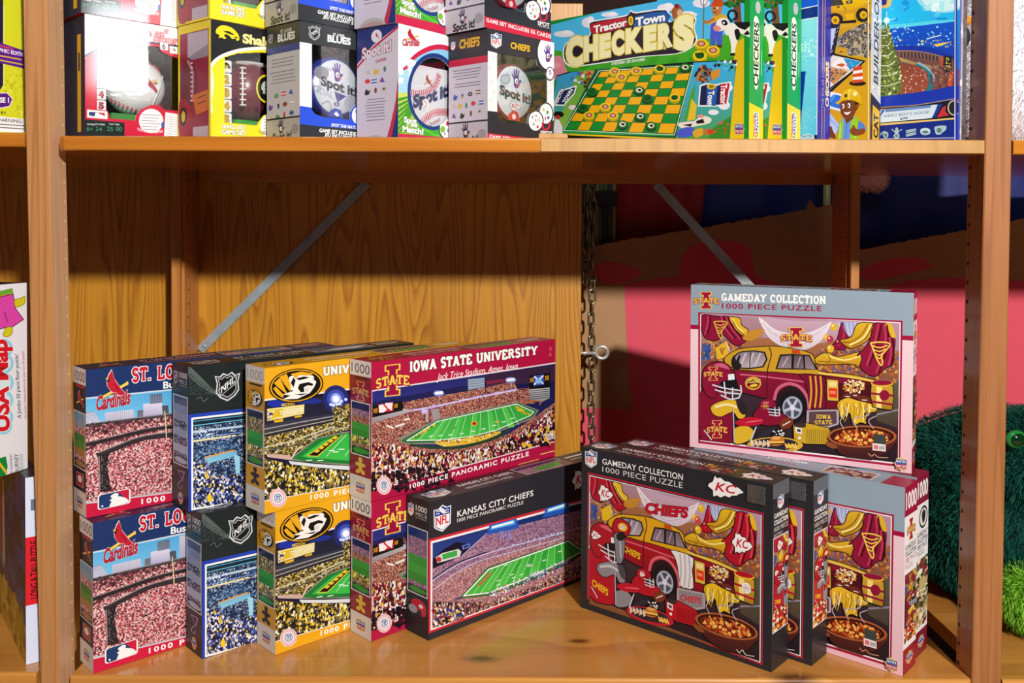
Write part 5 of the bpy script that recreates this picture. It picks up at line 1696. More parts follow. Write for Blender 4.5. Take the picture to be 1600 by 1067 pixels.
def f_kcp(A):
    A.fill('2b2a31')
    A.poly([(150, 508), (1100, 258), (1100, 650), (148, 998)], 'c8283c'); A.poly([(166, 517), (1100, 270), (1100, 640), (165, 980)], 'f0eaee'); A.poly([(176, 526), (1100, 280), (1100, 630), (174, 966)], '142050', g='2a3470')
    A.poly([(176, 526), (1100, 280), (1100, 340), (700, 440), (176, 620)], '16225c', g='24408c')
    A.poly([(176, 610), (230, 560), (300, 520), (360, 530), (380, 560), (180, 660)], '0e1028')
    A.poly([(176, 660), (330, 590), (460, 475), (600, 440), (865, 375), (1100, 320), (1100, 560), (965, 560), (885, 512), (470, 655), (330, 800), (176, 850)], mat=CR_KC)
    A.poly([(176, 740), (330, 660), (600, 560), (865, 480), (1100, 420), (1100, 545), (960, 552), (885, 508), (470, 650), (330, 800), (176, 870)], mat=CR_KCR)
    A.line([(176, 720), (300, 640), (460, 580), (640, 530), (865, 470), (1100, 405)], 5, 'c8c4e8', curve=3); A.line([(180, 770), (300, 680), (420, 620), (640, 560), (865, 498)], 5, 'b8b4d8', curve=3)
    A.line([(176, 712), (300, 632), (460, 572)], 7, '2a2440', curve=3); A.line([(330, 590), (460, 475)], 4, 'b0a8c8')
    A.scatter(50, 470, 450, 860, 560, ['c8d0ff', '98a8f0', 'e8ecff'], 3, 5, fn=lambda x, y: abs(y - (575 - (x - 470) * .27)) < 8)
    for (x0, y0, x1, y1) in ((484, 448, 598, 418), (778, 360, 866, 332)):
        A.poly([(x0 - 26, y0 + 36), (x0 - 10, y0 - 16), (x1 + 16, y1 - 20), (x1 + 30, y1 + 30)], '2458b8'); A.poly([(x0 - 8, y0 + 10), (x0, y0 - 12), (x1 + 6, y1 - 14), (x1 + 10, y1 + 10)], '58b0f4'); A.poly([(x0 + 2, y0 + 2), (x0 + 2, y0 - 8), (x1, y1 - 8), (x1, y1 + 2)], 'f4fcff')
    for i in range(5):
        A.line([(530 + i * 14, 460), (528 + i * 15, 505)], 4, '7888e0')
    A.poly([(192, 600), (225, 578), (310, 556), (326, 570), (318, 596), (230, 622), (200, 628)], 'd8d4d4'); A.poly([(226, 584), (304, 562), (304, 592), (228, 612)], '3aa84a'); A.oval(208, 610, 14, 14, 'b83040')
    A.poly([(330, 538), (370, 526), (370, 548), (332, 560)], '5a78c8'); A.poly([(338, 542), (362, 534), (362, 544), (340, 552)], '1a2450')
    A.poly([(320, 806), (462, 652), (888, 508), (972, 560), (900, 622), (660, 730), (480, 806), (360, 818)], '3c6a3a')
    A.poly([(338, 802), (470, 662), (884, 516), (960, 568), (860, 620), (640, 716), (470, 782)], '2a9a34', g='42b840')
    for i in range(12):
        t = i / 12
        x0, y0 = 490 + 390 * t, 662 - 142 * t; x1, y1 = 380 + 520 * t, 800 - 200 * t ** 1.1
        if i % 2:
            A.poly([(x0, y0), (x0 + 30, y0 - 11), (x1 + 40, y1 - 14), (x1, y1)], '3fb83e', g='52c84c')
        A.line([(x0, y0), (x1, y1)], 2.5, 'b8e4b4')
    A.line([(338, 800), (470, 662), (884, 516), (960, 568), (860, 622), (640, 720), (470, 784), (338, 800)], 6, 'f4f8f4')
    for i in range(7):
        A.line([(408 + i * 9, 748 - i * 10), (432 + i * 9, 742 - i * 10)], 6, 'b86048')
    for (x, y) in ((520, 720), (590, 690), (680, 645), (760, 616), (520, 742), (640, 690), (600, 705), (560, 640), (840, 570)):
        A.line([(x - 10, y + 3), (x + 10, y - 3)], 5, 'd0ecd0')
    A.oval(682, 642, 16, 7, 'b8c8c0')
    A.poly([(330, 812), (480, 800), (660, 735), (900, 628), (975, 572), (1100, 560), (1100, 640), (174, 968), (174, 850)], mat=CR_KCR)
    A.scatter(150, 470, 610, 900, 800, ['e0e4f0', 'c8ccd8', '8a94b8', 'b8683c', 'f0f0f4', '4a78b8'], 4, 8, fn=lambda x, y: abs(y - (795 - (x - 480) * .42)) < 20)
    A.poly([(174, 830), (300, 830), (480, 830), (700, 750), (900, 662), (1100, 580), (1100, 640), (174, 968)], mat=CR_KCN)
    A.poly([(174, 880), (320, 870), (430, 850), (330, 920), (174, 968)], mat=CR_KCN)
    A.oval(268, 912, 15, 18, 'f0c838'); A.scatter(50, 180, 870, 360, 960, ['1c1418', '7a1c28', 'e8e0e0', '2a3a80', 'c8b060'], 7, 14, fn=lambda x, y: y < 955 - (x - 174) * .33)
    A.text('KANSAS CITY CHIEFS', 305, 391, 702, 280, 31, 'f4f4f4', h1=29, bold=.018, sp=1.08)
    A.text('1000 PIECE PANORAMIC PUZZLE', 304, 418, 650, 322, 18, 'e4e4e4', h1=17, bold=.005, sp=1.05)
    shield_nfl(A, 227, 396, 92, 140, -.2)
    arrowhead(A, 955, 192, 100, 110, -.25)


def lg_state(A, x, y, w, h): state_logo(A, x, y, w, h, 0, '96103a', 'd8b048')
def lg_tiger(A, x, y, w, h): tiger(A, x, y, w * 1.1, h)
def lg_bird(A, x, y, w, h): bird(A, x, y, w * .8, h, script=False)
def lg_nhl(A, x, y, w, h): shield_nhl(A, x, y, w, h)
def lg_nfl(A, x, y, w, h): shield_nfl(A, x, y, w, h)
def ft_isu(A): puzzleman(A, 50, 762, 48, 118, 'd8b040', '7a1024')
def ft_miz(A): puzzleman(A, 50, 762, 48, 118, '241c10', 'c89020')
def ft_stl(A): A.rect(22, 720, 78, 812, 'c0a0a0'); A.rect(26, 724, 74, 808, 'a82030'); A.oval(50, 760, 16, 24, 'e8d8d8')
def ft_blu(A):
    A.poly([(28, 745), (78, 735), (62, 810)], '8a8098'); A.poly([(36, 752), (70, 746), (58, 796)], '2a2048'); A.line([(62, 800), (40, 830), (34, 860), (52, 866), (58, 840)], 5, '8a8098', curve=3)
    badge(A, 50, 935, 34, 90)
def ft_kcp(A):
    A.poly(sm([(22, 800), (30, 750), (60, 735), (86, 760), (88, 830), (70, 850), (66, 810), (40, 820)], 3), 'c02038'); A.poly(sm([(14, 800), (40, 790), (50, 830), (30, 850), (12, 835)], 2), '9a9aa0'); A.oval(66, 780, 10, 14, 'e8e0e0')


NV = ('20265c', None); GR = ('3a9a3c', None)
T_ISU = dict(base='ae1440', side='8c1430', top='a01238', crop=(530, 520, 3.951), fq=[(579.0, 567.1), (866.0, 530.7), (865.0, 712.5), (578.7, 785.6)], front=f_isu, sidelogo=lg_state, foot=ft_isu, ink='2a1218', crowd=CR_ISU, field='3a9a3c', title='IOWA STATE UNIVERSITY', tcol='f0e4e4', toplogo=lg_state,
             bands=[NV, ('5a4878', CR_KC), ('8a4048', CR_ISU), GR, ('2f8a34', None), ('b8a048', CR_MIZN)])
T_MIZ = dict(base='e6a71c', side='d0941a', top='dca01c', crop=(360, 520, 3.557), fq=[(416.3, 577.6), (731.3, 536.1), (730.6, 723.8), (416.4, 806.9)], front=f_miz, sidelogo=lg_tiger, foot=ft_miz, ink='2a2010', num='a89a88', crowd=CR_MIZ, field='3a9a3c', title='UNIVERSITY OF MISSOURI', tcol='fff8e8', toplogo=lg_tiger,
             bands=[('1c1c3a', None), ('5a5a78', CR_MIZ), ('5a4c2a', CR_MIZ), ('2f9a3c', None), ('2a8a34', None), ('c8a848', CR_MIZN)])
T_STL = dict(base='1c3266', side='1e1c30', top='1a2444', crop=(100, 520, 3.557), fq=[(133.9, 578.9), (524.4, 540.4), (524.2, 733.1), (134.8, 810.7)], front=f_stl, sidelogo=lg_bird, foot=ft_stl, ink='c01a34', crowd=CR_STL, field='6a8a3a', title='ST. LOUIS CARDINALS', tcol='e8a8b0', toplogo=lg_bird,
             bands=[('6a9ac0', None), ('8a9ab0', None), ('8a5a5c', CR_STL), ('3a7a34', None), ('5a8a30', None), ('a87848', None)])
T_BLU = dict(base='1f2626', side='1a1c22', top='181c1e', dark=True, crop=(100, 520, 3.557), fq=[(293.6, 574.1), (645.5, 536.3), (645.0, 724.6), (294.1, 800.4)], front=f_blu, sidelogo=lg_nhl, foot=ft_blu, ink='d8d8dc', crowd=CR_BLU, field='c8d8e8', title='ST. LOUIS BLUES', tcol='d8dce0', toplogo=lg_nhl,
             bands=[('3a4468', None), ('7a86b0', None), ('8a98b8', None), ('1c2858', CR_BLU), ('98a8c8', None), ('2a3a70', CR_BLU), ('a8b4cc', None)])
T_KCP = dict(base='2b2a31', side='232228', top='232227', dark=True, crop=(620, 690, 3.335), fq=[(666.9, 783.6), (941.0, 712.1), (939.9, 892.6), (666.3, 999.6)], front=f_kcp, sidelogo=lg_nfl, foot=ft_kcp, ink='d8d8dc', crowd=CR_KC, field='3a9a3c', title='KANSAS CITY CHIEFS', tcol='e8e8ea', toplogo=lg_nfl,
             bands=[('1c3470', None), ('3a3c78', CR_KC), ('7a5078', CR_KC), ('3a9a38', None), ('42a840', None), ('389038', None)])
D2R = math.radians
H = PAN[1]


def pano_pair(th, poses, labels, grp):
    o = pano_box(th).build('puzzle_box')
    first = True
    for (x, y, z, a), lb in zip(poses, labels):
        b = o if first else copy_tree(o, (0, 0, 0), 0)
        first = False
        b.location = (x, y, z + (.0005 if z == 0 else .0010)); b.rotation_euler[2] = D2R(a)
        tag(b, lb, 'puzzle box', grp)


GP = 'long stadium puzzle boxes stacked two high'
pano_pair(T_STL, [(-.5514, .0062, 0, 42.6), (-.5695, .0272, H, 42.2)], ['navy and red ballpark puzzle box, bottom of the stack beside the left post', 'navy and red ballpark puzzle box, top of the stack beside the left post'], GP)
pano_pair(T_BLU, [(-.4215, .0488, 0, 42.8), (-.4425, .0570, H, 43.0)], ['black hockey arena puzzle box with blue frame, standing on the lower shelf', 'black hockey arena puzzle box with blue frame, stacked on its twin'], GP)
pano_pair(T_MIZ, [(-.3245, .0618, 0, 43.4), (-.3355, .0470, H, 44.2)], ['yellow stadium puzzle box with tiger head oval, standing on the lower shelf', 'yellow stadium puzzle box with tiger head oval, stacked on its twin'], GP)
pano_pair(T_ISU, [(-.1985, .1040, 0, 44.0), (-.1990, .1036, H, 44.6)], ['maroon stadium puzzle box half hidden behind the black stadium box', 'maroon stadium puzzle box shown in full, on top of its twin'], GP)
pano_pair(T_KCP, [(-.1170, .1080, 0, 44.2)], ['black stadium puzzle box with red frame lying in front of maroon boxes'], None)


def stickered(mb, name, sticker=None):
    o = mb.build('puzzle_box')
    if sticker:
        s = sticker.build(name, o)
        s['label'] = 'silvery hologram sticker'
    return o


# sticker on the black square boxes
L, h, t = GAM
o = game_box(KC).build('puzzle_box')
sb = MB()
q = Art(MB(), (0, 0, h), (1, 0, 0), (0, 0, -1), L, h); q.crop(890, 660, 2.622).quad([(908.9, 697.7), (1208.1, 758.1), (1205.2, 1050.9), (907.4, 948.9)])
c = [q.map(p) for p in ((730, 249), (805, 266), (803, 342), (728, 324))]
u0 = sum(p[0] for p in c) / 4; v0 = sum(p[1] for p in c) / 4; w0 = (c[1][0] - c[0][0]) / 2 * L; h0 = (c[3][1] - c[0][1]) / 2 * h
sb.box(u0 * L - w0, u0 * L + w0, -.0022, -.0014, h - v0 * h - h0, h - v0 * h + h0, FOIL, bev=.0003)
st = sb.build('hologram_sticker', o); st['label'] = 'silvery hologram sticker'
o.location = (.1097, .2277, .0005); o.rotation_euler[2] = D2R(-41.2)
GK = 'black square tailgate puzzle boxes'
tag(o, 'black puzzle box with red truck painting, nearest of the two', 'puzzle box', GK)
b = copy_tree(o, (.1696, .2462, .0005), D2R(-41.2))
tag(b, 'black puzzle box with red truck painting, mostly hidden behind its nearer twin', 'puzzle box', GK)
o = game_box(ISU).build('puzzle_box')
o.location = (.282, .2186, .0005); o.rotation_euler[2] = D2R(-41.4)
GI = 'grey and pink square tailgate puzzle boxes'
tag(o, 'grey and pink puzzle box on the lower shelf behind the black ones, left part hidden', 'puzzle box', GI)
b = copy_tree(o, (.277, .2249, h + .0012), D2R(-28.3))
tag(b, 'grey and pink puzzle box with gold truck painting standing on top of the other boxes', 'puzzle box', GI)


def fsu_box():
    mb = MB(); L, h, t = GAM
    carton_body(mb, L, h, t, '6a1a30')
    A = face_art(mb, 'front', L, h, t); A.fill('8b9cab', g='d8c0b8'); A.clip = (.06, .2, .94, .94); A.fill('6a3a34')
    T = face_art(mb, 'top', L, h, t); T.fill('7a1c34')
    S = face_art(mb, 'right', L, h, t); S.fill('f0eef4'); S.quad([(0, 0), (100, 0), (100, 1000), (0, 1000)])
    S.rect(0, 0, 100, 160, '8a1a3a'); S.rect(0, 865, 100, 1000, '7a1630')
    S.text('1000', 8, 122, 94, 122, 84, 'f6f2f4', bold=.05)
    S.oval(58, 240, 36, 62, '1c1a1c'); S.oval(58, 240, 29, 50, 'e8e0dc'); S.poly(sm([(44, 220), (60, 200), (76, 222), (70, 262), (54, 275), (48, 250)], 3), '2a2422')
    for i, (tt, x1) in enumerate((('GAMEDAY', 94), ('COLLECTION', 94), ('1000 PIECE', 94), ('PUZZLE', 66))):
        (S.slab if i < 2 else S.text)(tt, 8, 340 + i * 34, x1, 340 + i * 34, 25, '2a2428')
    S.rect(4, 462, 98, 840, 'fff'); S.rect(7, 467, 95, 835, '5a4a3a')
    S.scatter(160, 8, 468, 94, 835, ['b8a878', '8c1c34', '3a2a28', 'd8c8a0', '6a5a3a', 'a88a50', 'f0e8d8', '2a3a2a'], 9, 24)
    S.oval(56, 620, 30, 50, 'c8b070'); S.line([(30, 640), (84, 655)], 6, 'e8e8ec'); S.line([(30, 665), (84, 680)], 6, 'e8e8ec')
    badge(S, 50, 930, 60, 70)
    return mb


o = fsu_box().build('puzzle_box'); o.location = (.3186, .2673, .0005); o.rotation_euler[2] = D2R(-41.4)
tag(o, 'puzzle box behind the grey one, only its right end showing by green plush', 'puzzle box')
# ================================================================== upper shelf: window boxes
WL, WH, WT = .146, .164, .080
SL, ST = .160, .085
DARKIN = plain('box_inside', '141216', .8)
STITCH = 'c81c3c'


def window_carton(L, h, t, base, hole_uv, inside=None):
    """open carton: five printed sides, dark lining, front card with a cut-out"""
    mb = MB()
    c = base
    i = .0012
    for P, cc in (([(0, t, 0), (0, t, h), (L, t, h), (L, t, 0)], c), ([(0, 0, 0), (0, 0, h), (0, t, h), (0, t, 0)], c), ([(L, 0, 0), (L, t, 0), (L, t, h), (L, 0, h)], c), ([(0, 0, h), (L, 0, h), (L, t, h), (0, t, h)], c), ([(0, 0, 0), (0, t, 0), (L, t, 0), (L, 0, 0)], c)):
        mb.face(P, PRINT, cc)
    a, b = i, L - i
    im = inside or DARKIN
    mb.face([(a, t - i, i), (b, t - i, i), (b, t - i, h - i), (a, t - i, h - i)], im)
    mb.face([(a, 0, i), (a, t - i, i), (a, t - i, h - i), (a, 0, h - i)], im)
    mb.face([(b, 0, i), (b, 0, h - i), (b, t - i, h - i), (b, t - i, i)], im)
    mb.face([(a, 0, h - i), (a, t - i, h - i), (b, t - i, h - i), (b, 0, h - i)], im)
    mb.face([(a, 0, i), (b, 0, i), (b, t - i, i), (a, t - i, i)], im)
    # back of the front card and its cut edge
    H3 = [(u * L, h - v * h) for u, v in hole_uv]
    loops = [[Vector((0, 0, 0)), Vector((L, 0, 0)), Vector((L, h, 0)), Vector((0, h, 0))], [Vector((x, z, 0)) for x, z in H3]]
    al = [(p.x, p.y) for l in loops for p in l]
    for tr in tessellate_polygon(loops):
        mb.face([(al[k][0], i, al[k][1]) for k in tr], im)
    n = len(H3)
    for k in range(n):
        p, q = H3[k], H3[(k + 1) % n]
        mb.face([(p[0], 0, p[1]), (q[0], 0, q[1]), (q[0], i, q[1]), (p[0], i, p[1])], PRINT, 'c8c4c8')
    return mb


def film(parent, L, h, hole_uv):
    mb = MB()
    u0 = max(0.01, min(p[0] for p in hole_uv) - .02); u1 = min(.99, max(p[0] for p in hole_uv) + .02)
    v0 = max(.01, min(p[1] for p in hole_uv) - .02); v1 = min(.99, max(p[1] for p in hole_uv) + .02)
    mb.box(u0 * L, u1 * L, .0014, .0017, h - v1 * h, h - v0 * h, FILM)
    return mb.build('window_film', parent)


def clipped(A, hole):
    """front card: base colour printed round the cut-out; later shapes are printed outside it"""
    return A


def tin(parent, cx, cz, r, rim, art, depth=.034, y0=.006):
    mb = MB()
    M = Matrix.Translation((cx, y0, cz)) @ Matrix.Rotation(PI / 2, 4, 'X')
    # lathe axis along -y (front)
    mb.lathe([(r * .90, 0.0), (r * .96, -.001), (r, -.004), (r, -.011), (r * 1.015, -.012), (r * 1.015, -.0135), (r, -.0145), (r, -depth + .004), (r * .97, -depth), (0.0001, -depth)], PAINT, rim, 40, M)
    mb.lathe([(0.0001, .0004), (r * .90, .0004), (r * .905, 0)], PAINT, 'd4dce6', 40, M)
    A = Art(mb, (cx - r, y0 - .0005, cz + r), (1, 0, 0), (0, 0, -1), 2 * r, 2 * r, PAINT)
    A.quad([(-1, -1), (1, -1), (1, 1), (-1, 1)])
    art(A)
    return mb.build('game_tin', parent)


def hand(A, cx, cy, w, h, c='5a3090', sl=0.0):
    T = XF(cx, cy, w, h, sl)
    A.poly(T(sm([(-.55, .1), (-.95, -.35), (-.8, -.5), (-.5, -.2), (-.6, -.85), (-.4, -.92), (-.25, -.3), (-.15, -1), (.1, -1), (.12, -.3), (.35, -.9), (.55, -.85), (.42, -.15), (.6, .1), (.9, .0), (.95, .25), (.6, .6), (.3, .95), (-.35, .95), (-.55, .5)], 3)), c)
    A.oval(*T([(0, .25)])[0], w * .17, h * .15, 'f0f0f4', n=12); A.oval(*T([(.05, .28)])[0], w * .07, h * .07, '1a1a20', n=8)
    A.poly(T([(.3, .5), (.7, .35), (.65, .75), (.35, .8)]), 'c86a30')


def spotit(A, x0, y0, x1, y1, hh, c='1c1c24', ol='c8ccd4'):
    A.text('Spot it!', x0, y0, x1, y1, hh, c, bold=.06, ol=((.05, ol),))


def icons(A, spots, w, h, seed=1):
    R = random.Random(seed)
    cols = ['c83040', '2a2a30', 'd8a838', '3a5aa8', '7a3a24', '4a8a48', '6a4a90', 'b8b0a8']
    for i, (x, y) in enumerate(spots):
        k = (i + seed) % 5; c = cols[(i * 3 + seed) % 8]; c2 = cols[(i * 5 + seed + 2) % 8]
        if k == 0:
            A.oval(x, y, w, h * .8, c, n=10); A.oval(x, y, w * .4, h * .3, c2, n=8)
        elif k == 1:
            A.rect(x - w, y - h * .7, x + w, y + h * .7, c); A.rect(x - w, y - h * .2, x + w, y + h * .2, 'e8e8e8')
        elif k == 2:
            A.poly([(x, y - h), (x + w, y + h), (x - w, y + h * .7)], c)
        elif k == 3:
            A.poly(sm([(x - w, y + h), (x - w * .5, y - h), (x + w * .3, y - h * .2), (x + w, y - h * .6), (x + w * .5, y + h)], 2), c)
        else:
            A.oval(x, y, w * .5, h, c, n=8); A.rect(x - w * .2, y, x + w * .3, y + h, c2)


def lines(A, x0, x1, ys, w, c, sl=0.0, seed=2):
    R = random.Random(seed)
    for y in ys:
        a, b = x0 + R.uniform(0, .12) * (x1 - x0), x1 - R.uniform(0, .12) * (x1 - x0)
        A.line([(a, y + a * sl), (b, y + b * sl)], w, c)


def seams(A, c=STITCH, k=1.0, both=True):
    """curved rows of baseball stitches"""
    for s_ in ((1, -1) if both else (1,)):
        pts = [(-.95, -.02 * s_ - .02), (-.5, -.06), (-.05, -.22), (.3, -.5), (.45, -.86)] if s_ > 0 else [(-.45, .9), (-.1, .62), (.35, .45), (.7, .42), (1.0, .36)]
        P = sm(pts, 5, False)
        A.line(P, .025 * k, 'd07080')
        for i in range(1, len(P) - 1):
            dx, dy = P[i + 1][0] - P[i - 1][0], P[i + 1][1] - P[i - 1][1]
            l = math.hypot(dx, dy) or 1
            nx, ny = -dy / l * .12, dx / l * .12
            tx, ty = dx / l * .05, dy / l * .05
            A.line([(P[i][0] - tx, P[i][1] - ty), (P[i][0] + nx, P[i][1] + ny)], .04 * k, c); A.line([(P[i][0] - tx, P[i][1] - ty), (P[i][0] - nx, P[i][1] - ny)], .04 * k, c)


def box_front(crop, fq, hole, base, draw, L, h, t, inside=None, ink=None):
    """window box whose artwork sheet is a crop of its front; hole in sheet coordinates"""
    probe = Art(MB(), (0, 0, h), (1, 0, 0), (0, 0, -1), L, h); probe.crop(*crop).quad(fq)
    huv = [tuple(min(.985, max(.015, c)) for c in probe.map(p)) for p in hole]
    mb = window_carton(L, h, t, base, huv, inside)
    A = Art(mb, (0, 0, h), (1, 0, 0), (0, 0, -1), L, h, ink); A.crop(*crop).quad(fq)
    # card layer with the cut-out
    full = [(0, 0), (1, 0), (1, 1), (0, 1)]
    hh = A.h; cc = A.c
    A.h = [1, 0, 0, 0, 1, 0, 0, 0, 1.0]; A.c = (0, 0, 1.0)
    A.poly(full, base, hole=huv)
    A.h, A.c = hh, cc
    A.huv = huv
    emit0 = A.emit
    # anything printed later never crosses the cut-out: split shapes against it by triangle sampling
    def inside_hole(u, v):
        c = False
        n = len(huv)
        for i in range(n):
            (x0, y0), (x1, y1) = huv[i - 1], huv[i]
            if (y0 > v) != (y1 > v) and u < (x1 - x0) * (v - y0) / (y1 - y0) + x0:
                c = not c
        return c
    def emit(tri, mat, cols, d=0):
        ins = [inside_hole(*p) for p in tri]
        cen = inside_hole(sum(p[0] for p in tri) / 3, sum(p[1] for p in tri) / 3)
        m = max(abs(tri[i][0] - tri[i - 1][0]) + abs(tri[i][1] - tri[i - 1][1]) for i in range(3))
        if m < .012 or d > 6:
            if not cen:
                emit0(tri, mat, cols)
            return
        bx0, bx1 = min(p[0] for p in tri), max(p[0] for p in tri); by0, by1 = min(p[1] for p in tri), max(p[1] for p in tri)
        if bx1 < H0[0] or bx0 > H0[2] or by1 < H0[1] or by0 > H0[3]:
            emit0(tri, mat, cols); return
        if all(ins) and cen and m < .10:
            return
        if m > .10 or any(ins) or cen or near(tri):
            k = max(range(3), key=lambda i: math.hypot(tri[(i + 1) % 3][0] - tri[i][0], tri[(i + 1) % 3][1] - tri[i][1]))
            a, b, c = tri[k], tri[(k + 1) % 3], tri[(k + 2) % 3]
            ca, cb, c3 = cols[k], cols[(k + 1) % 3], cols[(k + 2) % 3]
            mid = ((a[0] + b[0]) / 2, (a[1] + b[1]) / 2); cm = tuple((x + y) / 2 for x, y in zip(ca, cb))
            emit([a, mid, c], mat, [ca, cm, c3], d + .5); emit([mid, b, c], mat, [cm, cb, c3], d + .5)
        else:
            emit0(tri, mat, cols)
    H0 = (min(p[0] for p in huv), min(p[1] for p in huv), max(p[0] for p in huv), max(p[1] for p in huv))
    def near(tri):
        bx0, bx1 = min(p[0] for p in tri), max(p[0] for p in tri); by0, by1 = min(p[1] for p in tri), max(p[1] for p in tri)
        return any(bx0 <= p[0] <= bx1 and by0 <= p[1] <= by1 for p in huv)
    A.emit = emit
    draw(A)
    A.emit = emit0
    return mb, A, huv


def side(mb, L, h, t, which='left'):
    S = face_art(mb, which, L, h, t); S.quad([(0, 0), (100, 0), (100, 200), (0, 200)]); return S


# ---- black and red football tin box
def d_chiefs(A):
    A.poly([(295, 150), (820, 280), (820, 520), (295, 385)], '2f2c36')
    A.poly([(297, 386), (375, 405), (375, 850), (297, 842)], 'e6e6ea'); A.poly([(740, 470), (812, 480), (812, 920), (740, 900)], 'e6e6ea')
    for (x, y) in ((318, 520), (345, 440), (330, 620), (350, 700), (325, 760), (770, 700), (785, 640)):
        A.oval(x, y, 14, 20, 'd0d2d8', n=10, rot=20); A.oval(x, y, 8, 12, 'e6e6ea', n=8)
    A.poly([(297, 842), (820, 930), (820, 1140), (297, 1140)], '2b2930')
    A.poly([(297, 1010), (560, 1042), (812, 1075), (812, 1150), (297, 1150)], 'c8203e')
    A.text('GAME SET INCLUDES 55 CARDS', 314, 1050, 800, 1112, 27, 'f4eef0', bold=.04, sp=1.1)
    A.oval(770, 400, 104, 150, '26242a', n=30); A.oval(772, 398, 92, 136, 'eceaf0', n=30); A.oval(778, 396, 80, 122, 'f6f4f8', n=28)
    A.oval(772, 562, 34, 54, '26242a'); A.oval(773, 560, 27, 45, 'e8e4ee'); hand(A, 773, 550, 26, 42, '8a78b0')
    hand(A, 758, 410, 66, 128)
    shield_nfl(A, 366, 310, 82, 122, .12)
    A.text('CHIEFS', 474, 366, 622, 396, 44, 'e8b428', bold=.06, it=.1, ol=((.05, '1a1418'),))
    A.oval(742, 866, 58, 88, '26242a', n=26); A.oval(742, 864, 49, 76, 'f4f0f2', n=24); A.oval(664, 922, 62, 84, '26242a', n=26); A.oval(664, 920, 53, 73, 'f4f0f2', n=24)
    icons(A, [(725, 830), (755, 850), (738, 900), (760, 895)], 10, 16, 2); icons(A, [(640, 890), (668, 880), (690, 910), (650, 940), (680, 960), (664, 915)], 9, 13, 4)
    A.line([(715, 935), (722, 975), (745, 985), (766, 965), (768, 930)], 13, 'c8203e', curve=3)
    A.text('SPOT', 700, 1020, 790, 1030, 28, 'f4f0f2', bold=.04); A.text('THE MATCH', 706, 1034, 786, 1042, 9, 'd8d4d8', bold=.02)


def t_chiefs(A):
    A.scatter(30, -.8, -.8, .8, .8, ['c0c8d4', 'b8c0cc', 'ccd4de'], .05, .14, True)
    A.oval(-.45, -.4, .26, .18, '98a0ac', rot=-10); A.oval(-.45, -.4, .2, .13, 'b8c0cc', rot=-10)
    hand(A, .12, -.48, .52, .66); spotit(A, -.72, .12, .86, .34, .30, '2a2a34', '9aa0b0')
    arrowhead(A, .05, .48, .56, .38, .1, '6a2028', 'd8dce4')
    A.poly([(-.32, .98), (-.28, .78), (-.05, .62), (.2, .68), (.32, .98)], 'c02838'); A.oval(0, .84, .1, .1, 'e8d8d8')


def s_chiefs(S):
    S.fill('c4bccc'); S.rect(0, 0, 100, 46, '2a2730'); S.rect(0, 46, 100, 58, 'c02040')
    shield_nfl(S, 11, 20, 12, 16); S.text('CHIEFS', 28, 27, 80, 27, 15, 'e0a820', bold=.06, it=.1)
    lines(S, 10, 84, [66, 71, 76, 81, 90, 95], 1.4, '6a6474', seed=4)
    icons(S, [(18, 112), (36, 112), (56, 110), (76, 108), (14, 128), (30, 128), (46, 129), (64, 127), (84, 127), (14, 145), (36, 146), (58, 144), (80, 142)], 6, 5, 3)
    S.rect(0, 157, 100, 160, '1c1a20'); S.rect(0, 160, 100, 200, 'b8b2c0')
    S.oval(86, 182, 11, 9, '98929c'); hand(S, 45, 174, 22, 26, '3a2850'); spotit(S, 20, 198, 76, 196, 13, '141218', 'a8a4b0')


# ---- hockey tin box
def d_blues(A):
    A.poly([(200, 150), (860, 285), (860, 600), (700, 430), (210, 322)], '34383c')
    A.poly([(210, 322), (306, 338), (306, 820), (212, 808)], 'e8ecf2')
    A.poly([(210, 806), (420, 838), (640, 870), (860, 900), (860, 1000), (212, 950)], '2a50d8'); A.poly([(212, 944), (860, 1020), (860, 1140), (212, 1140)], '2c3036')
    A.text('SPOT THE MATCH | TROUVEZ', 452, 962, 800, 1000, 22, 'e8ecf4', bold=.05, it=.2)
    A.text('GAME SET INCLUDES 55 CARDS', 362, 1004, 800, 1050, 26, 'f0f2f4', bold=.05, it=.2); A.text('JEU INCLUANT 55 CARTES', 400, 1036, 760, 1076, 24, 'f0f2f4', bold=.05, it=.2)
    shield_nhl(A, 325, 256, 92, 112, .12)
    A.text('ST. LOUIS', 466, 272, 552, 286, 17, 'e4e8ec', bold=.05); A.text('BLUES', 424, 318, 600, 346, 48, 'f2f4f6', bold=.07)
    A.oval(790, 350, 150, 165, '34383c', n=30); A.oval(790, 345, 138, 150, 'f0f2f6', n=30); A.oval(792, 340, 118, 132, '34383c', n=30); A.oval(794, 336, 104, 120, 'f4f6f8', n=30)
    A.oval(660, 880, 66, 80, '2a50d8', n=26); A.oval(662, 880, 54, 68, 'f0f2f6', n=24); A.line([(700, 800), (712, 770)], 14, '2a50d8')
    icons(A, [(640, 850), (668, 840), (690, 860), (648, 890), (668, 885), (690, 905), (655, 925), (680, 930)], 9, 12, 6)


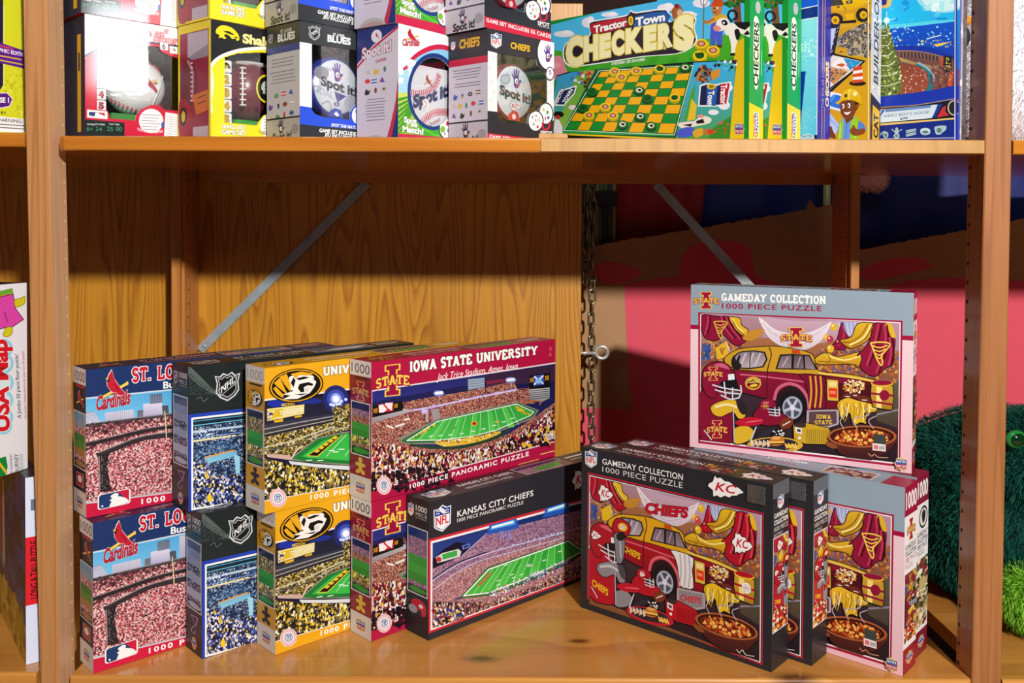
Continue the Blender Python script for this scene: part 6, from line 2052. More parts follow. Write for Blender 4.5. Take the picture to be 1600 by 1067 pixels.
def t_blues(A):
    A.scatter(26, -.8, -.8, .8, .8, ['c4cad4', 'b4bcc8', 'ccd2da'], .05, .14, True)
    A.oval(-.6, -.42, .3, .22, '8a8c98'); hand(A, .05, -.5, .46, .62)
    A.text('GOAL', -.92, .22, -.1, .42, .22, 'aab2c0', bold=.05); spotit(A, -.62, -.02, .86, .24, .3, '1e1e2a', 'a8b0c0')
    A.poly([(-.08, .14), (.42, .26), (.28, .36), (.06, .5), (.0, .38)], '4a4488'); A.oval(.02, .56, .12, .07, '4a4488'); A.oval(.02, .56, .06, .03, 'c8ccd8')
    A.oval(.66, .5, .32, .3, '9aa2ae'); A.line([(-.6, .62), (-.3, .5), (-.2, .8)], .05, '98a0ae', curve=3)
    A.poly([(-.34, 1.0), (-.26, .8), (-.05, .7), (.2, .76), (.3, 1.0)], '2a44a8'); A.poly([(-.1, .9), (0, .8), (.14, .92), (.04, .98)], 'e8ecf8')


def s_blues(S):
    S.fill('bcb8bc'); S.rect(0, 0, 100, 36, '2a2a28'); S.rect(0, 36, 100, 48, '2c3a80')
    shield_nhl(S, 12, 20, 14, 16); S.text('ST. LOUIS', 42, 14, 76, 14, 5, 'c8c8c0', bold=.04); S.text('BLUES', 34, 28, 86, 28, 12, 'd8d8d4', bold=.07)
    lines(S, 8, 90, [58, 64, 70, 80, 86, 92, 98], 1.5, '7a7478', seed=5)
    icons(S, [(30, 120), (52, 118), (74, 116), (12, 138), (36, 138), (56, 136), (78, 134), (14, 158), (34, 156), (54, 154), (76, 152)], 7, 5, 5)
    S.rect(0, 158, 100, 161, '1c1a1c'); S.rect(0, 161, 100, 200, 'a8a49c'); S.oval(86, 180, 10, 9, '8a8684'); hand(S, 44, 174, 22, 24, '3a2850'); spotit(S, 18, 198, 76, 196, 13, '141218', '98948c')


# ---- baseball tin box
def d_cards(A):
    A.poly([(275, 175), (800, 300), (800, 1140), (275, 1140)], 'eeecf2')
    A.poly(sm([(280, 640), (320, 520), (400, 420), (500, 360), (590, 342), (680, 362), (800, 420), (800, 1140), (280, 1140)], 3), 'c8204a')
    A.poly(sm([(280, 690), (320, 570), (400, 460), (500, 400), (590, 380), (680, 402), (800, 470), (800, 1140), (280, 1140)], 3), '8cc8f0', g='58b030')
    A.poly([(280, 560), (400, 500), (800, 700), (800, 720), (280, 705)], 'a4d4f4'); A.scatter(24, 285, 440, 500, 690, ['f4f8fc', 'e4f0fa'], 16, 34)
    A.poly([(280, 705), (800, 740), (800, 1140), (280, 1140)], 'c8d860', g='4aa82c')
    for i in range(7):
        A.poly([(280, 750 + i * 44), (420, 720 + i * 8), (420, 730 + i * 14), (280, 775 + i * 44)], '3c9826')
    A.poly([(420, 900), (800, 960), (800, 1140), (480, 1140)], '3fa82a'); A.line([(470, 980), (560, 1030), (640, 1040)], 16, '58c038')
    A.oval(545, 700, 196, 292, '1c3a80', n=36)
    A.poly([(280, 1016), (800, 1060), (800, 1140), (280, 1140)], 'c8204a')
    bird(A, 372, 290, 120, 140, .16, 'c42040')
    for i, (tt, x0, y0, x1, y1) in enumerate((('Spot', 322, 930, 420, 948), ('the', 372, 962, 424, 970), ('Match!', 312, 1000, 470, 1024))):
        A.text(tt, x0, y0, x1, y1, 42 if i != 1 else 32, 'fafcf8', bold=.07, ol=((.06, '2a6a20'),))
    A.oval(638, 980, 52, 80, '1c2c58', n=26); A.oval(640, 978, 46, 72, 'f6f2f4', n=24); A.oval(616, 985, 19, 26, '7ab83a'); A.oval(655, 940, 14, 20, 'c82048'); icons(A, [(660, 990), (632, 1020)], 10, 14, 3)


def t_cards(A):
    A.fill('dfe4ea'); seams(A)
    bird(A, -.15, -.5, .5, .5, 0, 'b03040', script=False)
    A.text('Spot it!', -.85, .42, .98, -.18, .38, '16224c', bold=.07, ol=((.05, '8a94b8'),))
    A.oval(-.22, .22, .16, .16, 'f0f0f0'); A.line([(-.32, .12), (-.2, .22), (-.26, .36)], .03, STITCH)
    A.text('Cardinals', -.1, .98, .5, .74, .14, 'b03040', bold=.03, it=.2)


def s_cards(S):
    S.fill('c8c0d0'); S.poly([(0, 0), (100, 0), (100, 4), (40, 30), (0, 60)], '2a3270'); S.line([(100, 6), (42, 34), (0, 66)], 4, 'b8304c')
    S.oval(48, 16, 13, 11, 'd8d2dc'); bird(S, 48, 16, 12, 14, 0, 'b03040', script=False, bat=False)
    S.text('Spot it!', 12, 52, 84, 44, 17, 'd8d0dc', bold=.06, ol=((.06, '9a3a50'),)); S.text('Cardinals', 46, 62, 72, 59, 6, 'a8304a', bold=.04, it=.2)
    icons(S, [(28, 76), (48, 76), (68, 74), (26, 92), (42, 93), (62, 92), (26, 110), (46, 109), (66, 108)], 7, 5, 7)
    lines(S, 20, 72, [124, 129, 134, 139, 144, 149, 154, 160], 1.4, '7a7080', seed=6)
    S.poly(sm([(100, 90), (94, 130), (82, 170), (74, 200), (110, 200), (110, 90)], 3), 'b8304c'); S.poly(sm([(100, 120), (96, 150), (88, 180), (84, 204), (110, 204), (110, 120)], 3), '2a3270')
    S.oval(44, 204, 34, 18, 'b0a8a8', n=26)
    for i in range(10):
        S.line([(20 + i * 5, 196 - 4 * math.sin(i / 3)), (22 + i * 5, 203)], 1.6, 'a84050')


def make_windowbox(crop, fq, hole, base, draw, sfn, tin_px, tin_r, rim, tart, L=WL, h=WH, t=WT):
    mb, A, huv = box_front(crop, fq, hole, base, draw, L, h, t)
    sfn(side(mb, L, h, t))
    o = mb.build('game_box')
    film(o, L, h, huv)
    u, v = A.map(tin_px)
    tin(o, u * L, h - v * h, tin_r, rim, tart)
    return o


GB = 'small window boxes of card games on the upper shelf'
ZU = UZ + .0005


def pair(o, low, up, la_, lb_, grp):
    o.location = (low[0], low[1], ZU); o.rotation_euler[2] = D2R(low[2]); tag(o, la_, 'game box', grp)
    b = copy_tree(o, (up[0], up[1], ZU + WH + .0008), D2R(up[2])); tag(b, lb_, 'game box', grp)


o = make_windowbox((700, 0, 4.851), [(762.4, 44.6), (865.7, 67.4), (864.8, 234.8), (761.7, 225.5)],
                   [(372, 402), (668, 452), (676, 500), (738, 552), (752, 600), (752, 776), (712, 800), (680, 838), (612, 872), (598, 945), (420, 930), (373, 888)], '2f2c36', d_chiefs, s_chiefs, (522, 700), .0425, '7a2438', t_chiefs)
pair(o, (-.0355, .113, 47.5), (-.0405, .1105, 47.5), 'black and red window box with round football tin, standing on the upper shelf', 'black and red window box with football tin, stacked on top and cut off above', GB)
o = make_windowbox((425, 0, 4.852), [(469.1, 33.1), (598.2, 57.5), (597.9, 230.2), (469.0, 220.2)],
                   [(306, 340), (648, 386), (680, 460), (740, 510), (800, 530), (800, 800), (712, 780), (640, 796), (590, 860), (596, 912), (390, 890), (330, 868), (306, 838)], '34383c', d_blues, s_blues, (508, 664), .0425, '2c3a98', t_blues)
pair(o, (-.292, .066, 47.5), (-.294, .0645, 47.5), 'dark grey and blue window box with hockey tin, standing on the upper shelf', 'dark grey and blue window box with hockey tin, stacked on top and cut off above', GB)
o = make_windowbox((565, 0, 4.853), [(622.7, 37.6), (725.9, 63.4), (725.3, 232.8), (622.3, 222.4)],
                   ell(545, 702, 172, 262, 28), 'eeecf2', d_cards, s_cards, (545, 742), .0440, '8a3848', t_cards)
pair(o, (-.159, .082, 54), (-.1625, .0795, 54), 'white and green window box with baseball tin, standing on the upper shelf', 'white and green window box with baseball tin, stacked on top and cut off above', GB)


# ---- dice shaker boxes
def d_shake(A):
    A.fill('c8203e')
    A.poly(sm([(110, 100), (400, 145), (700, 195), (960, 240), (960, 372), (860, 352), (740, 332), (600, 318), (450, 322), (300, 342), (180, 392), (110, 440)], 3), 'ececf4')
    A.line([(128, 430), (200, 386), (300, 348), (450, 328), (600, 322), (740, 338), (960, 372)], 16, '2a3468', curve=4)
    A.poly([(228, 155), (265, 140), (262, 174)], 'b82040')
    A.text('Shake n\'', 330, 250, 760, 290, 56, 'e8a0ac', bold=.06, it=.1, ol=((.05, 'b01c3a'),)); A.text('Score', 650, 318, 890, 346, 56, 'e8a0ac', bold=.06, it=.1, ol=((.05, 'b01c3a'),))
    A.text('Cardinals', 180, 318, 380, 332, 26, '5a4078', bold=.03, it=.2)
    A.poly([(700, 322), (760, 330), (760, 384), (704, 376)], 'f6f4f4'); A.text('6', 716, 370, 742, 374, 38, '2a2630', bold=.04); A.poly([(772, 350), (834, 358), (836, 412), (776, 404)], 'f6f4f4'); bird(A, 806, 382, 34, 36, 0, '3a3440', script=False, bat=False)
    A.text('Travel Dice', 848, 398, 944, 414, 18, 'f0dce0', bold=.03); A.text('Game', 870, 424, 924, 434, 16, 'f0dce0', bold=.03)
    A.poly([(130, 905), (434, 930), (432, 1090), (130, 1090)], '1e2828')
    for (x, tt) in ((148, 'AGES'), (214, 'PLAYERS'), (318, 'PLAY TIME')):
        A.text(tt, x, 946, x + 50 + len(tt) * 3, 952, 11, 'e0e4e0', bold=.02)
    for (x, tt) in ((148, '6+'), (216, '2-4'), (300, '25'), (368, '00')):
        A.text(tt, x, 992, x + 46, 996, 32, '4a8a68', bold=.02)
    A.poly([(150, 830), (304, 846), (304, 904), (150, 892)], 'f0e8ea'); shield_mlb(A, 158, 846, 290, 856, 290, 890, 158, 880)
    A.oval(632, 920, 112, 106, 'c8203e', n=30); A.oval(634, 918, 92, 92, 'f2f0f4', n=30)
    for i in range(6):
        A.line([(560 + i % 2 * 8, 870 + i * 22), (705 - i % 3 * 14, 876 + i * 22)], 4, '6a6470')
    A.text('CUSTOM SCOREPAD', 530, 1000, 722, 1018, 19, 'f4e4e8', bold=.04, arch=-.7)
    A.oval(722, 950, 12, 26, '3a58b0', n=10)
    A.poly([(742, 852), (948, 884), (940, 1090), (728, 1090)], 'f0eef2')
    for i in range(9):
        A.line([(750, 884 + i * 18), (940, 908 + i * 18)], 2.5, '8a8890')
    for i in range(4):
        A.line([(786 + i * 40, 872), (782 + i * 40, 1040)], 2.2, 'a8a6ae')


def dice_col(parent, u0, v0, du, dv, L, h, marks, col, y=.010, ed='4a2018'):
    for i, mk in enumerate(marks):
        mb = MB()
        s_ = du * L
        cx = (u0 + du / 2) * L; cz = h - (v0 + dv * (i + .5)) * h
        hs = min(s_, dv * h * .96) / 2
        mb.box(cx - hs, cx + hs, y, y + 2 * hs, cz - hs, cz + hs, PAINT, 'f2f2f4', bev=hs * .22, seg=2)
        A = Art(mb, (cx - hs, y - .0001, cz + hs), (1, 0, 0), (0, 0, -1), 2 * hs, 2 * hs, PAINT); A.quad([(-1, -1), (1, -1), (1, 1), (-1, 1)])
        if mk == 'hawk':
            hawk(A, 0, 0, 1.4, 1.2, 0, '1c1a18', 'e8c830')
        elif mk == 'bird':
            bird(A, 0, 0, 1.1, 1.2, 0, 'b82040', script=False, bat=False)
        else:
            A.text(mk, -.45, .55, .45, .55, 1.1, col, bold=.07, ol=((.05, ed),))
        mb.build('die', parent)


def s_shake(S):
    S.fill('1e2244'); S.rect(70, 30, 84, 190, 'd8ac28'); S.rect(74, 60, 80, 90, '1e2244')


SHQ = [(127.2, 21.2), (302.2, 49.3), (302.6, 226.1), (128.1, 214.6)]
hole = [(226, 396), (330, 366), (500, 348), (690, 352), (712, 392), (780, 424), (858, 448), (858, 842), (740, 836), (690, 800), (630, 796), (560, 830), (520, 880), (512, 918), (326, 900), (305, 842), (224, 830)]
mb, A, huv = box_front((100, 0, 4.85), SHQ, hole, 'c8203e', d_shake, SL, WH, ST, plain('shaker_box_inside', '2a1218', .7), GLOSSPRINT)
s_shake(side(mb, SL, WH, ST))
o = mb.build('game_box')
film(o, SL, WH, huv)
u, v = A.map((606, 640))
mb = MB()
c = (u * SL, .042, WH - v * WH)
mb.ball(c, (.043, .034, .041), PAINT, 'eef0f4', 36, 22)
for s_ in (1, -1):
    for i in range(15):
        a = -1.05 + 2.1 * i / 14
        x = math.sin(a) * .040; z = s_ * (.034 - .012 * abs(math.sin(a)) ** 2 * 1.2)
        yy = max(0, 1 - (x / .043) ** 2 - (z / .041) ** 2) ** .5 * .034
        p = Vector((c[0] + x, c[1] - yy - .0004, c[2] + z))
        mb.tube([p + Vector((-.0016, 0, -.003 * s_)), p + Vector((.0008, -.0006, 0)), p + Vector((-.0016, 0, .003 * s_))], .0009, PAINT, 'd02048', seg=5)
AB = Art(mb, (c[0] - .022, c[1] - .0350, c[2] + .024), (1, 0, 0), (0, 0, -1), .046, .046, PAINT); AB.quad([(-1, -1), (1, -1), (1, 1), (-1, 1)])
bird(AB, 0, -.1, 1.5, 1.5, .1, 'b02038', script=False)
mb.tube([(c[0] + .010, c[1] - .0355, c[2] - .028), (c[0] + .022, c[1] - .031, c[2] - .004), (c[0] + .030, c[1] - .025, c[2] + .016)], .0016, PAINT, 'd8e4e8', seg=6)
mb.build('shaker_cup', o)
ua, va = A.map((228, 400)); ub, vb = A.map((330, 845))
dice_col(o, ua, va, ub - ua, (vb - va) / 5, SL, WH, ['bird', '2', '3', '4', '5'], 'b8385c', ed='6a1028')
mb = MB(); u0, v0 = A.map((345, 850)); u1, v1 = A.map((560, 900)); mb.box(u0 * SL, u1 * SL, .006, .05, WH - .95 * WH, WH - v0 * WH, PAINT, '3a8a38', bev=.002); mb.build('turf_tray', o)
GS = 'dice shaker window boxes on the upper shelf'
o.location = (-.570, .030, ZU); o.rotation_euler[2] = D2R(46); tag(o, 'red and white dice shaker box with baseball cup, standing beside the left post', 'game box', GS)
b = copy_tree(o, (-.573, .026, ZU + WH + .0008), D2R(46)); tag(b, 'red and white dice shaker box stacked on its twin, only its lower edge in view', 'game box', GS)


def d_iowa(A):
    A.fill('f0dc28')
    A.poly([(200, 150), (960, 300), (960, 420), (820, 380), (640, 352), (480, 372), (340, 410), (260, 450), (200, 520)], '1b1a1e')
    A.line([(196, 520), (230, 470), (300, 425), (420, 388), (560, 374), (700, 378), (960, 430)], 24, 'f4f2ee', curve=4)
    hawk(A, 326, 262, 176, 124, .12)
    A.text('Shake n\'', 440, 330, 790, 384, 64, 'f2e8a0', bold=.07, ol=((.05, '6a5a10'),)); A.text('Score', 760, 400, 940, 430, 60, 'f2e8a0', bold=.07)
    A.poly(sm([(196, 500), (225, 640), (205, 780), (215, 840), (196, 860), (180, 640)], 2), 'f8f4d8')
    A.poly([(196, 960), (270, 940), (960, 1020), (960, 1140), (196, 1140)], 'f0dc28')
    A.text('TRAVEL DICE', 280, 978, 462, 988, 27, 'fafaf0', bold=.06, ol=((.06, '2a2818'),)); A.text('GAME SET', 280, 1020, 465, 1032, 32, 'fafaf0', bold=.06, ol=((.06, '2a2818'),))
    A.oval(655, 960, 112, 118, 'f0dc28', n=30); A.oval(665, 964, 90, 98, 'f4f2ee', n=28)
    for i in range(6):
        A.line([(600, 910 + i * 22), (730, 918 + i * 22)], 4, '6a6460')
    A.text('CUSTOM SCOREPAD', 560, 1020, 760, 1060, 19, '2a2818', bold=.04, arch=-.6)


def s_iowa(S):
    S.fill('e0cc20'); S.rect(6, 14, 94, 196, '8a1c34'); S.rect(30, 16, 92, 56, 'b0a4b4'); S.poly([(34, 56), (92, 40), (92, 60), (34, 62)], '8a8090')
    S.poly(sm([(8, 90), (30, 56), (56, 80), (60, 120), (40, 140), (14, 130)], 3), '6a1a30'); S.line([(30, 62), (46, 84), (44, 130)], 6, 'b8707c', curve=3)
    for i in range(9):
        S.line([(38 + i % 2, 66 + i * 8), (46, 67 + i * 8)], 2, 'e0d4d4')
    S.poly([(44, 122), (92, 116), (92, 150), (56, 156)], 'c8661c'); S.line([(60, 128), (86, 124)], 2, '5a2a10'); S.line([(60, 138), (86, 134)], 2, '5a2a10')
    S.poly(sm([(4, 130), (30, 130), (44, 160), (30, 196), (4, 190)], 3), '9a1c34'); S.oval(16, 156, 11, 16, '241a14'); S.oval(16, 156, 6, 10, 'c8b020')
    S.rect(46, 176, 92, 196, 'b8a8b8')


IOQ = [(331.0, 31.5), (480.8, 58.8), (480.7, 230.4), (331.3, 219.2)]
hole = [(304, 442), (400, 412), (560, 404), (700, 410), (820, 440), (880, 470), (880, 890), (780, 880), (690, 862), (600, 880), (555, 940), (550, 960), (400, 944), (303, 936)]
mb, A, huv = box_front((290, 0, 4.853), IOQ, hole, 'f0dc28', d_iowa, SL, WH, ST, plain('shaker_box_inside_dark', '241418', .7))
s_iowa(side(mb, SL, WH, ST))
o = mb.build('game_box')
film(o, SL, WH, huv)
u, v = A.map((600, 672)); c = (u * SL, .043, WH - v * WH)
mb = MB()
mb.ball(c, (.036, .034, .041), PAINT, '6e2436', 32, 22, fn=lambda p, q: Vector((q.x * (1 - .12 * p.z * p.z), q.y, q.z * 1.04)))
mb.box(c[0] - .030, c[0] + .030, c[1] - .02, c[1] + .02, c[2] + .034, c[2] + .040, PAINT, 'e8e4e8', bev=.003)
xl = c[0] - .0235
for i in range(8):
    z = c[2] + .027 - i * .0075
    mb.tube([(xl - .004, c[1] - .0245, z), (xl + .004, c[1] - .0285, z)], .0012, PAINT, 'f0ecec', seg=5)
mb.tube([(xl, c[1] - .0262 + .002 * abs(k - 3.5) / 3.5, c[2] + .029 - k * .008) for k in range(8)], .0014, PAINT, 'f0ecec', seg=6)
AB = Art(mb, (c[0] - .008, c[1] - .0352, c[2] + .021), (1, 0, 0), (0, 0, -1), .036, .042, PAINT); AB.quad([(-1, -1), (1, -1), (1, 1), (-1, 1)])
AB.oval(0, 0, .98, .98, 'f0e428', n=30); AB.oval(0, 0, .82, .84, '15151a', n=30); hawk(AB, .05, 0, 1.1, 1.1, 0, 'c8d4c0', '15151a')
mb.build('shaker_cup', o)
ua, va = A.map((303, 446)); ub, vb = A.map((396, 960))
dice_col(o, ua, va, ub - ua, (vb - va) / 5, SL, WH, ['hawk', '2', '3', '4', '5'], 'd8b030', ed='5a2c14')
mb = MB(); u0, v0 = A.map((402, 905)); mb.box(u0 * SL, .62 * SL, .006, .05, .05 * WH, WH - v0 * WH, PAINT, '3aa03a', bev=.002); mb.build('turf_tray', o)
GS2 = 'yellow and black dice shaker boxes on the upper shelf'
o.location = (-.412, .060, ZU); o.rotation_euler[2] = D2R(49); tag(o, 'yellow and black dice shaker box with football cup, standing on the upper shelf', 'game box', GS2)
b = copy_tree(o, (-.4125, .0585, ZU + WH + .0008), D2R(49)); tag(b, 'yellow and black dice shaker box stacked on its twin, cut off at the top', 'game box', GS2)

# wooden strip lying on the shelf
mb = MB(); mb.box(.035, .0735, .024, .036, UZ + .0004, UZ + .0078, W_PALE, bev=.0005)
tag(mb.build('wood_strip'), 'short pale wooden strip lying on the upper shelf edge under the green checkers box', 'wood strip')


# ================================================================== big game boxes on the upper shelf
def draughts(A, x, y, r, kind):
    ry = r * .72; d = r * .42
    c, dk = ('e8cc1c', 'b89a10') if kind < 2 else ('1f6a28', '124418')
    A.oval(x, y + d, r, ry, dk, n=20); A.poly([(x - r, y), (x + r, y), (x + r, y + d), (x - r, y + d)], dk); A.oval(x, y, r, ry, c, n=20)
    A.oval(x, y, r * .62, ry * .62, {0: '8a4a2c', 1: '144a1c', 2: 'e0e8c8', 3: '1a5a22'}[kind], n=16)
    if kind == 0:
        A.oval(x, y, r * .4, ry * .42, 'e09a90', n=12)
    elif kind == 2:
        A.oval(x + r * .1, y, r * .3, ry * .34, '1c1c18', n=10); A.oval(x - r * .2, y - r * .1, r * .14, r * .1, '1c1c18', n=8)
    elif kind in (1, 3):
        A.scatter(16, x - r * .6, y - ry * .7, x + r * .6, y + ry * .5, ['164a1c', '205a26', '0e3414'], r * .12, r * .24, True)


def cow(A, x, y, k):
    T = lambda pts: [(x + a * k, y + b * k) for a, b in pts]
    A.poly(T(sm([(60, 150), (40, 90), (60, 60), (110, 56), (180, 60), (250, 60), (330, 80), (330, 150), (260, 170), (200, 150), (150, 130)], 3)), 'f0ece4')
    A.poly(T([(110, 50), (330, 42), (330, 90), (250, 70), (200, 110), (150, 90)]), '1c1a1c')
    A.poly(T(sm([(70, 120), (90, 200), (95, 270), (90, 300), (120, 300), (128, 240), (150, 150)], 2)), 'f0ece4'); A.poly(T([(92, 285), (124, 285), (126, 306), (84, 306)]), '1c1a1c')
    A.poly(T(sm([(120, 110), (150, 100), (165, 150), (140, 190), (125, 150)], 2)), '1c1a1c'); A.poly(T([(190, 140), (220, 110), (240, 140), (210, 150)]), '1c1a1c')
    A.poly(T(sm([(-20, 50), (10, 20), (60, 20), (80, 60), (50, 100), (0, 120), (-20, 90)], 3)), 'f0ece4'); A.poly(T(sm([(20, 40), (50, 30), (70, 60), (50, 75), (26, 64)], 2)), '1c1a1c'); A.oval(*T([(38, 54)])[0], 9 * k, 7 * k, 'f4f4f4')
    A.poly(T(sm([(-40, 80), (-10, 74), (20, 100), (-10, 120), (-38, 108)], 2)), 'e09080')
    A.line(T([(100, 44), (70, 0), (90, -40), (130, -30), (140, 10), (110, 30)]), 16 * k, '1c1a20', curve=3)


def f_check(A):
    A.fill('189030')
    A.poly([(-600, 300), (95, 138), (480, 36), (1176, -130), (1176, 780), (-600, 780)], '3cb4ec', g='6acdf4')
    for (cx, cy, w, h_) in ((150, 195, 60, 18), (290, 130, 40, 30), (410, 85, 50, 14), (730, 45, 50, 22), (830, 85, 80, 16), (930, 20, 50, 26)):
        A.oval(cx, cy, w, h_, 'e4e4f4', n=14); A.oval(cx + w * .3, cy - h_ * .5, w * .5, h_ * .7, 'f4f0fa', n=12)
    A.poly(sm([(60, 330), (200, 300), (500, 300), (800, 260), (1060, 200), (1176, 180), (1176, 800), (60, 800)], 3), '4ab02c', g='2a8420')
    for i in range(9):
        A.poly([(200 + i * 110, 330), (250 + i * 110, 322), (120 + i * 130, 420), (60 + i * 130, 425)], '389a24')
    A.poly([(60, 640), (1176, 560), (1176, 830), (60, 830)], 'e0c020')
    # lower right: yellow field, dark strip
    A.poly([(1120, 250), (1196, 200), (1196, 800), (1085, 800)], 'd8b414', g='e8c81c')
    A.poly([(1174, -150), (1200, -160), (1200, 800), (1172, 800)], '189030')
    # pig at the left
    A.poly(sm([(95, 330), (130, 322), (150, 360), (172, 420), (165, 442), (120, 455), (90, 440)], 3), 'e08a98'); A.oval(110, 372, 20, 16, 'f0a0ac')
    # rooster
    A.poly(sm([(770, 105), (760, 62), (790, 30), (806, 30), (826, 62), (812, 100), (785, 120)], 3), 'a05a34'); A.oval(790, 36, 14, 13, '8a1c2c'); A.oval(808, 76, 16, 22, 'd8b08c')
    # tree and farmer
    A.poly([(1110, 0), (1150, -10), (1160, 130), (1120, 135)], '7a4a2c'); A.scatter(90, 1020, -60, 1176, 40, ['1c5a24', '2a7a2c', '144a1c', '3a9034'], 9, 18, True); A.scatter(8, 1040, -10, 1150, 40, ['d83a2c'], 6, 7)
    A.line([(944, 30), (940, 230)], 8, '6a7078'); A.line([(928, -20), (928, 20), (944, 34), (962, 20), (964, -20)], 5, '7a828a', curve=3); A.line([(944, -20), (944, 30)], 5, '7a828a')
    A.poly(sm([(975, 130), (1010, 85), (1060, 85), (1080, 110), (1060, 150), (990, 150)], 3), 'd8a82c')
    A.poly(sm([(985, 140), (1048, 130), (1050, 200), (1046, 260), (1020, 262), (1016, 210), (1006, 262), (984, 262)], 2), '4a5ad0')
    A.poly([(980, 260), (1008, 256), (1010, 272), (978, 272)], '5a3020'); A.poly([(1018, 256), (1046, 258), (1048, 274), (1020, 272)], '5a3020')
    A.line([(1000, 110), (960, 130), (946, 120)], 16, 'b8743c', curve=3)
    A.poly(sm([(990, 45), (1020, 28), (1046, 40), (1044, 75), (1016, 92), (996, 78)], 3), 'c07a44'); A.poly(sm([(972, 36), (990, 26), (1000, 2), (1030, -8), (1052, 10), (1050, 34), (1010, 38)], 2), 'c84a1c'); A.line([(996, 74), (1020, 70)], 5, '5a2c18'); A.oval(1004, 50, 5, 6, '2a1a14'); A.oval(1022, 48, 5, 6, 'f0ece8')
    cow(A, 1030, 92, .74)
    draughts(A, 936, 256, 38, 0); draughts(A, 930, 250, 38, 0); draughts(A, 997, 288, 38, 0); draughts(A, 922, 318, 40, 1)
    # board
    A.poly([(108, 430), (175, 410), (890, 352), (1132, 342), (1085, 806), (60, 806), (90, 560)], '101a14')
    A.poly([(110, 436), (200, 410), (340, 400), (140, 770), (60, 770)], '3a9ad8', g='4aa83a'); A.poly([(230, 400), (350, 400), (150, 730), (100, 740)], '58a83c', g='8ab84a')
    A.poly([(885, 358), (1128, 348), (1092, 800), (780, 800)], '3cb0ec', g='4aa02c'); A.poly([(900, 470), (880, 640), (830, 700), (870, 540)], '48a030'); A.poly([(875, 560), (905, 600), (895, 680), (850, 690)], 'e0c030')
    for (cx, cy, w, h_) in ((1080, 500, 30, 24), (1060, 600, 34, 26), (1000, 640, 30, 16)):
        A.oval(cx, cy, w, h_, 'e8ecf8', n=12)
    A.scatter(60, 895, 375, 1000, 470, ['1c1c24', '3a3a48', 'c87a2c', '2a2430', '8a5a3c', '6a6a78'], 8, 20, True); A.poly([(985, 410), (1040, 390), (1030, 440), (990, 460)], 'd8902c')
    A.scatter(30, 1010, 350, 1128, 400, ['3a2c3c', '58b8e8', '48a030', '1c1c24', 'f0f0f4'], 7, 14)
    A.poly([(1000, 730), (1100, 660), (1092, 806), (960, 806)], '3c8a2c'); A.scatter(12, 1010, 690, 1090, 760, ['d83a2c', 'e86a4a'], 6, 8)
    A.poly(sm([(800, 700), (890, 690), (930, 660), (985, 672), (980, 700), (920, 715), (820, 730)], 2), 'ece6dc'); A.poly([(900, 690), (940, 676), (950, 700), (905, 706)], '1c1a1c'); A.poly([(820, 712), (880, 704), (870, 722)], '1c1a1c'); A.oval(926, 662, 22, 9, 'e0948c')
    A.poly(sm([(800, 740), (880, 722), (890, 768), (800, 786)], 2), '4a5ad0'); A.poly(sm([(880, 750), (930, 728), (950, 760), (900, 786)], 2), 'd8a82c'); A.oval(962, 752, 24, 18, 'b8743c'); A.oval(986, 750, 20, 16, 'c84a1c')
    # left panel figures
    A.scatter(26, 190, 410, 320, 480, ['e8e0e0', 'b83a3c', 'd88a50', '6a3a24', '3a6ad0'], 8, 16); A.scatter(22, 270, 450, 330, 560, ['c86a2c', '8a3a1c', 'e0b050', '4a2a18'], 8, 14)
    A.oval(120, 652, 30, 18, '1c1418'); A.poly(sm([(95, 700), (112, 670), (140, 720), (138, 768), (95, 772)], 2), 'f0ecf0'); A.oval(116, 668, 14, 12, 'c82c2c'); A.oval(200, 612, 24, 14, 'f0dce0')
    # logo on both margins
    A.op([(128, 520), (220, 490), (210, 530), (150, 600), (92, 598)], '1c2c58', 'f4f4f8', 7); A.text('TOWN', 158, 588, 204, 512, 20, 'f4f4f8', bold=.06, up=(-.9, -.35)); A.text('TRACTOR', 110, 600, 152, 508, 16, 'f4f4f8', bold=.06, up=(-.9, -.35), ol=((.05, '8a1c2c'),))
    A.op([(925, 490), (960, 478), (1022, 486), (1030, 480), (1098, 470), (1076, 596), (1010, 604), (916, 604)], '1c2450', 'f4f4f8', 8); A.poly([(1040, 480), (1092, 474), (1072, 592), (1036, 596)], 'c02030'); A.poly([(962, 486), (1024, 490), (1012, 604), (960, 600)], '2a5ab0')
    A.text('Tractor', 1044, 484, 1040, 596, 34, 'f6f6f8', bold=.06, up=(.95, -.08)); A.text('Town', 972, 520, 964, 606, 34, 'f6f6f8', bold=.06, up=(.95, -.08)); A.oval(988, 494, 26, 16, 'e0b81c'); A.oval(988, 494, 14, 9, '8a7a14')
    # playing field
    q = [(330, 408), (880, 374), (775, 762), (150, 738)]
    A.poly([(330, 396), (890, 366), (780, 780), (775, 790), (150, 760), (146, 742)], '0c5a34'); A.poly([(146, 742), (775, 766), (780, 776), (150, 758)], '2aa04c')
    A.line([(350, 404), (885, 374), (778, 768), (150, 742), (350, 404)], 4, 'd8f4dc')
    hb = homog([(0, 0), (1, 0), (1, 1), (0, 1)], [(362, 408), (878, 378), (772, 762), (158, 738)])
    def B(u, v):
        w = hb[6] * u + hb[7] * v + 1
        return ((hb[0] * u + hb[1] * v + hb[2]) / w, (hb[3] * u + hb[4] * v + hb[5]) / w)
    for i in range(8):
        for j in range(8):
            A.poly([B(i / 8, j / 8), (B((i + 1) / 8, j / 8)), B((i + 1) / 8, (j + 1) / 8), B(i / 8, (j + 1) / 8)], 'eeb014' if (i + j) % 2 == 0 else '1c8c30')
    for i in range(9):
        A.line([B(i / 8, 0), B(i / 8, 1)], 2.5, '0e4a20'); A.line([B(0, i / 8), B(1, i / 8)], 2.5, '0e4a20')
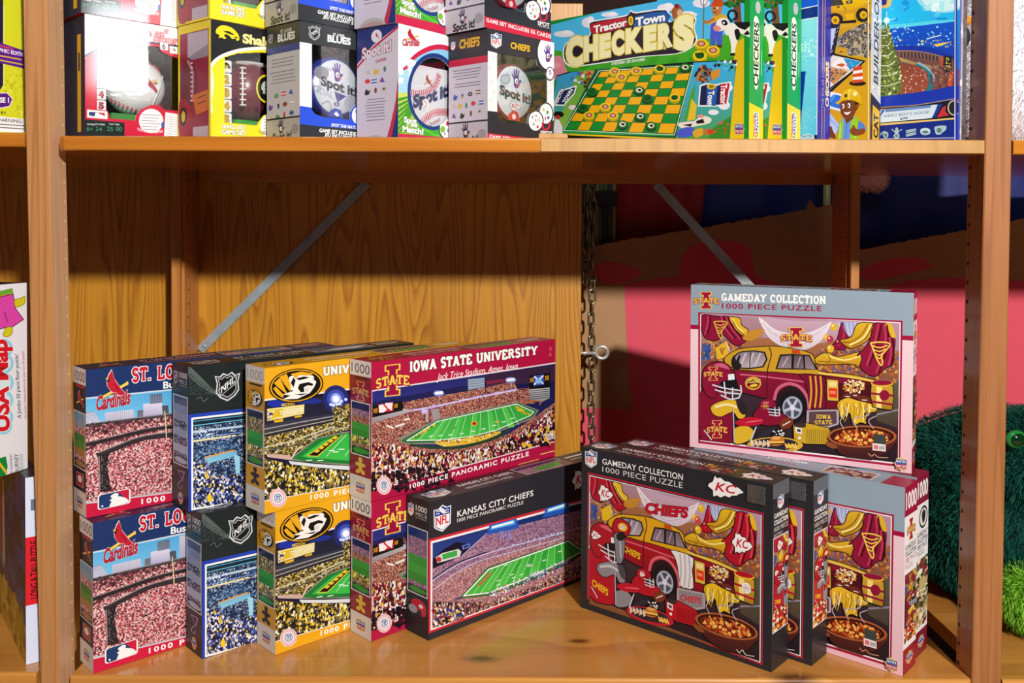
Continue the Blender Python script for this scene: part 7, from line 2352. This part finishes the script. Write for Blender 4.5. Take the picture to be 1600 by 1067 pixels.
    for (x, y, kd) in ((440, 408, 0), (562, 404, 0), (478, 440, 0), (695, 392, 1), (840, 384, 2), (310, 522, 3), (578, 514, 2), (624, 560, 3), (780, 556, 1), (258, 614, 3), (386, 608, 0), (294, 656, 0), (430, 658, 0), (584, 662, 2), (484, 708, 2), (646, 716, 2)):
        draughts(A, x, y, 31, kd)
    A.line([(180, 765), (700, 790), (1080, 800)], 10, 'e8c81c')
    # title
    blob = sm([(150, 300), (165, 250), (220, 215), (300, 205), (296, 150), (320, 125), (500, 95), (530, 66), (560, 78), (730, 60), (745, 130), (800, 100), (850, 90), (895, 110), (885, 165), (900, 225), (870, 270), (790, 305), (600, 320), (440, 345), (250, 372), (200, 378), (160, 350)], 3)
    A.poly([(x + (x - 520) * .02, y + (y - 230) * .05) for x, y in blob], 'f6f6fa'); A.poly(blob, '2a2230')
    A.poly(sm([(302, 152), (330, 132), (508, 100), (512, 150), (320, 196)], 2), 'b82434'); A.poly(sm([(548, 98), (732, 66), (738, 128), (556, 160)], 2), '2458a8'); A.oval(530, 115, 24, 40, '2a2230'); A.oval(530, 120, 15, 28, 'e0bc14', n=18); A.oval(530, 120, 7, 14, 'a88c10', n=12)
    A.text('Tractor', 318, 190, 508, 146, 38, 'fafafc', bold=.07, ol=((.03, '4a1820'),)); A.text('Town', 556, 150, 724, 118, 44, 'fafafc', bold=.07, ol=((.03, '102a50'),))
    for ch, x0, y0, x1, y1, hh in (('C', 161, 372, 262, 360, 142), ('H', 262, 341, 346, 327, 118), ('E', 352, 325, 416, 312, 112), ('C', 420, 308, 494, 298, 114), ('K', 501, 296, 600, 282, 116), ('E', 604, 284, 676, 270, 118), ('R', 684, 275, 770, 254, 118), ('S', 774, 280, 891, 262, 166)):
        A.text(ch, x0, y0, x1, y1, hh, 'f2ecb4', bold=.12, ol=((.04, 'd8c448'),))
    A.text('CHECKERS \u2022 JEU DE DAMES', 420, 372, 610, 346, 15, 'f0f4ec', bold=.04)
    badge(A, 1146, 734, 62, 84)


def s_check(S):
    S.fill('189a4c'); S.quad([(0, 0), (100, 0), (100, 1000), (0, 1000)])
    S.poly([(0, 745), (100, 775), (100, 1000), (0, 1000)], 'e8cc30')
    S.poly(sm([(30, 200), (62, 215), (70, 420), (64, 600), (50, 655), (36, 630), (28, 500), (26, 330)], 3), 'f4f2e0')
    S.text('CHECKERS', 44, 630, 44, 226, 34, '1c2018', bold=.05, up=(-1, 0), ol=()) if False else S.text('CHECKERS', 62, 632, 62, 226, 32, '20241c', bold=.05, up=(-1, 0))
    S.line([(84, 400), (84, 560)], 4, '9ae0b0')
    S.op([(36, 800), (66, 805), (68, 960), (40, 965)], '2c4a8c', 'f0f0f4', 5); S.text('TOWN', 62, 955, 62, 812, 18, 'f0f0f4', bold=.05, up=(-1, 0)); S.text('TRACTOR', 44, 960, 44, 812, 12, 'c03040', bold=.05, up=(-1, 0)); S.oval(58, 945, 9, 16, 'd8b01c')
    S.oval(56, 130, 18, 40, 'b8b8c0')


CHQ = [(843.2, 36.6), (1172.3, -24.3), (1170.0, 223.6), (842.2, 242.6)]
mb = MB(); CL, CH_, CT = .385, .2175, .040
carton_body(mb, CL, CH_, CT, '189030')
A = face_art(mb, 'front', CL, CH_, CT); A.crop(840, 0, 3.636).quad(CHQ); f_check(A)
S = face_art(mb, 'right', CL, CH_, CT); s_check(S)
face_art(mb, 'top', CL, CH_, CT).fill('189030')
o = mb.build('board_game_box')
GC = 'green checkers boxes on the upper shelf'
o.location = (.0441, .3337, ZU); o.rotation_euler[2] = D2R(-43); tag(o, 'green checkers game box with cream lettering, fully shown on the upper shelf', 'game box', GC)
b = copy_tree(o, (.0985, .3403, ZU), D2R(-43)); tag(b, 'second green checkers box, only its right end seen behind the first', 'game box', GC)


def big(name, FL, L, h, t, base, fn, sfn, crop, fq, label, deg=-43):
    mb = MB()
    carton_body(mb, L, h, t, base)
    A = face_art(mb, 'front', L, h, t); A.crop(*crop).quad(fq); fn(A)
    S = face_art(mb, 'right', L, h, t); S.quad([(0, 0), (100, 0), (100, 1000), (0, 1000)]); sfn(S)
    o = mb.build(name); o.location = FL; o.rotation_euler[2] = D2R(deg)
    tag(o, label, 'game box')
    return o


def f_blue(A):
    A.fill('58c0e8', g='70d0f0')
    A.poly([(-600, -400), (336, -640), (336, 80), (70, 130), (-600, 250)], '1858d8'); A.poly([(-600, 250), (70, 128), (336, 75), (336, 88), (70, 142), (-600, 266)], 'e8ecf4')
    A.poly([(-600, 266), (70, 142), (336, 88), (336, 238), (70, 280), (-600, 410)], '0c2c80'); A.poly([(-600, 410), (70, 286), (336, 238), (336, 250), (70, 298), (-600, 420)], 'e8ecf4')
    A.poly([(-600, 420), (70, 298), (325, 250), (322, 1950), (-600, 2000)], '8ce0ec', g='48b8e8'); A.scatter(60, 80, 560, 320, 800, ['b8f0f4', 'd8f8f8', '90e4f0'], 10, 30); A.scatter(80, 80, 480, 320, 1900, ['68cce8', '50bce4', '80d8ec'], 8, 20)
    A.poly([(84, 1000), (170, 995), (120, 1500), (80, 1900)], '0c2ca0'); A.poly([(322, 248), (340, 244), (336, 1960), (316, 1960)], 'd0d8f4')
    A.poly([(70, 1890), (330, 1880), (330, 1960), (60, 1960)], '141c38'); A.poly([(90, 1900), (150, 1870), (210, 1860), (280, 1880), (300, 1960), (80, 1960)], 'a8d0ec'); A.text('MASTER', 120, 1920, 260, 1916, 36, '6090c8', bold=.04)


def s_blue(S):
    S.fill('2c2ca0'); S.line([(34, 0), (34, 620)], 4, 'c8b080'); S.line([(52, 0), (52, 620)], 4, 'c8b080'); S.line([(36, 800), (36, 1000)], 4, 'c8a070'); S.line([(56, 800), (56, 1000)], 3, 'c8a070')
    S.text('THE POLAR EXPRESS', 52, 808, 52, 540, 20, '8a90b8', bold=.03, up=(-1, 0)); S.text('CHECKERS', 88, 796, 88, 560, 24, 'e8d8b0', bold=.06, up=(-1, 0), ol=((.04, '8a6a50'),))


def f_cat(A):
    A.crop(1240, 0, 8.89)
    A.fill('d09a1c', g='d8a418')
    A.poly([(440, -300), (1060, -420), (1060, 60), (860, 60), (470, 90)], '303028'); A.poly([(450, -100), (660, -60), (660, 80), (480, 90)], '4a4638')
    A.poly([(480, 105), (700, 70), (720, 130), (700, 165), (480, 180)], 'f0c01c', g='d8a010'); A.poly([(660, -10), (1058, -60), (1058, 40), (740, 165)], 'f4c41c', g='e0ac14'); A.poly([(670, 60), (720, 120), (740, 165), (700, 110)], '5a1a10')
    A.poly([(730, 20), (815, 5), (818, 50), (734, 58)], '241c14'); A.text('CAT', 752, 44, 796, 38, 18, 'f0f0e8', bold=.05); A.poly([(600, 95), (640, 88), (642, 110), (606, 116)], '5a3a14')
    A.oval(960, 215, 95, 100, '2c2822', n=28); A.oval(970, 212, 50, 55, 'f0bc1c', n=22); A.oval(972, 214, 26, 30, 'b8860e', n=16)
    A.oval(575, 270, 112, 84, '2c2822', n=28); A.oval(580, 285, 56, 58, 'f0bc1c', n=22); A.oval(580, 290, 28, 30, 'a87a0c', n=16)
    A.poly([(710, 200), (840, 180), (826, 280), (740, 290)], 'e8b81c'); A.poly([(650, 300), (870, 280), (870, 330), (650, 350)], '241f1a')
    A.poly([(560, 340), (1050, 310), (1050, 360), (640, 400)], 'd8a82c')
    A.poly(sm([(580, 610), (620, 520), (740, 440), (880, 370), (1060, 335), (1060, 780), (900, 775), (740, 770), (760, 690), (660, 655)], 3), mat=GRAVEL)
    A.scatter(80, 600, 370, 1055, 770, ['5a5048', 'b0a498', '8a7c74', '3a342e', 'd8b04a'], 10, 20, fn=lambda x, y: y > 640 - (x - 580) * .62)
    A.poly([(478, 400), (590, 390), (510, 760), (470, 760)], 'c8d4ec'); A.poly([(480, 345), (650, 340), (560, 800), (505, 800), (590, 395), (480, 405)], '262a3c')
    for (x, y) in ((620, 390), (575, 520), (545, 620), (535, 720), (600, 450)):
        A.line([(x - 16, y + 18), (x + 14, y - 18)], 6, 'c8ccd8')
    A.poly([(560, 745), (1005, 850), (640, 1180), (400, 1400), (300, 1000)], '1c1a18'); A.poly([(540, 770), (960, 860), (640, 1140), (420, 1320), (380, 1000)], 'e8e0d8')
    A.poly([(690, 810), (950, 862), (780, 985)], '2a98d0'); A.poly([(640, 800), (690, 812), (780, 985), (700, 975), (500, 920)], 'f0ece8'); A.line([(690, 812), (780, 985)], 5, 'f4f4f4'); A.line([(742, 925), (758, 880)], 20, 'd060a0'); A.line([(790, 860), (830, 930)], 12, '7ac8e8')
    A.poly(sm([(590, 910), (660, 885), (715, 900), (680, 935), (640, 925)], 2), 'c8602c'); A.line([(490, 930), (780, 985)], 9, 'd87838'); A.poly([(400, 1010), (500, 940), (760, 1000), (560, 1180)], 'c88a4a'); A.scatter(60, 470, 960, 720, 1150, ['3a4a6a', 'e0b050', '7a5a4a', '5a4a8a', '2a3a4c'], 9, 20, fn=lambda x, y: y < 1250 - (x - 400) * .7)
    A.crop(1240, 100, 8.54)
    A.line([(450, 360), (780, 110)], 16, '16130f')
    A.poly([(798, 50), (912, 20), (928, 240), (788, 255)], 'd84a24'); A.poly([(794, 100), (920, 78), (922, 118), (792, 140)], 'f0ece8'); A.poly([(790, 180), (924, 168), (926, 208), (790, 218)], 'f0ece8'); A.oval(856, 262, 112, 34, '26221e', n=22); A.poly([(790, 220), (926, 210), (930, 246), (780, 262)], 'd84a24')
    A.poly([(450, 430), (500, 372), (650, 410), (640, 640), (450, 590)], 'e8ecf4'); A.poly([(460, 500), (560, 410), (630, 430), (640, 610), (500, 570)], '2a70d8'); A.poly([(470, 470), (540, 405), (560, 440), (500, 520)], '4a90e8')
    A.poly([(450, 690), (490, 660), (610, 820), (600, 870), (540, 960), (450, 830)], 'b8ccf0'); A.line([(470, 720), (600, 860)], 14, '8aa8e0'); A.line([(460, 780), (560, 930)], 10, 'e8f0fc')
    A.poly(sm([(450, 860), (500, 830), (530, 900), (560, 960), (560, 1000), (450, 960)], 2), '7a4020')
    A.poly(sm([(600, 1000), (606, 800), (660, 740), (700, 720), (800, 700), (860, 740), (960, 850), (960, 890), (850, 900), (860, 1000)], 2), '6a9ae0'); A.poly(sm([(846, 790), (900, 770), (966, 860), (930, 890), (860, 880)], 2), '5a84d8')
    A.poly([(585, 1010), (612, 790), (668, 745), (650, 1010)], '9ad020'); A.poly([(752, 1010), (760, 780), (810, 710), (870, 740), (850, 900), (880, 1010)], '9ad020'); A.line([(625, 800), (616, 1000)], 10, 'd8e878'); A.line([(800, 800), (820, 1000)], 10, 'd8e878'); A.line([(705, 780), (700, 1000)], 8, '3a68b8')
    A.poly(sm([(760, 870), (820, 850), (860, 880), (940, 860), (955, 920), (880, 955), (800, 960), (755, 920)], 3), '8a4a24'); A.oval(800, 850, 18, 34, '8a4a24')
    A.poly([(690, 720), (790, 690), (800, 730), (712, 800), (690, 760)], '7a4020')
    A.poly(sm([(622, 520), (720, 490), (820, 510), (840, 600), (810, 680), (760, 740), (700, 740), (650, 690), (625, 620)], 4), '7c4322'); A.poly(sm([(820, 500), (870, 540), (860, 600), (830, 610)], 2), '241612'); A.oval(846, 572, 22, 32, '8a4c28')
    A.oval(662, 568, 17, 34, 'f6f4f0', n=16); A.oval(740, 558, 18, 34, 'f6f4f0', n=16); A.oval(655, 572, 9, 18, '1c1210', n=12); A.oval(732, 562, 9, 18, '1c1210', n=12); A.line([(640, 520), (680, 512)], 9, '2a1610'); A.line([(715, 506), (765, 506)], 9, '2a1610')
    A.poly(sm([(672, 640), (720, 650), (765, 630), (740, 672), (700, 680)], 3), 'f8f4f0'); A.line([(668, 636), (720, 648), (770, 626)], 6, '4a1c14', curve=3); A.oval(690, 612, 16, 11, '6a3418')
    A.poly(sm([(560, 520), (610, 490), (640, 420), (700, 355), (780, 335), (860, 380), (900, 460), (918, 560), (860, 520), (760, 480), (660, 500), (600, 540)], 4), 'f0c81c', g='d8a812'); A.line([(740, 480), (740, 380), (770, 345)], 12, 'f8e878', curve=3); A.oval(822, 400, 26, 34, 'f8f0b8', rot=30); A.line([(600, 530), (680, 490), (800, 492), (915, 552)], 8, 'b88a10', curve=4); A.poly([(680, 415), (715, 400), (716, 445), (684, 452)], '3a3018')
    A.poly([(990, -900), (1006, -900), (1002, 1010), (990, 1010)], 'f4ecc8')


def s_cat(S):
    S.fill('b8c0d0', g='d0d4dc'); S.scatter(60, 0, 0, 100, 740, ['c8ccd8', 'a8b0c0', 'e0e2e8'], 8, 18)
    S.poly([(0, 735), (100, 785), (100, 1000), (0, 1000)], '2e303c'); S.poly([(22, 795), (92, 822), (86, 1000), (20, 1000)], 'e0b020')
    S.text('BUILDER-OPOLY', 72, 690, 72, 40, 44, '3a3f58', bold=.05, it=.2, up=(-1, 0), ol=((.03, 'f0f2f6'),)); S.text('JUNIOR', 96, 520, 96, 370, 18, 'b89a5a', bold=.04, it=.2, up=(-1, 0)); S.text('CAT', 78, 965, 78, 838, 42, '241c14', bold=.07, up=(-1, 0))


def f_pol(A):
    A.crop(1360, 0, 8.89)
    A.fill('18a8e8', g='1c3cb8')
    A.poly([(-1400, -900), (1200, -900), (1200, 270), (500, 330), (140, 400), (-1400, 700)], '1ca0e4', g='22c0f0')
    A.scatter(60, 140, -200, 1180, 300, ['30b0ec', '48c4f4', '1890dc'], 20, 60)
    A.oval(1010, -60, 380, 245, '90d8ec', n=34); A.oval(1020, -60, 320, 220, 'c8ecf2', n=34); A.scatter(14, 780, -120, 1170, 120, ['a8e0ec', 'd8f4f6'], 30, 70)
    A.poly([(140, 360), (520, 330), (900, 290), (1180, 275), (1180, 310), (600, 370), (140, 420)], '58d0ec')
    A.poly([(-1400, 700), (140, 420), (600, 372), (1190, 300), (1190, 900), (140, 700)], '1454c8', g='1838a8')
    A.scatter(130, 300, 380, 1180, 660, ['3aa0e8', '78d0f8', '2468d0', 'a8e8ff', '184ab8'], 6, 20); A.scatter(16, 320, 560, 1150, 680, ['d8c060', 'f0dc90'], 8, 20)
    A.line([(780, 545), (980, 495)], 14, 'd0dcec'); A.poly([(880, 620), (1140, 580), (980, 640), (920, 655)], 'e8c848')
    A.poly(sm([(140, 680), (500, 640), (800, 660), (1000, 720), (1180, 800), (1180, 880), (900, 790), (600, 720), (140, 740)], 3), '1a34a0')
    A.poly(sm([(-900, 900), (140, 740), (400, 705), (700, 735), (1000, 790), (1190, 900), (1190, 1500), (-900, 1500)], 3), '6a4a4c', g='8a4a38')
    for i in range(13):
        A.line([(400 + i * 50, 720 + i * i * .55), (408 + i * 50, 800 + i * i * .55)], 11, '8a6a50'); A.line([(425 + i * 50, 735 + i * i * .55), (430 + i * 50, 800 + i * i * .55)], 14, '242838')
    A.line([(360, 712), (600, 714), (800, 740), (1000, 792)], 9, 'b88a50', curve=4)
    A.poly([(400, 800), (620, 870), (980, 940), (1000, 1000), (700, 930), (420, 860)], 'b89a58', g='8a6a48')
    A.poly([(960, 800), (1020, 800), (1000, 1000), (985, 980)], 'b8503a'); A.poly([(1030, 780), (1130, 780), (1130, 1000), (1000, 1010)], '24242c'); A.scatter(40, 1040, 810, 1120, 990, ['e8c840', 'f0d868', '8a6a20'], 6, 10)
    A.crop(1360, 100, 8.54)
    A.poly([(-900, 200), (140, 0), (400, 0), (620, 20), (760, 120), (780, 280), (720, 380), (-900, 600)], '8a4434', g='a05438'); A.scatter(110, 420, 60, 760, 390, ['a85a48', 'd8a8a0', '6a2c24', 'f0d8d0', 'b86a50', '8a3c34'], 6, 13)
    A.poly(sm([(600, 20), (700, 60), (770, 140), (770, 220), (790, 270), (740, 370), (800, 360), (850, 260), (830, 160), (750, 60), (660, 0)], 3), '1f7a8c'); A.line([(640, -10), (760, 60), (840, 150), (850, 230)], 30, '8ab0bc', curve=4)
    A.scatter(80, 800, 20, 1050, 330, ['6a4a4c', '8a5a50', '4a3a44', 'a88068'], 12, 26)
    A.poly([(1030, 260), (1100, 100), (1120, 120), (1080, 320), (1040, 300)], 'c8503a'); A.scatter(20, 1050, 110, 1110, 290, ['e8a050', 'a83a2c'], 8, 14)
    A.crop(1360, 0, 8.89)
    T_ = sm([(230, 300), (280, 470), (330, 640), (380, 820), (430, 1000), (430, 1250), (300, 1330), (-300, 1380), (-100, 900), (150, 500)], 3)
    A.poly(T_, '5a6a2c', g='6a7a38')
    A.scatter(300, -100, 330, 430, 1330, ['8a9a48', '3a4a1c', 'c8d078', '4a5a24', 'a8b860', 'f0f0c0', '2c3c18'], 9, 24, fn=lambda x, y: x < 235 + (y - 310) * .28 and x > -60)
    for i in range(6):
        A.line([(60, 480 + i * 140), (230, 500 + i * 140), (250 + i * 32, 440 + i * 140)], 9, 'f0f0d0', curve=4)
    A.oval(228, 290, 46, 46, 'a8e8f4'); A.oval(228, 290, 26, 26, 'ffffff'); A.line([(228, 170), (228, 400)], 7, 'e8ffff'); A.line([(140, 310), (350, 265)], 7, 'e8ffff')
    A.poly(sm([(-200, 30), (180, -20), (280, -60), (290, 60), (240, 110), (140, 125), (-200, 180)], 3), 'd8b868'); A.poly([(155, -60), (235, -60), (225, 60), (190, 80), (160, 78)], '2a2c88'); A.slab('T', 150, 72, 250, 56, 160, '2a2c88', w=.3)
    A.crop(1360, 100, 8.54)
    A.poly(sm([(-1300, 620), (140, 440), (500, 400), (850, 350), (1180, 300), (1180, 470), (600, 560), (140, 590), (-1300, 800)], 3), '1c34a8', g='203cb8')
    A.line([(-600, 700), (140, 585), (600, 555), (1140, 465)], 10, 'b8985a', curve=4)
    A.poly([(-1300, 800), (140, 600), (600, 565), (1140, 480), (1140, 720), (-1300, 960)], '1a1c24'); A.poly([(-200, 640), (200, 606), (900, 545), (830, 726), (120, 790), (-200, 830)], 'c8dcf0', g='dceefa'); A.poly([(200, 606), (820, 552), (800, 590), (200, 650)], '6a8ac0')
    A.poly([(910, 545), (965, 535), (865, 722), (820, 728)], '1c3c98'); A.poly([(120, 720), (160, 620), (200, 612), (150, 680)], '1c3c98')
    A.text('HERO BOY\u2019S HOUSE', 190, 718, 790, 664, 36, '3a4460', bold=-.004, it=.1, sp=1.1); A.text('$70', 395, 748, 500, 738, 26, '2a3450', bold=.05, it=.2)
    A.poly([(965, 585), (1010, 560), (1000, 640), (1050, 690), (890, 718)], 'c8303a'); A.oval(1120, 590, 90, 105, 'b8a890'); A.oval(1124, 590, 74, 88, '24242c')
    A.poly([(-1300, 960), (120, 800), (1135, 722), (1135, 742), (120, 828), (-1300, 990)], 'e8c878')
    A.poly([(-1300, 990), (120, 828), (1135, 744), (1135, 1060), (-1300, 1060)], '182c88')
    A.line([(-400, 1020), (120, 1005), (1135, 990)], 8, 'd8e0f0')
    G = 'a8c4cc'; G2 = '5a7c88'
    A.oval(205, 950, 38, 44, G); A.oval(205, 955, 22, 26, G2); A.line([(120, 985), (150, 930), (190, 905)], 14, G, curve=3)
    A.oval(352, 965, 40, 34, G); A.oval(354, 912, 30, 30, G); A.oval(354, 874, 20, 22, G); A.line([(290, 875), (330, 910), (378, 900), (422, 880)], 12, G, curve=2); A.oval(352, 965, 22, 16, G2)
    A.poly([(475, 890), (612, 865), (614, 900), (478, 928)], G); A.poly([(475, 940), (612, 912), (614, 946), (478, 976)], G); A.line([(478, 910), (612, 884)], 5, G2); A.line([(478, 958), (612, 930)], 5, G2)
    A.oval(735, 912, 70, 44, G); A.oval(735, 892, 66, 34, 'c4dce0'); A.oval(735, 912, 40, 20, G2)
    A.poly(sm([(862, 840), (1010, 828), (1005, 890), (960, 920), (940, 945), (880, 945), (866, 900)], 2), G); A.oval(920, 890, 34, 34, G2)
    A.poly([(1135, -1200), (1160, -1200), (1160, 1060), (1130, 1060)], '2838b0'); A.poly([(1128, -1200), (1140, -1200), (1136, 1060), (1124, 1060)], 'd8dcf8')


def s_pol(S):
    S.fill('a8a4b4', g='c0bcc8'); S.poly([(0, 0), (22, 0), (22, 1000), (0, 1000)], '3a48b0'); S.scatter(50, 25, 0, 100, 1000, ['d8d4dc', '8a8694', 'e8e6ea', '98848c'], 8, 30)


big('board_game_box', (.229, .2759, ZU), .27, .27, .04, '1c3ca8', f_blue, s_blue, (1240, 0, 8.89), [(1026.9, -26.2), (1280.0, -77.1), (1276.7, 226.0), (1024.9, 239.5)], 'sky blue and navy game box beside the second green checkers box, spine showing')
big('board_game_box', (.2998, .2672, ZU), .27, .27, .035, 'd0a020', f_cat, s_cat, (1240, 0, 8.89), [(1098.2, -28.1), (1363.0, -79.6), (1359.4, 225.5), (1096.0, 239.2)], 'yellow game box with child in hard hat, truck and gravel on its front')
big('board_game_box', (.4037, .2277, ZU), .27, .27, .030, '2838b0', f_pol, s_pol, (1360, 0, 8.89), [(1211.8, -37.7), (1501.5, -92.3), (1497.2, 222.4), (1209.1, 236.9)], 'blue game box with lit Christmas tree and moon, rightmost on the upper shelf')


# ================================================================== left bay
def f_yel(A):
    A.fill('d4d428')
    A.scatter(60, 20, 480, 175, 800, ['bcbc20', 'c8c824', 'e0e040'], 8, 16)
    A.poly([(-300, -400), (22, -400), (22, 590), (5, 622), (-300, 640)], '26223a'); A.line([(26, 40), (26, 600)], 5, 'e8e8a8')
    A.poly([(-300, 200), (0, 298), (170, 355), (170, 480), (0, 440), (-300, 370)], '5a2088'); A.text('GRAPHIC EDITION', -70, 346, 200, 402, 24, 'f0e0f4', bold=.05); A.line([(-60, 378), (150, 417)], 9, 'd8b040'); A.line([(-40, 412), (160, 452)], 9, 'd8b040'); A.line([(-40, 310), (90, 342)], 12, 'c83a68')
    A.op([(-60, 650), (50, 648), (88, 690), (66, 740), (10, 752), (-60, 740)], '5a2080', 'f0ecf4', 5); A.text('PHASE 1', -76, 712, 62, 716, 34, 'f4f0f8', bold=.06)
    A.text('6+', 5, 795, 44, 798, 24, '3a3a1c', bold=.03)
    A.poly([(-300, 780), (170, 828), (170, 926), (-300, 900)], 'f2f2f2'); A.text('WARNING:', -30, 844, 156, 858, 24, '3a3a4c', bold=.02); A.line([(-40, 862), (170, 876)], 7, '6a6a78'); A.line([(-40, 884), (170, 898)], 7, '6a6a78')


YQ = [(-44.9, -82.4), (67.0, -54.0), (68.3, 215.8), (-43.0, 206.5)]
mb = MB(); carton_body(mb, .10, .24, .15, 'd4d428')
A = face_art(mb, 'front', .10, .24, .15); A.crop(0, 0, 4.443).quad(YQ); f_yel(A)
o = mb.build('game_box'); o.location = (-.705, .003, UZ + .0045); o.rotation_euler[2] = D2R(60)
tag(o, 'lime yellow game box with purple band on the upper shelf left of the left post', 'game box')


def f_usa(A):
    A.fill('f0eef6')
    A.poly([(-200, 90), (0, 92), (52, 80), (60, 120), (-40, 150), (-200, 140)], '6ab03a'); A.line([(-40, 128), (50, 112)], 14, 'e08a2c')
    A.op([(-40, 130), (55, 108), (60, 135), (90, 128), (88, 160), (62, 170), (104, 226), (50, 262), (46, 285), (20, 280), (24, 262), (-40, 280)], 'e048b0', '6a2a58', 4); A.text('IOWA', 34, 240, 20, 190, 12, '3a1c34', bold=.02, up=(-.9, -.3))
    A.op(sm([(62, 135), (90, 128), (110, 118), (108, 150), (92, 162), (66, 168)], 3), 'd8d020', '8a8414', 3); A.op(sm([(22, 264), (48, 262), (50, 290), (30, 306), (8, 300), (14, 280)], 3), 'd8d020', '8a8414', 3)
    for cy, r in ((360, 44), (430, 48), (520, 48), (600, 46), (680, 46), (720, 40)):
        A.oval(10, cy, r, r * 1.0, '98d8f4', n=20)
    for cy, r in ((360, 32), (430, 36), (520, 36), (600, 34), (680, 34), (720, 28)):
        A.oval(8, cy, r, r, 'dceefa', n=20)
    A.text('USA Map', 36, 745, 24, 318, 70, 'd81c28', bold=.07, up=(-1, 0.02), ol=((.04, 'f8f4f4'),))
    A.text('A Jumbo 50 piece floor puzzle!', 92, 685, 78, 388, 17, '342c78', bold=.02, up=(-1, 0.02)); A.text('Un Jumbo rompecabezas de piso con 50 piezas!', 118, 686, 106, 372, 11, 'c83048', bold=.01, up=(-1, .02))
    A.text('THE LEARNING', 54, 958, 50, 852, 11, '4a4458', bold=.01, up=(-1, .02)); A.text('JOURNEY', 84, 952, 78, 850, 18, '4a4458', bold=.02, up=(-1, .02)); A.text('INTERNATIONAL', 104, 940, 98, 848, 8, '6a6474', up=(-1, .02)); A.line([(90, 950), (86, 850)], 2, '3a9a68')
    A.poly([(-40, 870), (0, 868), (22, 862), (30, 910), (20, 955), (-40, 975)], '1c8a3c'); A.line([(-20, 880), (26, 940)], 12, 'e8c030')


UQ = [(-35.5, 444.3), (39.9, 438.5), (41.5, 728.9), (-33.5, 752.9)]
mb = MB(); carton_body(mb, .08, .257, .2, '2c2830')
A = face_art(mb, 'front', .08, .257, .2); A.crop(0, 420, 2.966).quad(UQ); f_usa(A)
o = mb.build('puzzle_box'); o.location = (-.692, -.008, .004 + .2516 + .0012); o.rotation_euler[2] = D2R(73.4)
tag(o, 'white floor puzzle box with red map lettering left of the left post', 'puzzle box')


def f_lt(A):
    A.fill('18224a', g='202c50'); A.quad([(0, 0), (100, 0), (100, 100), (0, 100)])
    A.scatter(160, 0, 0, 100, 70, ['1c2c6a', '2a3a7a', '142048', '34407a', '0e1838', '3a4a80'], 4, 10)
    A.poly(sm([(26, 20), (40, 16), (46, 40), (46, 66), (34, 68), (28, 50)], 3), '8a6a74', g='7a6a80'); A.poly([(30, 16), (36, 14), (38, 60), (33, 62)], 'a82c3c'); A.poly([(39, 16), (43, 17), (44, 66), (40, 65)], 'd8c8c4')
    A.poly([(0, 86), (60, 74), (100, 80), (100, 100), (0, 100)], 'a8862c', g='c89a30'); A.scatter(70, 0, 76, 100, 100, ['c8a03c', '8a6a20', 'd8b858', 'a88838'], 3, 7)


mb = MB(); carton_body(mb, .30, .2516, .022, 'e4e8f4')
f_lt(face_art(mb, 'front', .30, .2516, .022))
S = face_art(mb, 'right', .30, .2516, .022); S.quad([(0, 0), (100, 0), (100, 1000), (0, 1000)]); S.fill('d4dcf4'); S.rect(0, 320, 100, 685, 'd8202c')
S.text('LONG & TALL PUZZLE', 68, 655, 68, 345, 40, '3a1418', bold=.04, up=(-1, 0)); S.rect(30, 120, 80, 180, '6a7088')
face_art(mb, 'top', .30, .2516, .022).fill('1a1c30')
o = mb.build('puzzle_box'); o.location = (-.828, .2616, .0045); o.rotation_euler[2] = D2R(-53.2)
tag(o, 'dark blue puzzle box with red spine band under the white floor puzzle box', 'puzzle box')
